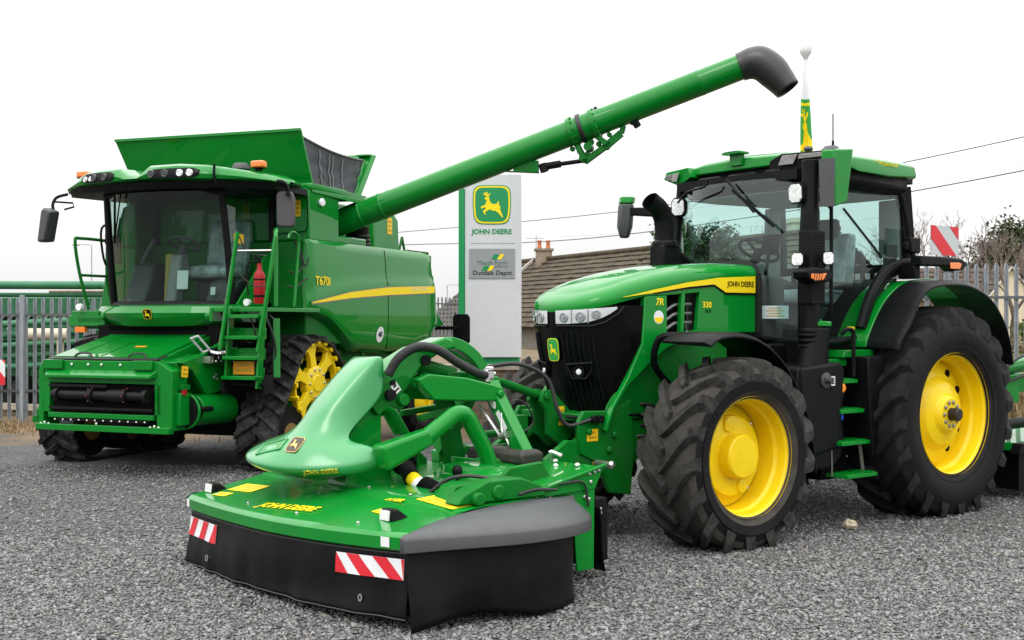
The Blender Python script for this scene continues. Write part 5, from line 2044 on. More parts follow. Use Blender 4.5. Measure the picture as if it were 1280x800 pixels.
g.prism([(-.85, 2.45), (.85, 2.45), (.85, 3.46), (-.85, 3.46)], 'x', -.07, -.064)
build('rear_window', g, GLASSC, co, flat=True)
g = G()
g.box(-.05, 1.1, -.9, .9, 1.98, 2.07)
g.prism([(.85, 2.07), (.6, 2.6), (.5, 2.65), (-.02, 2.65), (-.02, 2.07)], 'y', -.88, -.52)
g.prism([(1.0, 2.07), (.86, 2.38), (.55, 2.42), (.5, 2.07)], 'y', .55, .9)
build('cab_console', g, TRIMD, co, bevel=.04)
g = G()
g.prism([(.85, 2.07), (1.0, 2.07), (.86, 2.72), (.72, 2.75), (.68, 2.60)], 'y', -.07, .10)
build('steering_column', g, TRIM, co, bevel=.03)
g = G()
c, ax = V((.68, .02, 2.88)), V((-.42, 0, .9)).normalized()
u_, w_ = V((0, 1, 0)), ax.cross(V((0, 1, 0)))
g.tube([c + (u_ * cos(a) + w_ * sin(a)) * .20 for a in [2 * pi * k_ / 28 for k_ in range(28)]], .019, 8, closed=True)
for a in (.5, 2.6, 4.7):
    g.beam(c - ax * .03, c + (u_ * cos(a) + w_ * sin(a)) * .19, .04, .014)
g.cyl(c - ax * .2, c, .05, 12)
build('steering_wheel', g, TRIMD, co)
g = G()
g.prism([(.62, 2.4), (.60, 2.56), (.18, 2.56), (.06, 3.18), (-.02, 3.2), (.02, 2.4)], 'y', .02, .60)
g.box(.05, .55, .1, .52, 2.07, 2.42)
build('driver_seat', g, SEATM, co, bevel=.05, seg=3)
g = G()
g.prism([(.66, 2.42), (.64, 2.60), (.22, 2.60), (.12, 3.22), (-.04, 3.24), (.0, 2.42)], 'y', -.02, .64)
build('seat_cover', g, FILM, co, bevel=.07, seg=3)
g = G()
g.slab([(.95, .10, 2.28), (.95, .27, 2.28), (.93, .27, 2.52), (.93, .10, 2.52)], (.004, 0, 0))
g.slab([(1.0, .66, 2.20), (1.0, .73, 2.20), (.99, .73, 2.30), (.99, .66, 2.30)], (.004, 0, 0))
build('paper_notice', g, mat('paper', (.62, .66, .64), .6), co)
g = G()
g.prism([(.72, 2.1), (.80, 2.1), (.76, 2.75), (.70, 2.75)], 'y', -.22, -.12)
build('yellow_strap', g, mat('mustard_plastic', (.30, .22, .03), .5), co)
g = G()
g.beam((.85, -.55, 2.62), (.75, -.42, 2.95), .06, .05)
g.beam((1.1, -.72, 2.85), (.85, -.5, 2.82), .015, .015)
g.slab([(1.02, -.86, 2.62), (1.04, -.72, 2.62), (1.06, -.72, 3.0), (1.04, -.86, 3.0)], (-.02, 0, 0))
build('joystick_monitor', g, TRIMD, co, bevel=.01)
g = G()
g.beam((1.36, -.55, 3.5), (1.16, -.72, 2.88), .03, .025)
g.beam((1.34, -.47, 3.5), (1.18, -.70, 2.95), .015, .015)
g.beam((1.10, -.74, 2.85), (1.20, -.60, 3.2), .012, .03)
build('wiper', g, BLACKP, co)
# roof
rs = [  # y, front x, z top, z bottom, rear x
    (-1.62, 1.00, 3.60, 3.52, .62), (-1.45, 1.22, 3.66, 3.53, .35), (-1.10, 1.42, 3.75, 3.545, .1), (-.98, 1.47, 3.78, 3.55, 0), (-.70, 1.52, 3.80, 3.55, -.05), (-.36, 1.57, 3.795, 3.56, -.05), (-.22, 1.585, 3.71, 3.565, -.05), (-.02, 1.59, 3.705, 3.57, -.05), (.12, 1.58, 3.81, 3.57, -.05), (.55, 1.56, 3.815, 3.56, -.05), (.90, 1.50, 3.79, 3.55, 0), (1.02, 1.45, 3.775, 3.55, 0), (1.07, 1.40, 3.765, 3.55, .02), (1.30, 1.30, 3.73, 3.545, .1), (1.60, 1.08, 3.665, 3.54, .35), (1.74, .85, 3.60, 3.54, .6)]
g = G()
rings = []
for y_, xf, zt_, zb_, xr in rs:
    zb_ += .055
    m_ = .5 * (zt_ + zb_)
    rings.append([(xf - .12, y_, zb_ - .01), (xf - .015, y_, zb_ + .015), (xf + .0, y_, m_ - .02), (xf - .045, y_, zt_ - .03), (xf - .10, y_, zt_), (lerp(xf, xr, .5), y_, zt_ + .03), (xr, y_, zt_ - .02), (xr, y_, zb_)])
g.loft(rings)
ro = build('roof', g, COMBG, co, sharp=32)
for ya, yb in ((-.98, -.40), (.14, .86)):
    g = G()
    rr_ = []
    for k_ in range(9):
        y_ = lerp(ya, yb, k_ / 8)
        xf = interp([(r[0], r[1]) for r in rs], y_)
        e_ = min(1, 4 * min(k_ / 8, 1 - k_ / 8) + .45)
        rr_.append([(xf + .008, y_, 3.69 - .06 * e_), (xf + .012, y_, 3.69), (xf - .018, y_, 3.70 + .055 * e_), (xf - .14, y_, 3.69)])
    g.loft(rr_)
    build('lamp_recess', g, BLACKG, ro)
for y_, m_, r_ in ((-.90, LENS, .035), (-.80, LENS, .033), (-.74, GREYP, .048), (-.55, GREYP, .048), (.20, GREYP, .05), (.40, GREYP, .05), (.61, LENS, .045), (.74, LENS, .045)):
    g = G()
    xf = interp([(r[0], r[1]) for r in rs], y_)
    g.lathe((xf + .0, y_, 3.69 - (.01 if y_ < -.78 else 0)), (1, .15 * (1 if y_ > 0 else -1), -.05), [(r_, 0), (r_, .022), (r_ * .8, .032), (r_ * .6, .026), (.001, .03)], 20)
    build('roof_lamp', g, m_, ro)
g = G()
g.lathe((.75, .95, 3.81), (0, 0, 1), [(.12, 0), (.115, .04), (.08, .08), (.001, .09)], 20)
build('gps_dome', g, GREYP, ro)
for p_ in ((.95, 1.35, 3.75), (1.05, -1.32, 3.73)):
    g = G()
    g.lathe(p_, (0, 0, 1), [(.05, 0), (.05, .03), (.09, .03), (.09, .035)], 16)
    bb = build('beacon_base', g, BLACKP, ro)
    g = G()
    g.box(p_[0] - .06, p_[0] + .06, p_[1] - .09, p_[1] + .09, p_[2] + .036, p_[2] + .125)
    build('beacon', g, AMBER, bb, bevel=.02)
g = G()
g.tube([(1.45, 1.045, 3.79), (1.46, 1.045, 3.66), (1.42, 1.045, 3.55)], .018, 6)
build('roof_strap', g, BLACKP, ro)
# mirrors
g = G()
g.tube([(1.02, 1.66, 3.60), (.98, 1.74, 3.58), (.93, 1.76, 3.50), (.93, 1.76, 3.42)], .025, 8, sm=4)
g.tube([(1.15, -1.50, 3.55), (1.25, -1.60, 3.50), (1.30, -1.62, 3.40), (1.30, -1.60, 3.32)], .02, 8, sm=4)
g.tube([(1.29, -1.60, 3.44), (1.15, -1.42, 3.43), (1.13, -1.42, 3.38), (1.22, -1.5, 3.34)], .014, 6)
build_each('mirror_arm', g, BLACKP, co)
g = G()
pts = [(-.115, -.21), (-.09, -.24), (.08, -.245), (.115, -.22), (.12, .12), (.085, .20), (-.085, .21), (-.12, .17)]
u_, n_ = V((-.42, .9, 0)).normalized(), V((.9, .42, 0)).normalized()
o_ = V((.88, 1.70, 3.28))
g.loft([[o_ + u_ * a * .9 + V((0, 0, b * .95)) - n_ * .09 for a, b in pts], [o_ + u_ * a * .97 + V((0, 0, b)) for a, b in pts], [o_ + u_ * a * .9 + V((0, 0, b * .96)) + n_ * .03 for a, b in pts]])
build('mirror', g, mat('mirror_grey', (.06, .055, .06), .5), co, bevel=.012)
g = G()
o_ = V((1.36, -1.68, 3.13))
u_, n_ = V((.35, .9, 0)).normalized(), V((.9, -.35, 0)).normalized()
pts2 = [(-.12, -.22), (.10, -.22), (.16, .17), (-.03, .23), (-.10, .2)]
g.loft([[o_ + u_ * (a + b * .22) + V((0, 0, b)) - n_ * .1 for a, b in pts2], [o_ + u_ * (a + b * .22) + V((0, 0, b)) for a, b in pts2], [o_ + u_ * (a * .9 + b * .22) + V((0, 0, b * .95)) + n_ * .05 for a, b in pts2]])
build('mirror', g, mat('mirror_dark', (.035, .036, .042), .5), co, bevel=.02)

# rails and ladder -----------------------------------------------------------
RT = .021
g = G()
g.tube([(1.10, -1.20, 2.02), (1.25, -1.22, 2.5), (1.33, -1.22, 2.90), (1.25, -1.20, 2.95), (.8, -1.05, 2.93)], RT, 8, sm=4)
g.tube([(1.24, -1.22, 2.47), (.72, -1.22, 2.47)], RT * .9, 8)
g.tube([(.74, -1.2, 2.95), (.72, -1.22, 2.4), (.58, -1.22, 2.0)], RT, 8, sm=3)
build('platform_rail', g, GREENM, co)
g = G()
g.tube([(.98, -.96, 3.15), (1.02, -1.05, 3.1), (1.02, -1.06, 2.9), (.95, -1.05, 2.62), (.88, -.97, 2.6)], .016, 8, sm=3)
g.box(.95, 1.02, -1.0, -.94, 2.88, 3.02)
build('grab_handle', g, BLACKP, co)
g = G()
g.box(.3, 1.2, -1.40, -.95, 1.93, 2.0)
g.box(.95, 1.2, -1.45, -.85, 1.80, 1.94)
g.prism([(.9, 1.92), (1.2, 1.92), (1.2, 1.84), (1.0, 1.76)], 'y', -1.3, -.9)
pl_ = build('right_platform', g, COMBG, co, bevel=.008)
g = G()
g.cyl((1.22, -1.22, 2.05), (1.27, -1.22, 2.05), .045, 14)
build('work_lamp', g, LENS, pl_)
g = G()
g.box(1.15, 1.2, -1.34, -1.18, 1.72, 1.79)
build('orange_lens', g, AMBER, pl_)
g = G()
g.box(.1, 1.42, .96, 1.72, 1.98, 2.03)
g.box(.1, 1.44, .96, 1.0, 1.86, 2.03)
g.prism([(1.0, 2.03), (.35, 2.03), (.2, 2.75), (.30, 2.75)], 'y', 1.0, 1.03)
build('left_platform', g, COMBG, co, bevel=.006)
g = G()
for y_ in (1.24, 1.70):
    g.beam((1.48, y_, 1.05), (1.40, y_ + .02, 2.02), .03, .10, up=(1, 0, 0))
ld = build('ladder', g, COMBG, co, bevel=.004)
for k_, z_ in enumerate((1.16, 1.40, 1.645, 1.90)):
    g = G()
    x_ = 1.50 - .02 * k_
    g.box(x_ - .13, x_ + .09, 1.24, 1.72, z_, z_ + .045)
    g.box(x_ - .13, x_ - .11, 1.24, 1.72, z_, z_ + .14)
    build('ladder_step', g, COMBG, ld, bevel=.006)
g = G()
g.tube([(1.58, 1.22, 1.52), (1.52, 1.30, 2.2), (1.45, 1.38, 2.95)], .026, 8, sm=3)
g.tube([(1.50, 1.70, 1.50), (1.44, 1.80, 2.2), (1.38, 1.86, 2.80), (1.35, 1.86, 2.9), (1.25, 1.80, 2.98), (1.15, 1.72, 2.95), (1.10, 1.70, 2.85), (1.10, 1.70, 2.05)], .026, 8, sm=4)
g.tube([(.85, 1.72, 2.9), (.80, 1.72, 2.98), (.66, 1.72, 2.96), (.62, 1.72, 2.8), (.72, 1.72, 2.05)], .02, 8, sm=3)
g.beam((1.15, 1.74, 1.9), (1.20, 1.78, 1.18), .08, .03)
build('hand_rail', g, COMBG, co)
g = G()
g.cyl((1.45, 1.36, 2.72), (1.36, 1.86, 2.72), .013, 8)
build('safety_bar', g, ZINC, co)
g = G()
g.tube([(1.30, 1.62, 2.0), (1.26, 1.72, 1.8), (1.20, 1.76, 1.5), (1.22, 1.72, 1.3)], .016, 6, sm=4)
g.tube([(1.22, 1.60, 2.0), (1.16, 1.74, 1.85), (1.08, 1.74, 1.6), (1.05, 1.6, 1.45)], .013, 6, sm=4)
g.tube([(1.42, 1.55, 1.9), (1.40, 1.6, 1.72), (1.36, 1.52, 1.6), (1.38, 1.42, 1.66)], .010, 6, sm=4)
build_each('ladder_cable', g, HOSE, co)
g = G()
g.tube([(1.45, 1.4, 2.9), (1.4, 1.5, 2.7), (1.3, 1.7, 2.66)], .009, 6, sm=4)
g.tube([(1.42, 1.36, 2.45), (1.3, 1.5, 2.3), (1.2, 1.6, 2.3)], .009, 6, sm=4)
g.tube([(.42, 1.53, 2.9), (.3, 1.56, 2.75), (.28, 1.58, 2.6), (.4, 1.56, 2.48), (.55, 1.54, 2.5)], .010, 6, sm=4)
g.tube([(.40, 1.54, 2.9), (.34, 1.57, 2.7), (.24, 1.6, 2.58), (.18, 1.6, 2.7)], .010, 6, sm=4)
g.tube([(.62, 1.54, 2.32), (.45, 1.57, 2.30), (.3, 1.57, 2.38), (.2, 1.6, 2.42)], .010, 6, sm=4)
build_each('cable', g, HOSE, co)
sticker((.8, .945, 2.92), (-1, 0, 0), (0, 0, 1), .22, .12, co, YSTK, 0)
sticker((1.42, 1.45, 1.30), (0, 1, 0), (0, 0, 1), .3, .16, co, ORANGE, 2)
g = G()
g.cyl((1.1, 1.3, 2.1), (1.15, 1.3, 2.1), .045, 14)
build('step_lamp', g, LENS, co)
g = G()
g.cyl((1.46, 1.30, 1.10), (1.46, 1.80, 1.10), .02, 10)
g.box(1.40, 1.52, 1.80, 1.86, 1.0, 1.22)
g.box(1.45, 1.56, 1.22, 1.27, 1.0, 1.18)
build('ladder_pivot', g, BLACKP, co)
g = G()
g.box(1.0, 1.3, 1.2, 1.5, 1.05, 1.45)
build('side_box', g, DARK, co, bevel=.02)

# body --------------------------------------------------------------------
g = G()
def bodyring(x, y0_, y1_, z0_, z1_):
    return [(x, y0_, z0_), (x, y1_, z0_), (x, y1_, z1_), (x, y0_, z1_)]
# upper block with stepped front, left side open at the pipe bay
g.box(-.78, .02, -1.5, 1.50, 2.93, 3.64)
g.box(-1.9, -.70, -1.5, .98, 2.90, 3.60)
g.box(-3.9, -1.9, -1.4, 1.3, 2.75, 2.96)
g.box(-1.55, -.70, .9, 1.5, 2.93, 3.05)
g.prism([(.02, 3.60), (.02, 3.70), (-.9, 3.70), (-1.6, 3.60)], 'y', 1.0, 1.52)
ub = build('tank_body', g, COMBG, co, bevel=.03, seg=3)
g = G()
g.slab([(-.05, 1.508, 3.70), (-1.50, 1.508, 3.66), (-1.75, 1.52, 3.52), (-.72, 1.52, 3.55), (-.05, 1.50, 3.58)], (0, .012, 0))
build('bay_lip', g, COMBG, ub, bevel=.004)
# front-left door and lower plate
g = G()
g.prism([(1.02, 3.03), (1.46, 3.05), (1.50, 3.12), (1.50, 3.50), (1.44, 3.57), (1.04, 3.58)], 'x', .025, .045)
g.prism([(.96, 1.98), (1.56, 1.98), (1.56, 2.86), (.96, 2.86)], 'x', -.0, .02)
for y_ in (1.02, 1.52):
    g.beam((.03, y_, 2.0), (.03, y_, 2.92), .05, .05)
g.beam((.03, 1.50, 2.1), (.12, 1.50, 2.88), .03, .03)
build('front_panel', g, COMBG, co, bevel=.012)
g = G()
g.prism([(-.99, 1.85), (-1.60, 2.0), (-1.48, 2.64), (-1.20, 3.42), (-.99, 3.5)], 'x', .40, .43)
g.loft([[(.43, -1.60, 2.0), (.43, -1.48, 2.64), (.43, -1.2, 3.42), (.40, -.99, 3.5), (.40, -.99, 1.85)], [(-.1, -1.62, 2.0), (-.1, -1.62, 2.64), (-.1, -1.5, 3.42), (-.1, -.99, 3.5), (-.1, -.99, 1.85)]])
build('front_panel', g, COMBG, co, bevel=.012)
g = G()
for a, b in zip([(1.02, 3.03), (1.46, 3.05), (1.50, 3.12), (1.50, 3.50), (1.44, 3.57), (1.04, 3.58)], [(1.46, 3.05), (1.50, 3.12), (1.50, 3.50), (1.44, 3.57), (1.04, 3.58), (1.02, 3.03)]):
    g.beam((.046, *a), (.046, *b), .012, .006)
build('door_seam', g, DARK, co)
sticker((.047, 1.34, 3.36), (0, 1, 0), (0, 0, 1), .11, .22, co, YSTK, 3)
g = G()
g.lathe((-.28, 1.515, 3.46), (.3, 1, 0), [(.05, -.02), (.055, .02), (.045, .03), (.001, .035)], 18)
build('side_lamp', g, LENS, co)
# big side panels
def zbot(x):
    return interp([(-3.85, 1.74), (-3.7, 1.70), (-2.9, 1.40), (-2.2, 1.385), (-1.10, 1.44), (-.95, 1.50), (-.78, 1.60), (-.52, 1.76), (-.27, 1.88), (.1, 1.955), (.25, 1.975)], x)


for s in (1, -1):
    g = G()
    grid = []
    NC, NR = 40, 22
    for i in range(NC + 1):
        t = i / NC
        col = []
        for j in range(NR + 1):
            q = j / NR
            x = lerp(lerp(.16, .22, q), lerp(-3.48, -3.82, q), t)
            z = lerp(2.945, zbot(x), q)
            y = 1.62 - .032 * max(0, (z - 2.35) / .6) ** 1.6 - .05 * max(0, (1.95 - z) / .55) ** 1.8
            # pressed step above the stripe
            zs = 2.16 + .30 * (1 - math.exp(-1.2 * max(0, .15 - x)))
            y += .028 / (1 + math.exp(-(zs + .03 - z) / .02)) - .015
            y -= .05 * max(0, (x - .05) / .17) ** 2
            y -= .08 * max(0, (-3.3 - x) / .5) ** 2
            y -= .10 * max(0, (q - .93) / .07) ** 2 + .05 * max(0, (.05 - q) / .05) ** 2
            col.append((x, s * y, z))
        grid.append(col)
    g.sheet(grid, (0, -s * .05, 0))
    sp_ = build('side_panel', g, COMBG, co, sharp=40)
    # stripe following the panel
    def py(x, z):
        y = 1.62 - .032 * max(0, (z - 2.35) / .6) ** 1.6
        zs = 2.16 + .30 * (1 - math.exp(-1.2 * max(0, .15 - x)))
        y += .028 / (1 + math.exp(-(zs + .03 - z) / .02)) - .015
        return y - .08 * max(0, (-3.3 - x) / .5) ** 2 + .004
    g = G()
    for mi_, lo_, hi_, of_ in ((1, -.018, .012, 0), (0, 0, 0, .003)):
        g.mi = mi_
        rows_ = []
        for i in range(41):
            x = lerp(.15 if mi_ == 0 else .17, -3.57, i / 40)
            zt_ = interp([(-3.6, 2.42), (-2.77, 2.395), (-1.92, 2.36), (-.864, 2.268), (.17, 2.11)], x)
            zb_ = interp([(-3.6, 2.316), (-1.92, 2.246), (-.864, 2.185), (.17, 2.095)], x)
            rows_.append([(x, s * (py(x, lerp(zb_ + lo_, zt_ + hi_, q)) + of_), lerp(zb_ + lo_, zt_ + hi_, q)) for q in (0, .33, .66, 1)])
        g.sheet(rows_)
    sm_ = G()
    sm_.tube([(-1.95 - .03 * q, s * (py(-1.95, lerp(2.90, 1.45, q)) - .003 - .05 * max(0, (1.95 - lerp(2.90, 1.45, q)) / .55) ** 1.8), lerp(2.90, 1.45, q)) for q in [k_ / 24 for k_ in range(25)]], .006, 5)
    build('panel_seam', sm_, DARK, sp_)
    build('stripe', g, [YDEC, mat('stripe_edge', (.16, .17, .15), .4)], sp_, sharp=80)
    if s > 0:
        text('JOHN DEERE', .095, (-2.98, py(-2.98, 2.365) + .006, 2.363), (-1, 0, .04), (0, 0, 1), mat('cream_print', (.9, .80, .35), .4), sp_, bold=.01)
        text('T670i', .165, (-.16, py(-.16, 2.40) + .006, 2.395), (-1, 0, .0), (0, 0, 1), YDEC, sp_, bold=.02)
        g = G()
        yy = 1.62 + .006
        g.loft([[(-1.72 + .105 * cos(a), yy + .02 * sin(a), 1.67 + .115 * sin(a)) for a in [2 * pi * k_ / 28 for k_ in range(28)]], [(-1.72 + .105 * cos(a), yy + .006 + .02 * sin(a), 1.67 + .115 * sin(a)) for a in [2 * pi * k_ / 28 for k_ in range(28)]]])
        build('speed_sign', g, WHITE, sp_)
        text('40', .11, (-1.72, yy + .008, 1.67), (-1, 0, 0), (0, .17, 1), BLK, sp_, bold=.03)
# tail and dark inner wall
g = G()
g.box(-3.7, .1, -1.50, 1.50, 1.55, 2.92)
g.prism([(-3.6, 2.9), (-3.75, 1.7), (-4.3, 1.75), (-4.2, 2.6)], 'y', -1.3, 1.3)
g.prism([(-3.80, 2.05), (-4.15, 1.80), (-3.80, 1.76)], 'y', 1.48, 1.52)
build('inner_body', g, GREENM, co, bevel=.02)
g = G()
g.beam((-.35, 1.35, 1.75), (-.95, 1.40, .95), .16, .10)
g.beam((-1.2, 1.2, 1.5), (-1.25, 1.2, .9), .12, .12)
g.box(-2.6, -.6, .9, 1.3, 1.0, 1.55)
build('side_frame', g, GREENM, co)
g = G()
g.prism([(-3.55, 1.85), (-3.2, 1.95), (-2.9, 1.6), (-2.8, 1.35), (-3.0, 1.35), (-3.3, 1.7)], 'y', 1.35, 1.5)
g.beam((-1.5, 1.45, 1.42), (-1.5, 1.45, 1.30), .05, .05)
build('skirt_bracket', g, GREENM, co)
g = G()
g.box(-1.52, -1.47, 1.40, 1.44, 1.12, 1.36)
build('reflector_strip', g, ORANGE, co)
# engine deck boxes
g = G()
P = [(-2.75, 2.95), (-2.75, 3.45), (-2.95, 3.60), (-3.45, 3.60), (-3.62, 3.50), (-3.66, 2.95)]
g.prism(P, 'y', .30, .95)
eb = build('engine_cover', g, COMBG, co, bevel=.04, seg=3)
sticker((-3.30, .953, 3.38), (-1, 0, 0), (0, 0, 1), .16, .26, eb, YSTK, 3)
g = G()
g.lathe((-1.75, 1.25, 2.95), (.1, 0, 1), [(.17, 0), (.19, .03), (.17, .06), (.19, .09), (.17, .12), (.19, .15), (.17, .18), (.18, .30)], 18)
g.box(-3.9, -3.2, .9, 1.35, 2.945, 2.985)
build('pipe_boot', g, BLACKP, co)
g = G()
g.beam((-2.95, 1.3, 2.94), (-3.05, 1.3, 3.18), .03, .03)
g.beam((-3.15, 1.3, 2.94), (-3.05, 1.3, 3.18), .03, .03)
build('step_handle', g, GREENM, co)
# rear lamp board on its arm
g = G()
g.prism([(1.62, 1.48), (1.85, 1.48), (1.89, 1.53), (1.89, 1.92), (1.85, 1.98), (1.62, 1.98), (1.58, 1.92), (1.58, 1.53)], 'x', -4.35, -4.33)
g.beam((-4.3, 1.2, 1.75), (-4.34, 1.7, 1.75), .06, .06)
build('lamp_board', g, BLACKP, co, bevel=.005)

# grain tank extension ---------------------------------------------------
g = G()
g.slab([(.21, -1.52, 4.39), (.22, 1.50, 4.365), (-.10, 1.50, 3.63), (-.10, -1.36, 3.63)], (-.03, 0, .012))
g.beam((.21, -1.52, 4.39), (.22, 1.50, 4.368), .035, .035)
fl = build('front_flap', g, COMBG, co)
g = G()
g.slab([(-1.72, 1.50, 4.28), (-1.72, -1.5, 4.28), (-1.28, -1.45, 3.58), (-1.28, 1.46, 3.58)], (.025, 0, .01))
g.beam((-1.72, 1.50, 4.28), (-1.26, 1.46, 3.56), .12, .02, up=(1, .3, .2))
g.box(-1.78, -1.6, 1.30, 1.5, 4.26, 4.28)
build('rear_flap', g, COMBG, co)
for s in (1, -1):
    g = G()
    rows_ = []
    for j in range(11):
        q = j / 10
        row = []
        for i in range(25):
            t = i / 24
            top = V((lerp(.10, -1.60, t), s * 1.42, 4.31 - .12 * t - .05 * sin(t * pi)))
            bt = V((lerp(-.12, -1.26, t), s * 1.46, 3.64))
            p = top.lerp(bt, q)
            wr = .006 * sin(t * 22 + q * 3) * sin(q * pi) + .012 * sin(q * 19 + t * 7 + 2 * sin(t * 9)) * sin(q * pi)
            row.append(p + V((0, s * (wr - .03 * sin(q * pi) * sin(t * pi)), 0)))
        rows_.append(row)
    g.sheet(rows_)
    cv = build('canvas_side', g, CANVAS, co, sharp=70)
    cv.modifiers.new('thick', 'SOLIDIFY').thickness = .006
    g = G()
    for t0, t1 in ((.28, .24), (.44, .44), (.50, .50), (.64, .72)):
        pth = []
        for j in range(1, 11):
            q = j / 10
            a, b = rows_[j], lerp(t0, t1, q) * 24
            i0 = int(b)
            p = a[i0].lerp(a[i0 + 1], b - i0)
            pth.append(p + V((0, s * .012, 0)))
        g.tube(pth, .011, 6)
    g.tube([p + V((0, s * .006, .0)) for p in rows_[0]], .014, 6)
    build('canvas_seam', g, mat('seam_grey', (.16, .165, .17), .7), cv)

# unloading pipe -------------------------------------------------------------
A0 = V((-1.28, 1.02, 3.215))
A1 = V((-2.17, 6.80, 5.24))
AD = (A1 - A0).normalized()
AL = (A1 - A0).length
JT = .63
g = G()
pj = A0 + AD * AL * JT
g.lathe(A0, AD, [(.205, .0), (.22, .05), (.205, .10), (.192, .12), (.192, .52), (.199, .53), (.199, .56), (.188, .57), (.188, .85), (.195, .86), (.195, .89), (.184, .90), (.178, AL * JT - .25), (.178, AL * JT - .16), (.21, AL * JT - .16), (.21, AL * JT - .10), (.188, AL * JT - .10), (.188, AL * JT - .01)], 40)
au = build('unloading_pipe', g, COMBG, co, sharp=30)
g = G()
g.lathe(A0, AD, [(.188, AL * JT + .03), (.188, AL * JT + .16), (.212, AL * JT + .16), (.212, AL * JT + .22), (.182, AL * JT + .24), (.176, AL * JT + .4), (.175, AL - .6), (.178, AL - .59), (.178, AL - .57), (.174, AL - .56), (.172, AL)], 40)
build('pipe_end', g, COMBG, au, sharp=30)
g = G()
g.lathe(A0, AD, [(.20, AL * JT - .02), (.208, AL * JT - .01), (.208, AL * JT + .03), (.20, AL * JT + .04)], 40, cap=False)
build('joint_seal', g, HOSE, au)
side = AD.cross(V((0, 0, 1))).normalized()
upv = side.cross(AD)


def AP(t, r, ang):
    return A0 + AD * t + (side * sin(radians(ang)) + upv * cos(radians(ang))) * r


g = G()
T0 = AL * JT
for dt in (-.13, .19):
    for a in range(0, 360, 30):
        p = AP(T0 + dt, 0.195, a)
        g.beam(p, p + AD * .05, .03, .03)
for a in (0, 40, 320, 80, 280):
    p, q = AP(T0 + .26, 0.170, a), AP(T0 + .42, 0.160, a + 8)
    g.beam(p, q, .02, .03)
sgn = 1
for s_ in (168, 192):
    g.beam(AP(T0 - .12, 0.195, s_), AP(T0 - .08, 0.445, s_), .07, .06)
    g.beam(AP(T0 + .18, 0.195, s_), AP(T0 + .28, 0.345, s_), .07, .07)
g.cyl(AP(T0 - .1, 0.415, 165), AP(T0 - .1, 0.415, 195), .05, 12)
g.cyl(AP(T0 + .02, 0.295, 160), AP(T0 + .02, 0.295, 200), .06, 12)
g.beam(AP(T0 - .1, 0.445, 180), AP(T0 + .25, 0.345, 180), .09, .08)
g.beam(AP(T0 + .25, 0.345, 180), AP(T0 + .50, 0.255, 180), .06, .10)
g.beam(AP(T0 + .50, .26, 180), AP(T0 + .56, .17, 180), .06, .07)
for k_ in range(7):
    g.cyl(AP(T0 - .2 + .09 * k_, .22 + .07 * (k_ % 3), 172), AP(T0 - .2 + .09 * k_, .22 + .07 * (k_ % 3), 190), .035 + .01 * (k_ % 2), 10)
g.beam(AP(T0 - 1.05, 0.160, 180), AP(T0 - .72, 0.275, 180), .08, .12, h2=.16)
g.beam(AP(T0 - 1.2, 0.165, 180), AP(T0 - .75, 0.355, 180), .12, .012)
build_each('fold_hinge', g, GREENM, au, bevel=.006)
g = G()
g.cyl(AP(T0 - .70, 0.295, 180), AP(T0 - .42, 0.350, 180), .05, 12)
g.cyl(AP(T0 - .45, 0.345, 180), AP(T0 - .1, 0.425, 180), .03, 12)
g.cyl(AP(T0 - .66, 0.265, 178), AP(T0 - .66, 0.375, 178), .06, 10)
g.box(*[c for k_ in range(3) for c in (AP(T0 + .72, 0.165, 180)[k_] - .05, AP(T0 + .72, 0.165, 180)[k_] + .05)])
g.cyl(AP(T0 + .72, 0.160, 180), AP(T0 + .74, 0.255, 180), .05, 10)
g.beam(AP(T0 + .30, 0.160, 0), AP(T0 + .26, 0.205, 2), .02, .05)
build('fold_cylinder', g, BLACKP, au)
# rubber spout
g = G()
rings = []
SP = [(0, 0, 0, .19, .19), (.05, 0, 3, .192, .192), (.15, -.005, 12, .21, .205), (.27, -.06, 32, .232, .215), (.38, -.22, 54, .222, .222), (.44, -.38, 66, .19, .222), (.479, -.508, 74, .168, .22)]
spl = [catmull([(p[0], p[1], p[2]) for p in SP], 4), catmull([(p[3], p[4], 0) for p in SP], 4)]
for p, q in zip(*spl):
    c = A1 - AD * .03 + AD * p.x + upv * p.y
    ax1 = upv * cos(radians(p.z)) + AD * sin(radians(p.z))
    rings.append([c + side * (q.y * cos(2 * pi * m_ / 28)) + ax1 * (q.x * sin(2 * pi * m_ / 28)) for m_ in range(28)])
g.loft(rings, caps=False)
spt = build('spout', g, mat('spout_rubber', (.02, .02, .022), .35, noise=.2), au, sharp=50)
spt.modifiers.new('thick', 'SOLIDIFY').thickness = .012
bolts([rings[k_][m_] for k_, m_ in ((10, 15), (13, 16), (16, 17), (19, 18), (2, 13), (2, 16), (2, 18))], (-.93, .2, -.2), .013, au)

# fire extinguisher on the platform ---------------------------------------
g = G()
fe_o = CW(1.10, 1.46, 2.08)
g.lathe((0, 0, 0), (0, 0, 1), [(.066, 0), (.072, .015), (.072, .33), (.062, .38), (.032, .42), (.028, .50), (.001, .50)], 24)
fe = thing('fire_extinguisher', 'red fire extinguisher strapped beside the combine ladder', 'fire extinguisher', fe_o, CA)
build('cylinder', g, RED, fe)
g = G()
g.cyl((0, 0, .49), (0, 0, .56), .025, 10)
g.beam((-.02, 0, .55), (.12, 0, .58), .025, .02)
g.tube([(.02, -.02, .52), (.06, -.12, .5), (.07, -.14, .3), (.07, -.11, .1)], .012, 8, sm=5)
build('valve', g, BLACKP, fe)
g = G()
g.lathe((0, 0, .0), (0, 0, 1), [(.074, .08), (.074, .11)], 24, cap=False)
g.lathe((0, 0, .0), (0, 0, 1), [(.074, .29), (.074, .31)], 24, cap=False)
build('strap', g, BLACKP, fe)

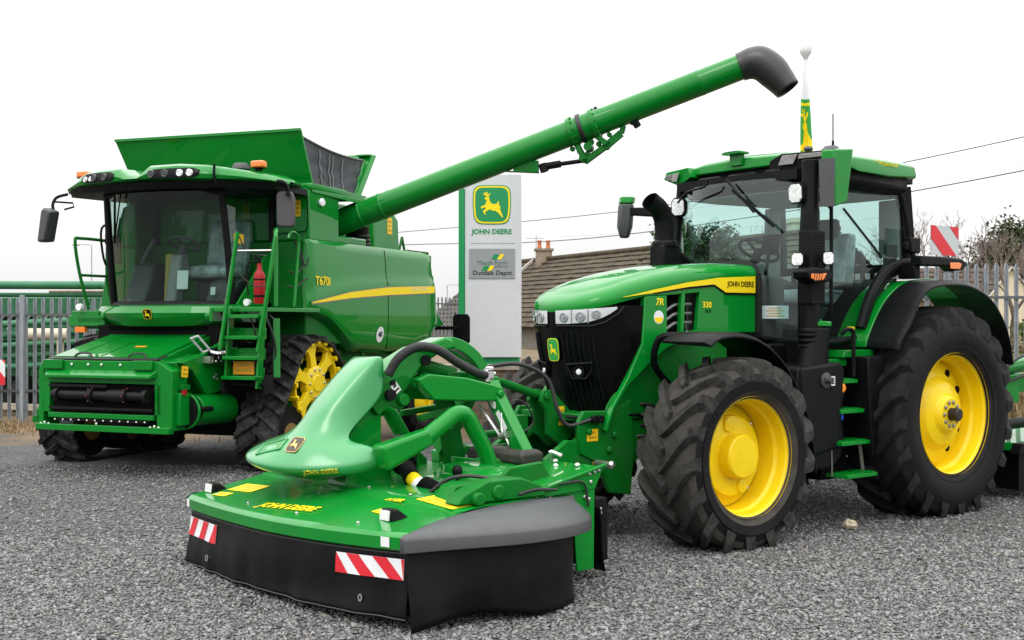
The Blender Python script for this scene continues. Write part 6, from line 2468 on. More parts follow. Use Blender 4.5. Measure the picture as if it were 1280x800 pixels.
# ================================================================ REAR IMPLEMENT AT THE RIGHT EDGE
rmw = thing('disc_mower', 'partly visible green mower with a black roller bar behind the rear tractor wheel', 'mower', TW(-2.2, .6), TR, off=(-2.2, .6, 0))
g = G()
g.loft([[(-1.35, 1.25, .60), (-1.35, -1.0, .60), (-2.9, -1.0, .66), (-2.9, 1.25, .66)], [(-1.30, 1.27, .52), (-1.30, -1.0, .52), (-2.95, -1.0, .58), (-2.95, 1.27, .58)]])
g.prism([(-1.28, .54), (-1.40, .62), (-2.9, .68), (-2.9, .56)], 'y', 1.25, 1.28)
build('deck', g, GREEN, rmw, bevel=.01)
g = G()
g.box(-2.9, -1.42, 1.16, 1.20, .10, .55)
g.box(-1.50, -1.44, -.9, 1.18, .10, .55)
g.prism([(-1.24, .50), (-1.30, .60), (-1.8, .62), (-1.8, .48)], 'y', 1.2, 1.3)
build('curtain', g, CURT, rmw)
g = G()
g.cyl((-.9, .9, .74), (-2.6, .95, .78), .06, 16)
build('roller_bar', g, BLACKP, rmw)
g = G()
g.beam((-1.0, .85, 1.16), (-2.6, .9, 1.22), .12, .20)
g.beam((-1.25, .9, 1.28), (-2.2, 1.0, 1.42), .09, .09)
g.cyl((-1.35, 1.0, 1.36), (-2.4, 1.0, 1.45), .07, 14)
g.box(-1.7, -1.35, .80, 1.05, 1.0, 1.30)
g.prism([(-1.15, 1.05), (-1.3, 1.35), (-1.6, 1.3), (-1.9, .70), (-1.6, .66)], 'y', .7, .76)
build('mower_frame', g, GREEN, rmw, bevel=.012)
g = G()
g.tube([(-1.0, .95, 1.2), (-1.3, 1.05, 1.33), (-1.7, 1.1, 1.5), (-2.2, 1.1, 1.42)], .018, 8, sm=5)
g.tube([(-1.0, .95, 1.1), (-1.4, 1.05, 1.22), (-1.9, 1.1, 1.32)], .016, 8, sm=5)
build('hose', g, HOSE, rmw)

# ================================================================ GROUND
def gravel_mat():
    m = bpy.data.materials.new('gravel')
    m.use_nodes = True
    N, L = m.node_tree.nodes, m.node_tree.links
    p = N['Principled BSDF']
    p.inputs['Roughness'].default_value = .8
    tc = N.new('ShaderNodeTexCoord')
    nz = N.new('ShaderNodeTexNoise')
    nz.inputs['Scale'].default_value, nz.inputs['Detail'].default_value = 22, 2
    L.new(tc.outputs['Object'], nz.inputs['Vector'])
    ad = N.new('ShaderNodeVectorMath')
    ad.operation = 'MULTIPLY_ADD'
    ad.inputs[1].default_value = (.05, .05, .05)
    L.new(nz.outputs['Color'], ad.inputs[0])
    L.new(tc.outputs['Object'], ad.inputs[2])
    mp = N.new('ShaderNodeMapping')
    mp.inputs['Scale'].default_value = (1, 1.15, 1)
    L.new(ad.outputs['Vector'], mp.inputs['Vector'])
    v1 = N.new('ShaderNodeTexVoronoi')
    v1.inputs['Scale'].default_value = 33
    v1.inputs['Randomness'].default_value = 1
    L.new(mp.outputs['Vector'], v1.inputs['Vector'])
    v2 = N.new('ShaderNodeTexVoronoi')
    v2.inputs['Scale'].default_value = 80
    L.new(mp.outputs['Vector'], v2.inputs['Vector'])
    r = N.new('ShaderNodeValToRGB')
    e = r.color_ramp.elements
    e[0].position, e[0].color = 0, (.095, .097, .097, 1)
    e[1].position, e[1].color = 1, (.33, .333, .325, 1)
    x = r.color_ramp.elements.new(.45)
    x.color = (.165, .167, .165, 1)
    x = r.color_ramp.elements.new(.8)
    x.color = (.23, .232, .225, 1)
    sp = N.new('ShaderNodeSeparateColor')
    L.new(v1.outputs['Color'], sp.inputs['Color'])
    L.new(sp.outputs['Red'], r.inputs['Fac'])
    # gaps between the stones are darker
    dr = N.new('ShaderNodeMapRange')
    dr.inputs['From Min'].default_value, dr.inputs['From Max'].default_value = .25, .62
    dr.inputs['To Min'].default_value, dr.inputs['To Max'].default_value = 1, .22
    L.new(v1.outputs['Distance'], dr.inputs['Value'])
    mx = N.new('ShaderNodeMix')
    mx.data_type, mx.blend_type = 'RGBA', 'MULTIPLY'
    mx.inputs['Factor'].default_value = 1
    L.new(r.outputs['Color'], mx.inputs['A'])
    L.new(dr.outputs['Result'], mx.inputs['B'])
    # patches of straw and soil
    n2 = N.new('ShaderNodeTexNoise')
    n2.inputs['Scale'].default_value, n2.inputs['Detail'].default_value, n2.inputs['Roughness'].default_value = .35, 8, .65
    L.new(tc.outputs['Object'], n2.inputs['Vector'])
    sx = N.new('ShaderNodeSeparateXYZ')
    L.new(tc.outputs['Object'], sx.inputs['Vector'])
    yr = N.new('ShaderNodeMapRange')
    yr.inputs['From Min'].default_value, yr.inputs['From Max'].default_value = 15.2, 20.5
    yr.inputs['To Min'].default_value, yr.inputs['To Max'].default_value = -.30, .22
    L.new(sx.outputs['Y'], yr.inputs['Value'])
    sm = N.new('ShaderNodeMath')
    sm.operation = 'ADD'
    L.new(n2.outputs['Fac'], sm.inputs[0])
    L.new(yr.outputs['Result'], sm.inputs[1])
    mr = N.new('ShaderNodeMapRange')
    mr.inputs['From Min'].default_value, mr.inputs['From Max'].default_value = .52, .66
    mr.inputs['To Min'].default_value, mr.inputs['To Max'].default_value = 0, .75
    L.new(sm.outputs['Value'], mr.inputs['Value'])
    mx2 = N.new('ShaderNodeMix')
    mx2.data_type = 'RGBA'
    mx2.inputs['B'].default_value = (.22, .135, .055, 1)
    L.new(mr.outputs['Result'], mx2.inputs['Factor'])
    L.new(mx.outputs['Result'], mx2.inputs['A'])
    # broad tone changes
    n3 = N.new('ShaderNodeTexNoise')
    n3.inputs['Scale'].default_value, n3.inputs['Detail'].default_value = .9, 4
    L.new(tc.outputs['Object'], n3.inputs['Vector'])
    m3 = N.new('ShaderNodeMapRange')
    m3.inputs['From Min'].default_value, m3.inputs['From Max'].default_value = .3, .7
    m3.inputs['To Min'].default_value, m3.inputs['To Max'].default_value = .70, 1.15
    L.new(n3.outputs['Fac'], m3.inputs['Value'])
    mx3 = N.new('ShaderNodeMix')
    mx3.data_type, mx3.blend_type = 'RGBA', 'MULTIPLY'
    mx3.inputs['Factor'].default_value = 1
    L.new(mx2.outputs['Result'], mx3.inputs['A'])
    L.new(m3.outputs['Result'], mx3.inputs['B'])
    L.new(mx3.outputs['Result'], p.inputs['Base Color'])
    # each stone is a tilted facet
    vm = N.new('ShaderNodeVectorMath')
    vm.operation = 'MULTIPLY_ADD'
    vm.inputs[1].default_value = (1.3, 1.3, .0)
    vm.inputs[2].default_value = (-.65, -.65, 1.0)
    L.new(v1.outputs['Color'], vm.inputs[0])
    nm = N.new('ShaderNodeVectorMath')
    nm.operation = 'NORMALIZE'
    L.new(vm.outputs['Vector'], nm.inputs[0])
    b = N.new('ShaderNodeBump')
    b.inputs['Strength'].default_value, b.inputs['Distance'].default_value = .8, .02
    b.invert = True
    L.new(v1.outputs['Distance'], b.inputs['Height'])
    L.new(nm.outputs['Vector'], b.inputs['Normal'])
    b2 = N.new('ShaderNodeBump')
    b2.inputs['Strength'].default_value, b2.inputs['Distance'].default_value = .5, .008
    L.new(v2.outputs['Distance'], b2.inputs['Height'])
    L.new(b.outputs['Normal'], b2.inputs['Normal'])
    L.new(b2.outputs['Normal'], p.inputs['Normal'])
    return m


g = G()
g.add([(-300, -300, 0), (300, -300, 0), (300, 400, 0), (-300, 400, 0)], [(0, 1, 2, 3)])
struct(build('ground', g, gravel_mat(), flat=True))

# loose stones, one object: nobody could count them
import numpy as np
rng = np.random.default_rng(5)
ico_v, ico_f = [], []
t_ = (1 + 5 ** .5) / 2
iv = np.array([(-1, t_, 0), (1, t_, 0), (-1, -t_, 0), (1, -t_, 0), (0, -1, t_), (0, 1, t_), (0, -1, -t_), (0, 1, -t_), (t_, 0, -1), (t_, 0, 1), (-t_, 0, -1), (-t_, 0, 1)]) / 1.9
oct_v = np.array([(1, .2, 0), (.2, 1, 0), (-1, .1, .1), (0, -1, -.1), (.4, -.5, .75), (-.4, .4, .8), (.1, .1, -.8)])
oct_f = np.array([(0, 1, 5), (0, 5, 4), (5, 2, 4), (1, 2, 5), (2, 3, 4), (3, 0, 4), (1, 0, 6), (2, 1, 6), (3, 2, 6), (0, 3, 6)])


def scatter(n, sampler, smin, smax, name, mats, zf=.30):
    P = sampler(n)
    n = len(P)
    sz = rng.uniform(0, 1, n) ** 1.8 * (smax - smin) + smin
    nv = len(oct_v)
    base = oct_v[None] + rng.uniform(-.28, .28, (n, nv, 3))
    q = rng.normal(size=(n, 4))
    q /= np.linalg.norm(q, axis=1)[:, None]
    w, x, y, z = q.T
    R = np.stack([1 - 2 * (y * y + z * z), 2 * (x * y - z * w), 2 * (x * z + y * w), 2 * (x * y + z * w), 1 - 2 * (x * x + z * z), 2 * (y * z - x * w), 2 * (x * z - y * w), 2 * (y * z + x * w), 1 - 2 * (x * x + y * y)], 1).reshape(n, 3, 3)
    base *= rng.uniform(.75, 1.35, (n, 1, 3)) * np.array([1.25, .95, .5])
    vv = np.einsum('nij,nkj->nki', R, base) * sz[:, None, None]
    vv[:, :, 2] *= .55
    vv += P[:, None, :]
    vv[:, :, 2] += (sz * zf)[:, None]
    faces = (oct_f[None] + (np.arange(n) * nv)[:, None, None]).reshape(-1, 3)
    me = bpy.data.meshes.new(name)
    me.vertices.add(n * nv)
    me.vertices.foreach_set('co', vv.reshape(-1).astype(np.float32))
    me.loops.add(len(faces) * 3)
    me.loops.foreach_set('vertex_index', faces.reshape(-1).astype(np.int32))
    me.polygons.add(len(faces))
    me.polygons.foreach_set('loop_start', (np.arange(len(faces)) * 3).astype(np.int32))
    for m in mats:
        me.materials.append(m)
    me.polygons.foreach_set('material_index', np.repeat(rng.choice(len(mats), n, p=np.array([.30, .42, .24, .04])[:len(mats)] / sum([.30, .42, .24, .04][:len(mats)])), len(oct_f)).astype(np.int32))
    me.update(calc_edges=True)
    me.validate()
    o = bpy.data.objects.new(name, me)
    COL.objects.link(o)
    o['kind'] = 'stuff'
    return o


def wedge(n):
    d = np.sqrt(rng.uniform(4.2 ** 2, 15.5 ** 2, n))
    d = np.where(rng.uniform(0, 1, n) < .55, rng.uniform(5.5, 10.5, n), d)
    x = rng.uniform(-.47, .47, n) * d
    return np.stack([x, d, np.zeros(n)], 1)


SM = [mat('stone_dark', (.13, .133, .134), .85, noise=.3, nscale=60), mat('stone_mid', (.185, .187, .184), .85, noise=.3, nscale=60), mat('stone_pale', (.265, .266, .258), .85, noise=.25, nscale=60), mat('stone_warm', (.24, .215, .18), .85, noise=.25, nscale=60)]
scatter(130000, wedge, .007, .022, 'loose_gravel', SM)

g = G()
g.ball((0, 0, .03), .065, .045, .045, 9, 6)
g.v = [(x + random.uniform(-.012, .012), y + random.uniform(-.012, .012), z + random.uniform(-.008, .008)) for x, y, z in g.v]
o = build('stone', g, mat('buff_stone', (.40, .34, .25), .9, noise=.3, nscale=25), flat=True)
o.location = (3.03, 10.75, .015)
tag(o, 'single buff coloured stone lying on the gravel between the tractor wheels', 'stone')

# bank and raised land behind -------------------------------------------
def grass_mat(name, a, b, sc=1.5):
    m = bpy.data.materials.new(name)
    m.use_nodes = True
    N, L = m.node_tree.nodes, m.node_tree.links
    p = N['Principled BSDF']
    p.inputs['Roughness'].default_value = .9
    tc = N.new('ShaderNodeTexCoord')
    nz = N.new('ShaderNodeTexNoise')
    nz.inputs['Scale'].default_value, nz.inputs['Detail'].default_value = sc, 8
    L.new(tc.outputs['Object'], nz.inputs['Vector'])
    r = N.new('ShaderNodeValToRGB')
    r.color_ramp.elements[0].position, r.color_ramp.elements[1].position = .38, .62
    r.color_ramp.elements[0].color, r.color_ramp.elements[1].color = (*a, 1), (*b, 1)
    L.new(nz.outputs['Fac'], r.inputs['Fac'])
    L.new(r.outputs['Color'], p.inputs['Base Color'])
    return m


BANKM = grass_mat('bank_soil', (.10, .065, .03), (.16, .12, .06))
g = G()
xs = [2.9 + .5 * k_ for k_ in range(60)]
prof = [(16.6, -.05), (17.0, .06), (17.6, .42), (18.1, .80), (18.5, .98), (19.5, 1.02), (30, 1.05), (120, 1.1)]
g.sheet([[(x, y + .12 * sin(x * 1.7), z + (.05 * sin(x * 2.3 + y) if .05 < z else 0)) for x in xs] for y, z in prof])
struct(build('bank', g, BANKM))
g = G()
g.sheet([[(x, y, z) for x in (-60, -30, -2.0, 3.2)] for y, z in ((21.3, .92), (60, .9), (160, .9))][:3])
g.v = [(max(x, -1.95), y, z) for x, y, z in g.v]
struct(build('raised_ground', g, BANKM))


def blades(n, sampler, h0, h1, name, cols, w=.012, seed=1):
    rr = random.Random(seed)
    g = G()
    for _ in range(n):
        x, y, z = sampler(rr)
        h = rr.uniform(h0, h1)
        a = rr.uniform(0, 6.28)
        lx, ly = cos(a) * h * rr.uniform(.1, .8), sin(a) * h * rr.uniform(.1, .8)
        c, s_ = cos(a + 1.57) * w, sin(a + 1.57) * w
        g.mi = rr.randrange(len(cols))
        g.add([(x - c, y - s_, z), (x + c, y + s_, z), (x + lx * .5 + c * .6, y + ly * .5 + s_ * .6, z + h * .65), (x + lx * .5 - c * .6, y + ly * .5 - s_ * .6, z + h * .65), (x + lx, y + ly, z + h)], [(0, 1, 2, 3), (3, 2, 4)])
    o = build(name, g, cols, flat=True, fixn=False)
    return struct(o, 'stuff')


def bankz(y):
    return interp([(16.6, 0), (17.0, .06), (17.6, .42), (18.1, .80), (18.5, .98), (19.5, 1.02), (30, 1.05)], y)


GB = [mat('grass_green', (.11, .17, .02), .8), mat('grass_olive', (.17, .17, .03), .8)]
DB = [mat('straw', (.27, .19, .085), .85), mat('straw_dark', (.16, .10, .045), .85), mat('straw_pale', (.34, .27, .14), .85)]


def s_dry(r):
    x, y = r.uniform(3.5, 10.5), r.uniform(16.8, 18.3)
    return x, y, bankz(y) - .01


def s_green(r):
    x, y = r.uniform(3.5, 15), r.uniform(18.2, 26)
    return x, y, bankz(y) - .01


def s_left(r):
    x = r.uniform(-11, -3.2)
    return x, r.gauss(20.8, .7), 0


blades(9000, s_dry, .12, .38, 'dry_grass', DB, .010, 2)
blades(12000, s_green, .10, .26, 'grass', GB, .014, 3)
blades(2600, s_left, .03, .10, 'straw_litter', DB, .009, 4)

# low stone retaining wall -------------------------------------------------
def brick_mat(name, c1, c2, mor, sc=1.0, bw=.4, bh=.14):
    m = bpy.data.materials.new(name)
    m.use_nodes = True
    N, L = m.node_tree.nodes, m.node_tree.links
    p = N['Principled BSDF']
    p.inputs['Roughness'].default_value = .9
    tc = N.new('ShaderNodeTexCoord')
    mp = N.new('ShaderNodeMapping')
    mp.inputs['Rotation'].default_value = (radians(90), 0, 0)
    L.new(tc.outputs['Object'], mp.inputs['Vector'])
    b = N.new('ShaderNodeTexBrick')
    b.inputs['Scale'].default_value = sc
    b.inputs['Color1'].default_value, b.inputs['Color2'].default_value, b.inputs['Mortar'].default_value = (*c1, 1), (*c2, 1), (*mor, 1)
    b.inputs['Brick Width'].default_value, b.inputs['Row Height'].default_value, b.inputs['Mortar Size'].default_value = bw, bh, .014
    L.new(mp.outputs['Vector'], b.inputs['Vector'])
    nz = N.new('ShaderNodeTexNoise')
    nz.inputs['Scale'].default_value, nz.inputs['Detail'].default_value = 9, 6
    L.new(tc.outputs['Object'], nz.inputs['Vector'])
    r = N.new('ShaderNodeMapRange')
    r.inputs['To Min'].default_value, r.inputs['To Max'].default_value = .5, 1.5
    L.new(nz.outputs['Fac'], r.inputs['Value'])
    mx = N.new('ShaderNodeMix')
    mx.data_type, mx.blend_type = 'RGBA', 'MULTIPLY'
    mx.inputs['Factor'].default_value = 1
    L.new(b.outputs['Color'], mx.inputs['A'])
    L.new(r.outputs['Result'], mx.inputs['B'])
    L.new(mx.outputs['Result'], p.inputs['Base Color'])
    bp = N.new('ShaderNodeBump')
    bp.inputs['Strength'].default_value = .6
    L.new(b.outputs['Fac'], bp.inputs['Height'])
    bp.invert = True
    L.new(bp.outputs['Normal'], p.inputs['Normal'])
    return m


wl = thing('retaining_wall', 'low brown stone retaining wall with a pale coping below the sign', 'wall', (.5, 21.2, 0))
OFF[wl.name] = (.5, 21.2, 0)
g = G()
g.box(-2.1, 3.3, 21.05, 21.35, -.05, 1.0)
build('wall_face', g, brick_mat('old_stone', (.12, .075, .045), (.20, .15, .10), (.10, .085, .07), 1, .42, .15), wl)
g = G()
g.box(-2.15, 3.35, 21.0, 21.42, 1.0, 1.10)
build('coping', g, mat('concrete_coping', (.30, .27, .22), .9, noise=.3, nscale=5, bump=.4, bscale=30), wl, bevel=.015)

# fences -------------------------------------------------------------------
def palisade(name, label, A, B, z0, h, pitch=.155, post=2.75, rails=(.25, .86), group='steel palisade fences'):
    A, B = V((*A, z0)), V((*B, z0))
    d = (B - A).normalized()
    n = V((d.y, -d.x, 0))
    if n.y > 0:
        n = -n
    f = thing(name, label, 'fence', A, 0, group)
    OFF[f.name] = tuple(A)
    g = G()
    k_ = 0
    s = .07
    Ltot = (B - A).length
    while s < Ltot:
        c = A + d * s
        hh = h + random.uniform(-.012, .012)
        w = .036
        lean = random.uniform(-.006, .006)
        # W-section pale with a splayed three-point head
        def sec(z, k2, wd):
            o_ = d * (lean * (z - z0) / h)
            return [c + o_ - d * wd + n * .012 + V((0, 0, z)), c + o_ - d * wd * .45 + n * .034 + V((0, 0, z)), c + o_ + n * .016 + V((0, 0, z)), c + o_ + d * wd * .45 + n * .034 + V((0, 0, z)), c + o_ + d * wd + n * .012 + V((0, 0, z)), c + o_ + V((0, 0, z)) + n * .004]
        g.loft([sec(.06, 1, w), sec(hh - .13, 1, w), sec(hh - .11, 1, w * 1.05), sec(hh - .04, 1, w * .85), sec(hh, 1, w * .12)])
        s += pitch
    build('pales', g, STEEL, f, sharp=30)
    for rz_ in rails:
        g = G()
        g.box(0, 1, 0, 1, 0, 1)
        g.v, g.f, g.m = [], [], []
        z = h * rz_
        g.beam(A + V((0, 0, z)) + n * .045, B + V((0, 0, z)) + n * .045, .012, .045)
        build('rail', g, mat('rail_steel', (.10, .11, .115), .6, metal=.3), f)
    s = 0
    while s <= Ltot + .01:
        g = G()
        c = A + d * s
        g.box(c.x - .05, c.x + .05, c.y - .02 + .06, c.y + .07 + .06, z0 - .1, z0 + h - .15)
        build('post', g, STEEL, f, bevel=.004)
        s += post


palisade('palisade_fence', 'grey steel palisade fence standing in front of the stored green header', (-13.4, 22.1), (-2.6, 22.4), 0, 2.30, post=2.75)
palisade('palisade_fence', 'grey steel palisade fence on the grass bank behind the tractor rear wheel', (4.2, 19.2), (16.5, 18.6), .98, 1.80, rails=(.12, .70))
palisade('palisade_fence', 'distant grey palisade fence running behind the tall dealer sign', (-6, 44), (14, 46), .9, 1.86, pitch=.14, rails=(.2, .86))
# stout post in the left fence and its warning board
g = G()
g.box(-8.98, -8.91, 21.88, 21.95, -.02, 2.34)
o = build('fence_post', g, STEEL, bevel=.006)
tag(o, 'stout galvanised post standing before the pales of the fence by the green header', 'post')
o2 = stripes((-9.56, 21.9, .93), (1, 0, 0), (0, 0, 1), .62, .46, 3, None, name='hazard_board', slope=.8, flip=True, phase=.5, ex=.006)
tag(o2, 'small red and white striped hazard board hanging on the fence by the green header', 'sign')

# stored header behind the left fence ----------------------------------------
hd = thing('harvester_header', 'long green harvester header with rows of pipes stored behind the palisade fence', 'header', (-9.5, 24.8, 0))
OFF[hd.name] = (-9.5, 24.8, 0)
HG = mat('faded_header_green', (.02, .17, .07), .5, noise=.25, nscale=3, dirt=(.10, .10, .07), damt=.35)
g = G()
g.box(-16, -7.9, 25.2, 25.3, 1.95, 2.36)
g.box(-16, -7.7, 25.0, 25.1, 1.45, 1.78)
g.prism([(-8.1, 1.2), (-7.6, 1.2), (-7.5, 2.3), (-8.1, 2.45)], 'y', 24.4, 25.2)
g.box(-16, -7.4, 25.15, 25.25, .7, 1.3)
build('header_body', g, HG, hd, bevel=.02)
g = G()
g.cyl((-16, 24.7, 2.62), (-8.3, 24.7, 2.60), .085, 14)
g.cyl((-16, 24.9, 2.42), (-7.4, 24.9, 2.40), .05, 12)
for k_ in range(5):
    z_ = .72 + .22 * k_
    g.cyl((-16, 24.3 + .1 * (k_ % 2), z_ - .1), (-6.6, 24.5 + .1 * (k_ % 2), z_ + .40), .07, 12)
build('reel_tubes', g, HG, hd)
g = G()
for k_ in range(7):
    x_ = -14.5 + 1.1 * k_
    g.beam((x_, 24.6, .1), (x_ + .5, 24.6, 2.1), .07, .07)
    g.beam((x_ + .6, 24.62, .1), (x_, 24.62, 1.6), .05, .05)
build('header_struts', g, HG, hd)
g = G()
g.beam((-8.98, 23.9, .45), (-9.0, 23.9, 1.62), .12, .10)
g.cyl((-9.7, 23.9, 1.60), (-8.85, 23.9, 1.60), .12, 16)
g.cyl((-8.3, 24.7, 2.60), (-7.95, 24.7, 2.60), .10, 14)
g.cyl((-9.6, 24.9, 2.48), (-8.4, 24.9, 2.48), .035, 10)
g.beam((-10.2, 23.6, .2), (-8.3, 23.6, .12), .10, .12)
build_each('cream_support', g, mat('cream_paint', (.55, .50, .38), .6, noise=.2), hd)
g = G()
for k_ in range(46):
    x_ = -15.8 + k_ * .18
    g.tube([(x_, 25.05, 1.98), (x_ + .02, 24.85, 1.92), (x_ + .03, 24.72, 1.80), (x_ + .03, 24.66, 1.68)], .016, 6, sm=2)
build('tines', g, mat('tine_grey', (.25, .27, .28), .5, metal=.4), hd)
g = G()
g.box(-16, -7.6, 25.35, 25.6, .1, 2.1)
build('dark_trough', g, mat('trough_dark', (.012, .035, .02), .7), hd)
g = G()
for x_ in (-9.8, -8.7):
    g.lathe((x_, 24.0, .36), (1, 0, 0), [(.2, -.1), (.34, -.1), (.36, -.06), (.36, .06), (.34, .1), (.2, .1)], 24)
build('tyre', g, TYRE, hd)

# dealer sign -----------------------------------------------------------------
sg = thing('dealer_sign', 'tall grey dealer pylon sign with a green edge and a leaping deer emblem', 'sign', (-.35, 22.2, 1.0))
OFF[sg.name] = (-.35, 22.2, 1.0)
SY = 22.0
g = G()
g.box(-.98, .12, SY + .13, SY + .26, 1.0, 4.30)
g.box(-.98, .14, SY + .02, SY + .26, 1.05, 1.20)
g.box(-.98, -.87, SY + .0, SY + .13, 1.2, 4.30)
build('green_edge', g, SIGNG, sg, bevel=.004)
g = G()
g.prism([(-.865, SY + .14), (-.865, SY + .015), (-.76, SY - .03), (.06, SY - .03), (.175, SY + .02), (.175, SY + .14)], 'z', 1.20, 4.555)
pn = build('sign_panel', g, SIGNW, sg, bevel=.006)
g = G()
g.box(-.75, .055, SY - .034, SY - .029, 3.285, 3.292)
build('panel_seam', g, SIGNG2, pn)
emblem((-.37, SY - .032, 3.995), (1, 0, 0), (0, 0, 1), .70, .72, sg, ex=.006)
text('JOHN DEERE', .125, (-.37, SY - .032, 3.50), (1, 0, 0), (0, 0, 1), SIGNG, sg, bold=.03, ex=.004, sx=1.02)
g = G()
g.box(-.785, .055, SY - .045, SY - .03, 2.645, 3.19)
dp = build('depot_panel', g, SIGNG2, sg)
text('Meath Farm', .115, (-.36, SY - .047, 2.93), (1, 0, 0), (0, 0, 1), mat('dull_green_print', (.06, .17, .09), .5), dp, ex=.002)
text('Machinery Ltd', .05, (-.22, SY - .047, 2.865), (1, 0, 0), (0, 0, 1), mat('dull_print', (.12, .14, .13), .5), dp, ex=.002)
text('Dundalk Depot', .115, (-.36, SY - .047, 2.745), (1, 0, 0), (0, 0, 1), BLK, dp, bold=.004, ex=.002)
g = G()
for cx_, cz_ in ((-.27, 3.04), (-.45, 2.83)):
    g.mi = 0
    g.prism([(cx_ - .11, cz_ - .04), (cx_ - .02, cz_ - .05), (cx_ + .04, cz_ + .04), (cx_ - .05, cz_ + .05)], 'y', SY - .05, SY - .045)
    g.mi = 1
    g.prism([(cx_ + .0, cz_ - .05), (cx_ + .07, cz_ - .045), (cx_ + .13, cz_ + .05), (cx_ + .05, cz_ + .045)], 'y', SY - .05, SY - .045)
build('leaf_mark', g, [SIGNG, YDEC], dp, flat=True)

# flagpole -------------------------------------------------------------------
fp = thing('flagpole', 'white flagpole with a hanging green and yellow deer flag behind the tractor cab', 'flagpole', (4.65, 19.0, 1.0))
OFF[fp.name] = (4.65, 19.0, 1.0)
g = G()
g.cyl((4.65, 19, .95), (4.65, 19, 6.0), .05, 14, .03)
build('pole', g, WHITE, fp)
g = G()
g.lathe((4.65, 19, 6.0), (0, 0, 1), [(.03, 0), (.05, .05), (.085, .10), (.10, .16), (.09, .22), (.05, .25), (.015, .27), (.012, .36), (.001, .38)], 18)
build('finial', g, WHITE, fp)
g = G()
rows_ = []
FM = []


def flagpt(u, z):
    # cloth hanging from the pole, widening downwards, with deep folds
    zt_, zb_ = 5.82, 4.15
    q = (zt_ - z) / (zt_ - zb_)
    w = .09 + .15 * q
    x0 = 4.65 - .115 - .02 * q
    return V((x0 + w * u, 18.84 - .03 * sin(u * 8 + q * 2) * (.4 + q) - .02 * sin(q * 7), z))


NU, NZ = 60, 150


def inside(P, x, y):
    c = False
    for (x0, y0), (x1, y1) in zip(P, P[1:] + P[:1]):
        if (y0 > y) != (y1 > y) and x < (x1 - x0) * (y - y0) / (y1 - y0) + x0:
            c = not c
    return c


pts_ = [[flagpt(i / NU, lerp(5.82, 4.15, j / NZ)) for i in range(NU + 1)] for j in range(NZ + 1)]
for j in range(NZ):
    z = lerp(5.82, 4.15, (j + .5) / NZ)
    for i in range(NU):
        u = (i + .5) / NU
        g.mi = 0 if z > 5.34 else 1
        dx_, dy_ = lerp(140, 182, u), lerp(178, 86, (z - 4.30) / .88)
        if 5.24 < z < 5.29 or inside(DEER, dx_, dy_) or inside(HORN, dx_, dy_):
            g.mi = 2
        k_ = [pts_[j][i], pts_[j][i + 1], pts_[j + 1][i + 1], pts_[j + 1][i]]
        g.add(k_, [(0, 1, 2, 3)])
fl_ = build('flag', g, [WHITE, mat('flag_green', (.03, .33, .05), .7), YDEC], fp, fixn=False)
bmf = bmesh.new()
bmf.from_mesh(fl_.data)
bmesh.ops.remove_doubles(bmf, verts=bmf.verts, dist=1e-5)
bmf.to_mesh(fl_.data)
bmf.free()
fl_.data.polygons.foreach_set('use_smooth', [True] * len(fl_.data.polygons))
fl_.modifiers.new('thick', 'SOLIDIFY').thickness = .006
g = G()
g.cyl((4.63, 18.93, 5.70), (4.63, 18.93, 5.84), .025, 10)
build('flag_clip', g, BLACKP, fp)

# houses --------------------------------------------------------------------
def tile_mat(name, a, b, row=.3):
    m = bpy.data.materials.new(name)
    m.use_nodes = True
    N, L = m.node_tree.nodes, m.node_tree.links
    p = N['Principled BSDF']
    p.inputs['Roughness'].default_value = .9
    tc = N.new('ShaderNodeTexCoord')
    nz = N.new('ShaderNodeTexNoise')
    nz.inputs['Scale'].default_value, nz.inputs['Detail'].default_value, nz.inputs['Roughness'].default_value = 2.5, 8, .7
    L.new(tc.outputs['Object'], nz.inputs['Vector'])
    r = N.new('ShaderNodeValToRGB')
    r.color_ramp.elements[0].position, r.color_ramp.elements[1].position = .38, .64
    r.color_ramp.elements[0].color, r.color_ramp.elements[1].color = (*a, 1), (*b, 1)
    L.new(nz.outputs['Fac'], r.inputs['Fac'])
    L.new(r.outputs['Color'], p.inputs['Base Color'])
    return m


def tiled_slope(g, r0, r1, down, rows, lift=.05, cols=40):
    """courses of tiles: each course is a thin wedge lapping the next"""
    r0, r1, down = V(r0), V(r1), V(down)
    n = (r1 - r0).cross(down).normalized()
    if n.z < 0:
        n = -n
    for k_ in range(rows):
        a, b = k_ / rows, (k_ + 1.02) / rows
        sag = .0
        vs0, vs1, vs2 = [], [], []
        for i in range(cols + 1):
            p = r0.lerp(r1, i / cols)
            wav = n * (.012 * sin(i * 2.1 + k_) + random.uniform(-.006, .006))
            vs0.append(p + down * a + n * .008)
            vs1.append(p + down * b + n * lift + wav)
            vs2.append(p + down * b + n * .0)
        g.loft([vs0, vs1, vs2], closed=False)


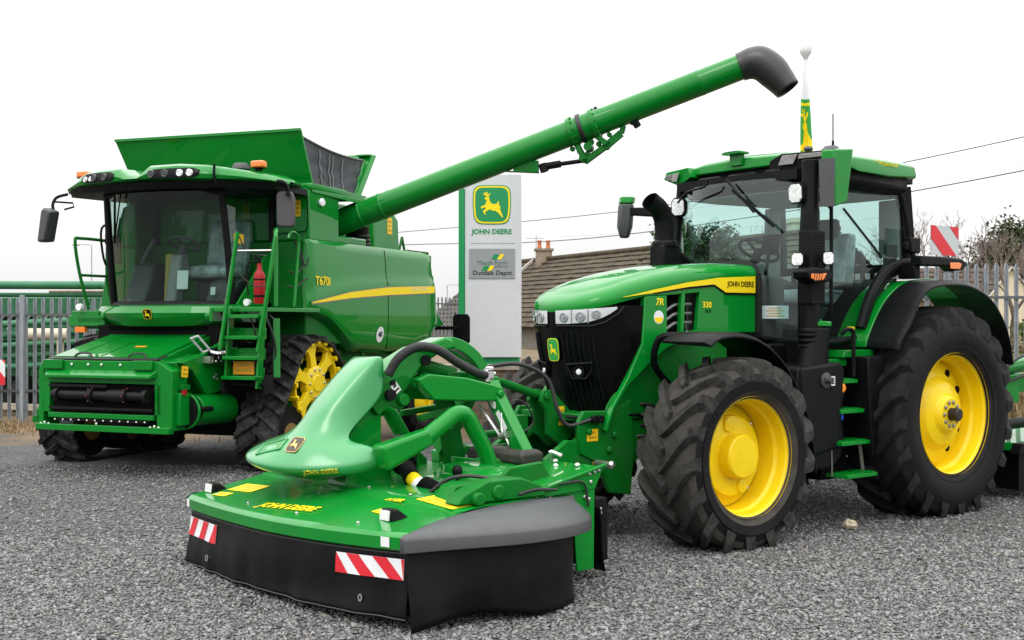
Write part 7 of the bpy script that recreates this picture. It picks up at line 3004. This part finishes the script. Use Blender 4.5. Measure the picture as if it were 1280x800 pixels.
h1 = thing('bungalow', 'bungalow with a mossy brown tiled roof and brick chimney beyond the sign', 'house', (4, 44, .9))
OFF[h1.name] = (4, 44, .9)
RV, R0, R1 = V((.9, 48, 4.24)), V((-.9, 51.84, 4.24)), V((8.6, 31.6, 4.24))
dn_ = V((-.905, -.425, 0)) * 3.3 + V((0, 0, -2.6))
dnb = V((.905, .425, 0)) * 2.5 + V((0, 0, -2.0))
TM = tile_mat('mossy_tiles', (.034, .025, .016), (.088, .068, .036))
g = G()
tiled_slope(g, R0, R1, dn_, 15)
tiled_slope(g, R0, R1, dnb, 12)
rf = build('roof', g, TM, h1, flat=True)
g = G()
g.tube([R0 + V((0, 0, .06)), R1 + V((0, 0, .06))], .09, 8)
build('ridge_tiles', g, TM, rf)
g = G()
g.beam(RV + V((0, 0, .10)), RV + dn_ + V((0, 0, .10)), .10, .10)
build('verge_board', g, mat('white_board', (.5, .47, .42), .7), rf)
g = G()
q0, q1 = R0 + dn_ * .92 + V((.2, -.4, 0)), R1 + dn_ * .92
q2, q3 = R1 + dnb * .92, R0 + dnb * .92 + V((.2, -.4, 0))
W_ = mat('render_wall', (.17, .155, .13), .9, noise=.15)
g.loft([[V((p.x, p.y, .7)) for p in (q0, q1, q2, q3)], [V((p.x, p.y, p.z - .05)) for p in (q0, q1, q2, q3)]])
g.slab([q0 - V((0, 0, .06)), q3 - V((0, 0, .06)), R0 + V((.2, -.4, -.1))], (.05, -.1, 0))
build('wall', g, W_, h1)
g = G()
cx, cy = 1.25, 47.2
g.box(cx - .32, cx + .32, cy - .3, cy + .3, 3.7, 4.62)
g.box(cx - .38, cx + .38, cy - .36, cy + .36, 4.62, 4.70)
ch = build('chimney', g, brick_mat('chimney_brick', (.26, .19, .12), (.32, .25, .17), (.24, .21, .17), 1, .23, .08), h1)
for dx in (-.17, .17):
    g = G()
    g.lathe((cx + dx, cy, 4.70), (0, 0, 1), [(.09, 0), (.10, .04), (.08, .08), (.075, .26), (.095, .28), (.09, .33), (.06, .33)], 14)
    build('chimney_pot', g, mat('terracotta', (.42, .13, .06), .8, noise=.2), ch)
g = G()
g.cyl((cx - .3, cy, 4.6), (cx - .3, cy, 5.25), .012, 6)
g.cyl((cx - .7, cy, 5.12), (cx + .0, cy, 5.12), .01, 6)
for k_ in range(5):
    g.cyl((cx - .65 + .15 * k_, cy - .15, 5.12), (cx - .65 + .15 * k_, cy + .15, 5.12), .007, 5)
build('aerial', g, STEEL, ch)

h2 = thing('cottage', 'cream cottage with a dark tiled roof and small pointed gable beyond the grass bank', 'house', (22, 60, 1.0))
OFF[h2.name] = (22, 60, 1.0)
g = G()
R0, R1 = V((17, 61, 4.55)), V((25.5, 61, 4.55))
tiled_slope(g, R0, R1, V((0, -2.6, -1.75)), 7, .07)
tiled_slope(g, R0, R1, V((0, 2.6, -1.75)), 7, .07)
gx_, gy_ = 24.0, 57.6
for s in (1, -1):
    tiled_slope(g, V((gx_, gy_, 4.5)), V((gx_, 60.6, 4.5)), V((s * 1.35, 0, -1.75)), 6, .06, 10)
rf = build('roof', g, tile_mat('dark_tiles', (.05, .035, .028), (.10, .075, .055)), h2, flat=True)
g = G()
g.box(17.3, 25.3, 58.9, 63, .8, 2.85)
g.prism([(gx_ - 1.1, .8), (gx_ + 1.1, .8), (gx_ + 1.1, 2.95), (gx_, 4.38), (gx_ - 1.1, 2.95)], 'y', gy_ + .15, 60.5)
build('wall', g, mat('cream_render', (.62, .55, .40), .9, noise=.08), h2)
g = G()
for s in (1, -1):
    g.beam((gx_, gy_ + .08, 4.47), (gx_ + s * 1.35, gy_ + .08, 2.72), .05, .22, up=(0, 1, 0))
build('barge_board', g, mat('white_paint', (.72, .70, .66), .6), rf)
for x_ in (18.6, 21.2):
    g = G()
    g.box(x_, x_ + 1.0, 58.86, 58.9, 1.5, 2.5)
    wn = build('window', g, mat('window_glass', (.03, .035, .04), .1), h2)
    g = G()
    for a, b in (((x_, 1.5), (x_ + 1, 1.5)), ((x_, 2.5), (x_ + 1, 2.5)), ((x_, 1.5), (x_, 2.5)), ((x_ + 1, 1.5), (x_ + 1, 2.5)), ((x_ + .5, 1.5), (x_ + .5, 2.5))):
        g.beam((a[0], 58.85, a[1]), (b[0], 58.85, b[1]), .06, .06)
    build('frame', g, WHITE, wn)
h3 = thing('cream_house', 'cream rendered house end glimpsed through the tractor windscreen', 'house', (13.5, 55, 1.0))
OFF[h3.name] = (13.5, 55, 1.0)
g = G()
g.box(12.6, 13.6, 54, 56, .8, 6.3)
g.box(12.5, 13.7, 53.9, 56.1, 6.3, 6.5)
build('wall', g, mat('cream_wall', (.55, .54, .42), .9, noise=.06), h3)
g = G()
tiled_slope(g, V((9.5, 57, 5.2)), V((16.6, 57, 5.2)), V((0, -2.4, -1.6)), 8, .06)
build('roof', g, tile_mat('slate', (.07, .075, .08), (.12, .12, .12)), h3, flat=True)
g = G()
g.box(9.6, 16.5, 54.9, 59, .8, 3.7)
build('side_wall', g, mat('grey_wall', (.25, .25, .24), .9), h3)


# trees ----------------------------------------------------------------------
BARK = mat('bark', (.085, .068, .052), .9, noise=.3, nscale=10)
TWIG = mat('twig', (.19, .15, .13), .9, noise=.2)


def bare_tree(x, y, z, h, label, seed, spread=.5):
    r = random.Random(seed)
    t = thing('bare_tree', label, 'tree', (x, y, z), 0, 'leafless trees beyond the fence')
    OFF[t.name] = (x, y, z)
    g, g2 = G(), G()

    def grow(p, d, L_, rad, depth):
        n = 3 if depth < 3 else 2
        P, q = [p], p
        dd = d.copy()
        for _ in range(n):
            dd = (dd + V((r.gauss(0, .16), r.gauss(0, .16), r.gauss(.04, .08)))).normalized()
            q = q + dd * (L_ / n)
            P.append(q)
        R = [lerp(rad, rad * .62, i / n) for i in range(n + 1)]
        (g if depth < 2 else g2).tube(P, R, 6 if depth < 2 else 3, cap=False)
        if depth >= 7 or rad < .0035:
            return
        kids = r.choice((2, 3, 3)) if depth < 5 else 2
        for k_ in range(kids):
            a = r.uniform(0, 6.28)
            side = V((cos(a), sin(a), r.uniform(.1, .7)))
            nd = (dd * r.uniform(.6, 1.1) + side * spread * r.uniform(.6, 1.3)).normalized()
            at_ = P[-1] if k_ < 2 else P[r.randrange(1, len(P))]
            grow(at_, nd, L_ * r.uniform(.62, .85), max(.0045, rad * r.uniform(.52, .68)), depth + 1)
    grow(V((x, y, z)), V((0, 0, 1)), h * .26, h * .026, 0)
    build('trunk', g, BARK, t)
    build('crown', g2, TWIG, t)


for i, (x, y, h, lab) in enumerate([
        (9.7, 34, 4.6, 'slender bare tree seen through the tractor side window beside the seat'),
        (11.2, 34, 4.8, 'bare tree seen just inside the rear post of the tractor cab'),
        (12.3, 34, 5.0, 'bushy bare tree between the tractor cab and the striped marker board'),
        (13.6, 35, 4.8, 'bare twiggy tree behind the red and white marker board'),
        (14.4, 34.5, 4.5, 'bare tree between the striped marker board and the cream gable'),
        (15.3, 34.5, 4.2, 'bare tree next to the dark olive evergreen'),
        (8.6, 36, 4.6, 'far bare tree half hidden by the black column of the tractor cab')]):
    bare_tree(x, y, 1.0, h * .86, lab, 11 + i)


def leafy(name, label, x, y, z, rx, rz_, n, seed, cols, leaf=.10, trunk=.10, zc=None, group=None):
    r = random.Random(seed)
    t = thing(name, label, 'tree', (x, y, z), 0, group)
    OFF[t.name] = (x, y, z)
    zc = zc if zc is not None else z + rz_ * 1.15
    g = G()
    g.tube([(x, y, z - .1), (x + .05, y, z + .5 * rz_), (x - .03, y, zc)], [trunk, trunk * .8, trunk * .4], 8)
    limbs = []
    for k_ in range(16):
        a, e = r.uniform(0, 6.28), r.uniform(-.3, 1.2)
        q = V((x + rx * .75 * cos(a) * cos(e), y + rx * .75 * sin(a) * cos(e), zc + rz_ * .75 * sin(e)))
        g.tube([(x, y, lerp(z + .3, zc, r.random())), (V((x, y, zc)) + q) / 2 + V((0, 0, .1)), q], [trunk * .4, trunk * .25, .012], 5)
        limbs.append(q)
    build('trunk', g, BARK, t)
    g = G()
    # clumps of leaves around branch ends leave gaps between them
    cl = []
    for _ in range(46):
        a, e, s = r.uniform(0, 6.28), math.asin(r.uniform(-.75, 1)), r.uniform(.45, 1.0)
        cl.append((V((x + rx * s * cos(a) * cos(e), y + rx * s * sin(a) * cos(e), zc + rz_ * s * sin(e))), r.uniform(.16, .34) * rx, r.randrange(len(cols))))
    for _ in range(n):
        c, s, mi = r.choice(cl)
        p = c + V((r.gauss(0, s * .55), r.gauss(0, s * .55), r.gauss(0, s * .5)))
        g.mi = mi if r.random() < .75 else r.randrange(len(cols))
        a, b = r.uniform(0, 6.28), r.uniform(-.9, .9)
        u = V((cos(a) * cos(b), sin(a) * cos(b), sin(b))) * leaf * r.uniform(.6, 1.2)
        w = u.cross(V((r.gauss(0, 1), r.gauss(0, 1), r.gauss(0, 1)))).normalized() * leaf * .32
        g.add([p - u * .5, p + w, p + u * .5, p - w], [(0, 1, 2, 3)])
    build('crown', g, cols, t, flat=True, fixn=False)


LV = [mat('leaf_dark', (.022, .042, .012), .7), mat('leaf_mid', (.042, .07, .018), .7), mat('leaf_light', (.075, .105, .03), .7)]
LV2 = [mat('conifer_dark', (.025, .04, .015), .8), mat('conifer_mid', (.05, .065, .022), .8), mat('conifer_olive', (.085, .09, .035), .8)]
leafy('evergreen_bush', 'dense dark evergreen tree behind the exhaust stack, also seen through the windscreen', 4.42, 29, 1.0, 1.2, 1.5, 16000, 3, LV, .13)
leafy('evergreen_bush', 'smaller evergreen bush between the bungalow roof and the exhaust stack', 3.62, 30, 1.0, .5, .8, 4500, 4, LV, .11, zc=2.45)
leafy('evergreen_tree', 'dark olive evergreen tree beyond the cream cottage', 28.2, 66, 1.0, 3.0, 2.9, 11000, 5, LV2, .26)
leafy('hedge_bush', 'yellow green garden bush in front of the cream cottage', 12.2, 27.5, 1.0, .6, .5, 4000, 6, [mat('bush_light', (.16, .20, .03), .7), mat('bush_mid', (.09, .13, .02), .7), LV[1]], .08, zc=1.5)
leafy('hedge_bush', 'brown leafed garden hedge low beside the cream cottage', 11.0, 26, .75, .8, .3, 3000, 7, [mat('hedge_brown', (.12, .085, .03), .8), LV[1]], .08, zc=1.15)

# overhead lines and lamp posts -------------------------------------------------
def px(u, v, d):
    return V(((u - 640) / 1500 * d, d, 1.87 - (v - 401) / 1500 * d))


WIRE = mat('cable', (.10, .10, .11), .6)
for lab, P, r in (
        ('dark overhead cable meeting the rear corner of the tractor cab roof', [(330, 302, 60), (490, 291, 52), (770, 265, 46), (1000, 228, 40), (1140, 201, 37), (1280, 171, 34), (1500, 120, 30)], .016),
        ('thicker grey overhead cable just below the dark one', [(330, 316, 60), (505, 306, 55), (660, 303, 52), (800, 291, 48), (1000, 262, 44), (1130, 241, 40), (1280, 213, 37), (1500, 168, 33)], .020),
        ('thin pale overhead cable between the two thicker cables', [(800, 268, 52), (1000, 245, 48), (1150, 229, 46), (1280, 204, 44), (1500, 160, 40)], .008),
        ('lowest thin overhead cable just above the bare trees', [(700, 296, 60), (1000, 280, 58), (1160, 266, 56), (1280, 255, 54), (1500, 233, 50)], .008)):
    P3 = [px(*p) for p in P]
    o_ = P3[3 if len(P3) > 5 else 2]
    g = G()
    g.tube(P3, r, 6, sm=5)
    ob = build('overhead_cable', g, WIRE if r > .01 else mat('cable_pale', (.45, .45, .46), .6))
    tag(ob, lab, 'cable', 'overhead cables')
LP = mat('lamp_post_grey', (.40, .41, .42), .6)
for lab, u, vt, vb, d, arm in (('thin street lamp post behind the combine platform rail', 114.5, 307, 380, 62, -1), ('small street lamp post beside the green edge of the dealer sign', 559, 357, 420, 70, 1)):
    a, b = px(u, vt, d), px(u, vb, d)
    t = thing('street_lamp', lab, 'street lamp', (a.x, a.y, 0), 0, 'street lamps far off')
    OFF[t.name] = (a.x, a.y, 0)
    g = G()
    g.cyl((b.x, b.y, 0), a, .05, 8, .035)
    g.tube([a, a + V((arm * .1, 0, .04)), a + V((arm * .65, 0, .06))], .025, 6)
    build('pole', g, LP, t)
    g = G()
    c = a + V((arm * .8, 0, .05))
    g.ball(c, .25, .1, .06, 10, 6)
    build('lamp_head', g, mat('lamp_head_tan', (.45, .40, .32), .6), t)

# ================================================================ SKY, LIGHT, CAMERA
SUN_EL, SUN_AZ = 52, 205      # azimuth in degrees clockwise from +Y
w = bpy.data.worlds.new('World')
S.world = w
w.use_nodes = True
N, L = w.node_tree.nodes, w.node_tree.links
bg = N['Background']
sky = N.new('ShaderNodeTexSky')
sky.sky_type = 'NISHITA'
sky.sun_disc = False
sky.sun_elevation, sky.sun_rotation = radians(SUN_EL), radians(SUN_AZ)
sky.air_density, sky.dust_density = 1.0, 4.0
hs_ = N.new('ShaderNodeHueSaturation')
hs_.inputs['Saturation'].default_value = .12
L.new(sky.outputs['Color'], hs_.inputs['Color'])
tc = N.new('ShaderNodeTexCoord')
sx = N.new('ShaderNodeSeparateXYZ')
L.new(tc.outputs['Generated'], sx.inputs['Vector'])
mr = N.new('ShaderNodeMapRange')
mr.inputs['From Min'].default_value, mr.inputs['From Max'].default_value = 0, 1
mr.inputs['To Min'].default_value, mr.inputs['To Max'].default_value = 9.7, 35.0
L.new(sx.outputs['Z'], mr.inputs['Value'])
cn = N.new('ShaderNodeTexNoise')
cn.inputs['Scale'].default_value, cn.inputs['Detail'].default_value = 2.2, 5
L.new(tc.outputs['Generated'], cn.inputs['Vector'])
cr = N.new('ShaderNodeMapRange')
cr.inputs['From Min'].default_value, cr.inputs['From Max'].default_value = .3, .7
cr.inputs['To Min'].default_value, cr.inputs['To Max'].default_value = .92, 1.08
L.new(cn.outputs['Fac'], cr.inputs['Value'])
ml = N.new('ShaderNodeMath')
ml.operation = 'MULTIPLY'
L.new(mr.outputs['Result'], ml.inputs[0])
L.new(cr.outputs['Result'], ml.inputs[1])
cb = N.new('ShaderNodeCombineColor')
for k_ in ('Red', 'Green', 'Blue'):
    L.new(ml.outputs['Value'], cb.inputs[k_])
mx = N.new('ShaderNodeMix')
mx.data_type = 'RGBA'
mx.inputs['Factor'].default_value = .85
L.new(hs_.outputs['Color'], mx.inputs['A'])
L.new(cb.outputs['Color'], mx.inputs['B'])
L.new(mx.outputs['Result'], bg.inputs['Color'])
bg.inputs['Strength'].default_value = .1
sl = bpy.data.lights.new('sun', 'SUN')
sl.energy, sl.angle, sl.color = .8, radians(25), (1, .97, .93)
so = bpy.data.objects.new('sun', sl)
COL.objects.link(so)
az, el = radians(SUN_AZ), radians(SUN_EL)
sd = V((sin(az) * cos(el), cos(az) * cos(el), sin(el)))
so.rotation_euler = (-sd).to_track_quat('-Z', 'Y').to_euler()
so.location = sd * 50

cam = bpy.data.cameras.new('camera')
cam.lens, cam.sensor_width, cam.clip_end = 1500 / 1280 * 36, 36, 2000
cam.shift_y = 1 / 1280
cob = bpy.data.objects.new('camera', cam)
COL.objects.link(cob)
cob.location = (0, 0, 1.87)
cob.rotation_euler = (radians(90), 0, 0)
S.camera = cob
S.view_settings.view_transform, S.view_settings.look = 'Standard', 'None'
S.view_settings.exposure, S.view_settings.gamma = .05, 1
S.render.engine = 'CYCLES'
S.cycles.use_denoising = True
S.cycles.max_bounces = 8
S.cycles.transparent_max_bounces = 16
S.cycles.glossy_bounces, S.cycles.diffuse_bounces = 4, 3
S.cycles.caustics_reflective = S.cycles.caustics_refractive = False
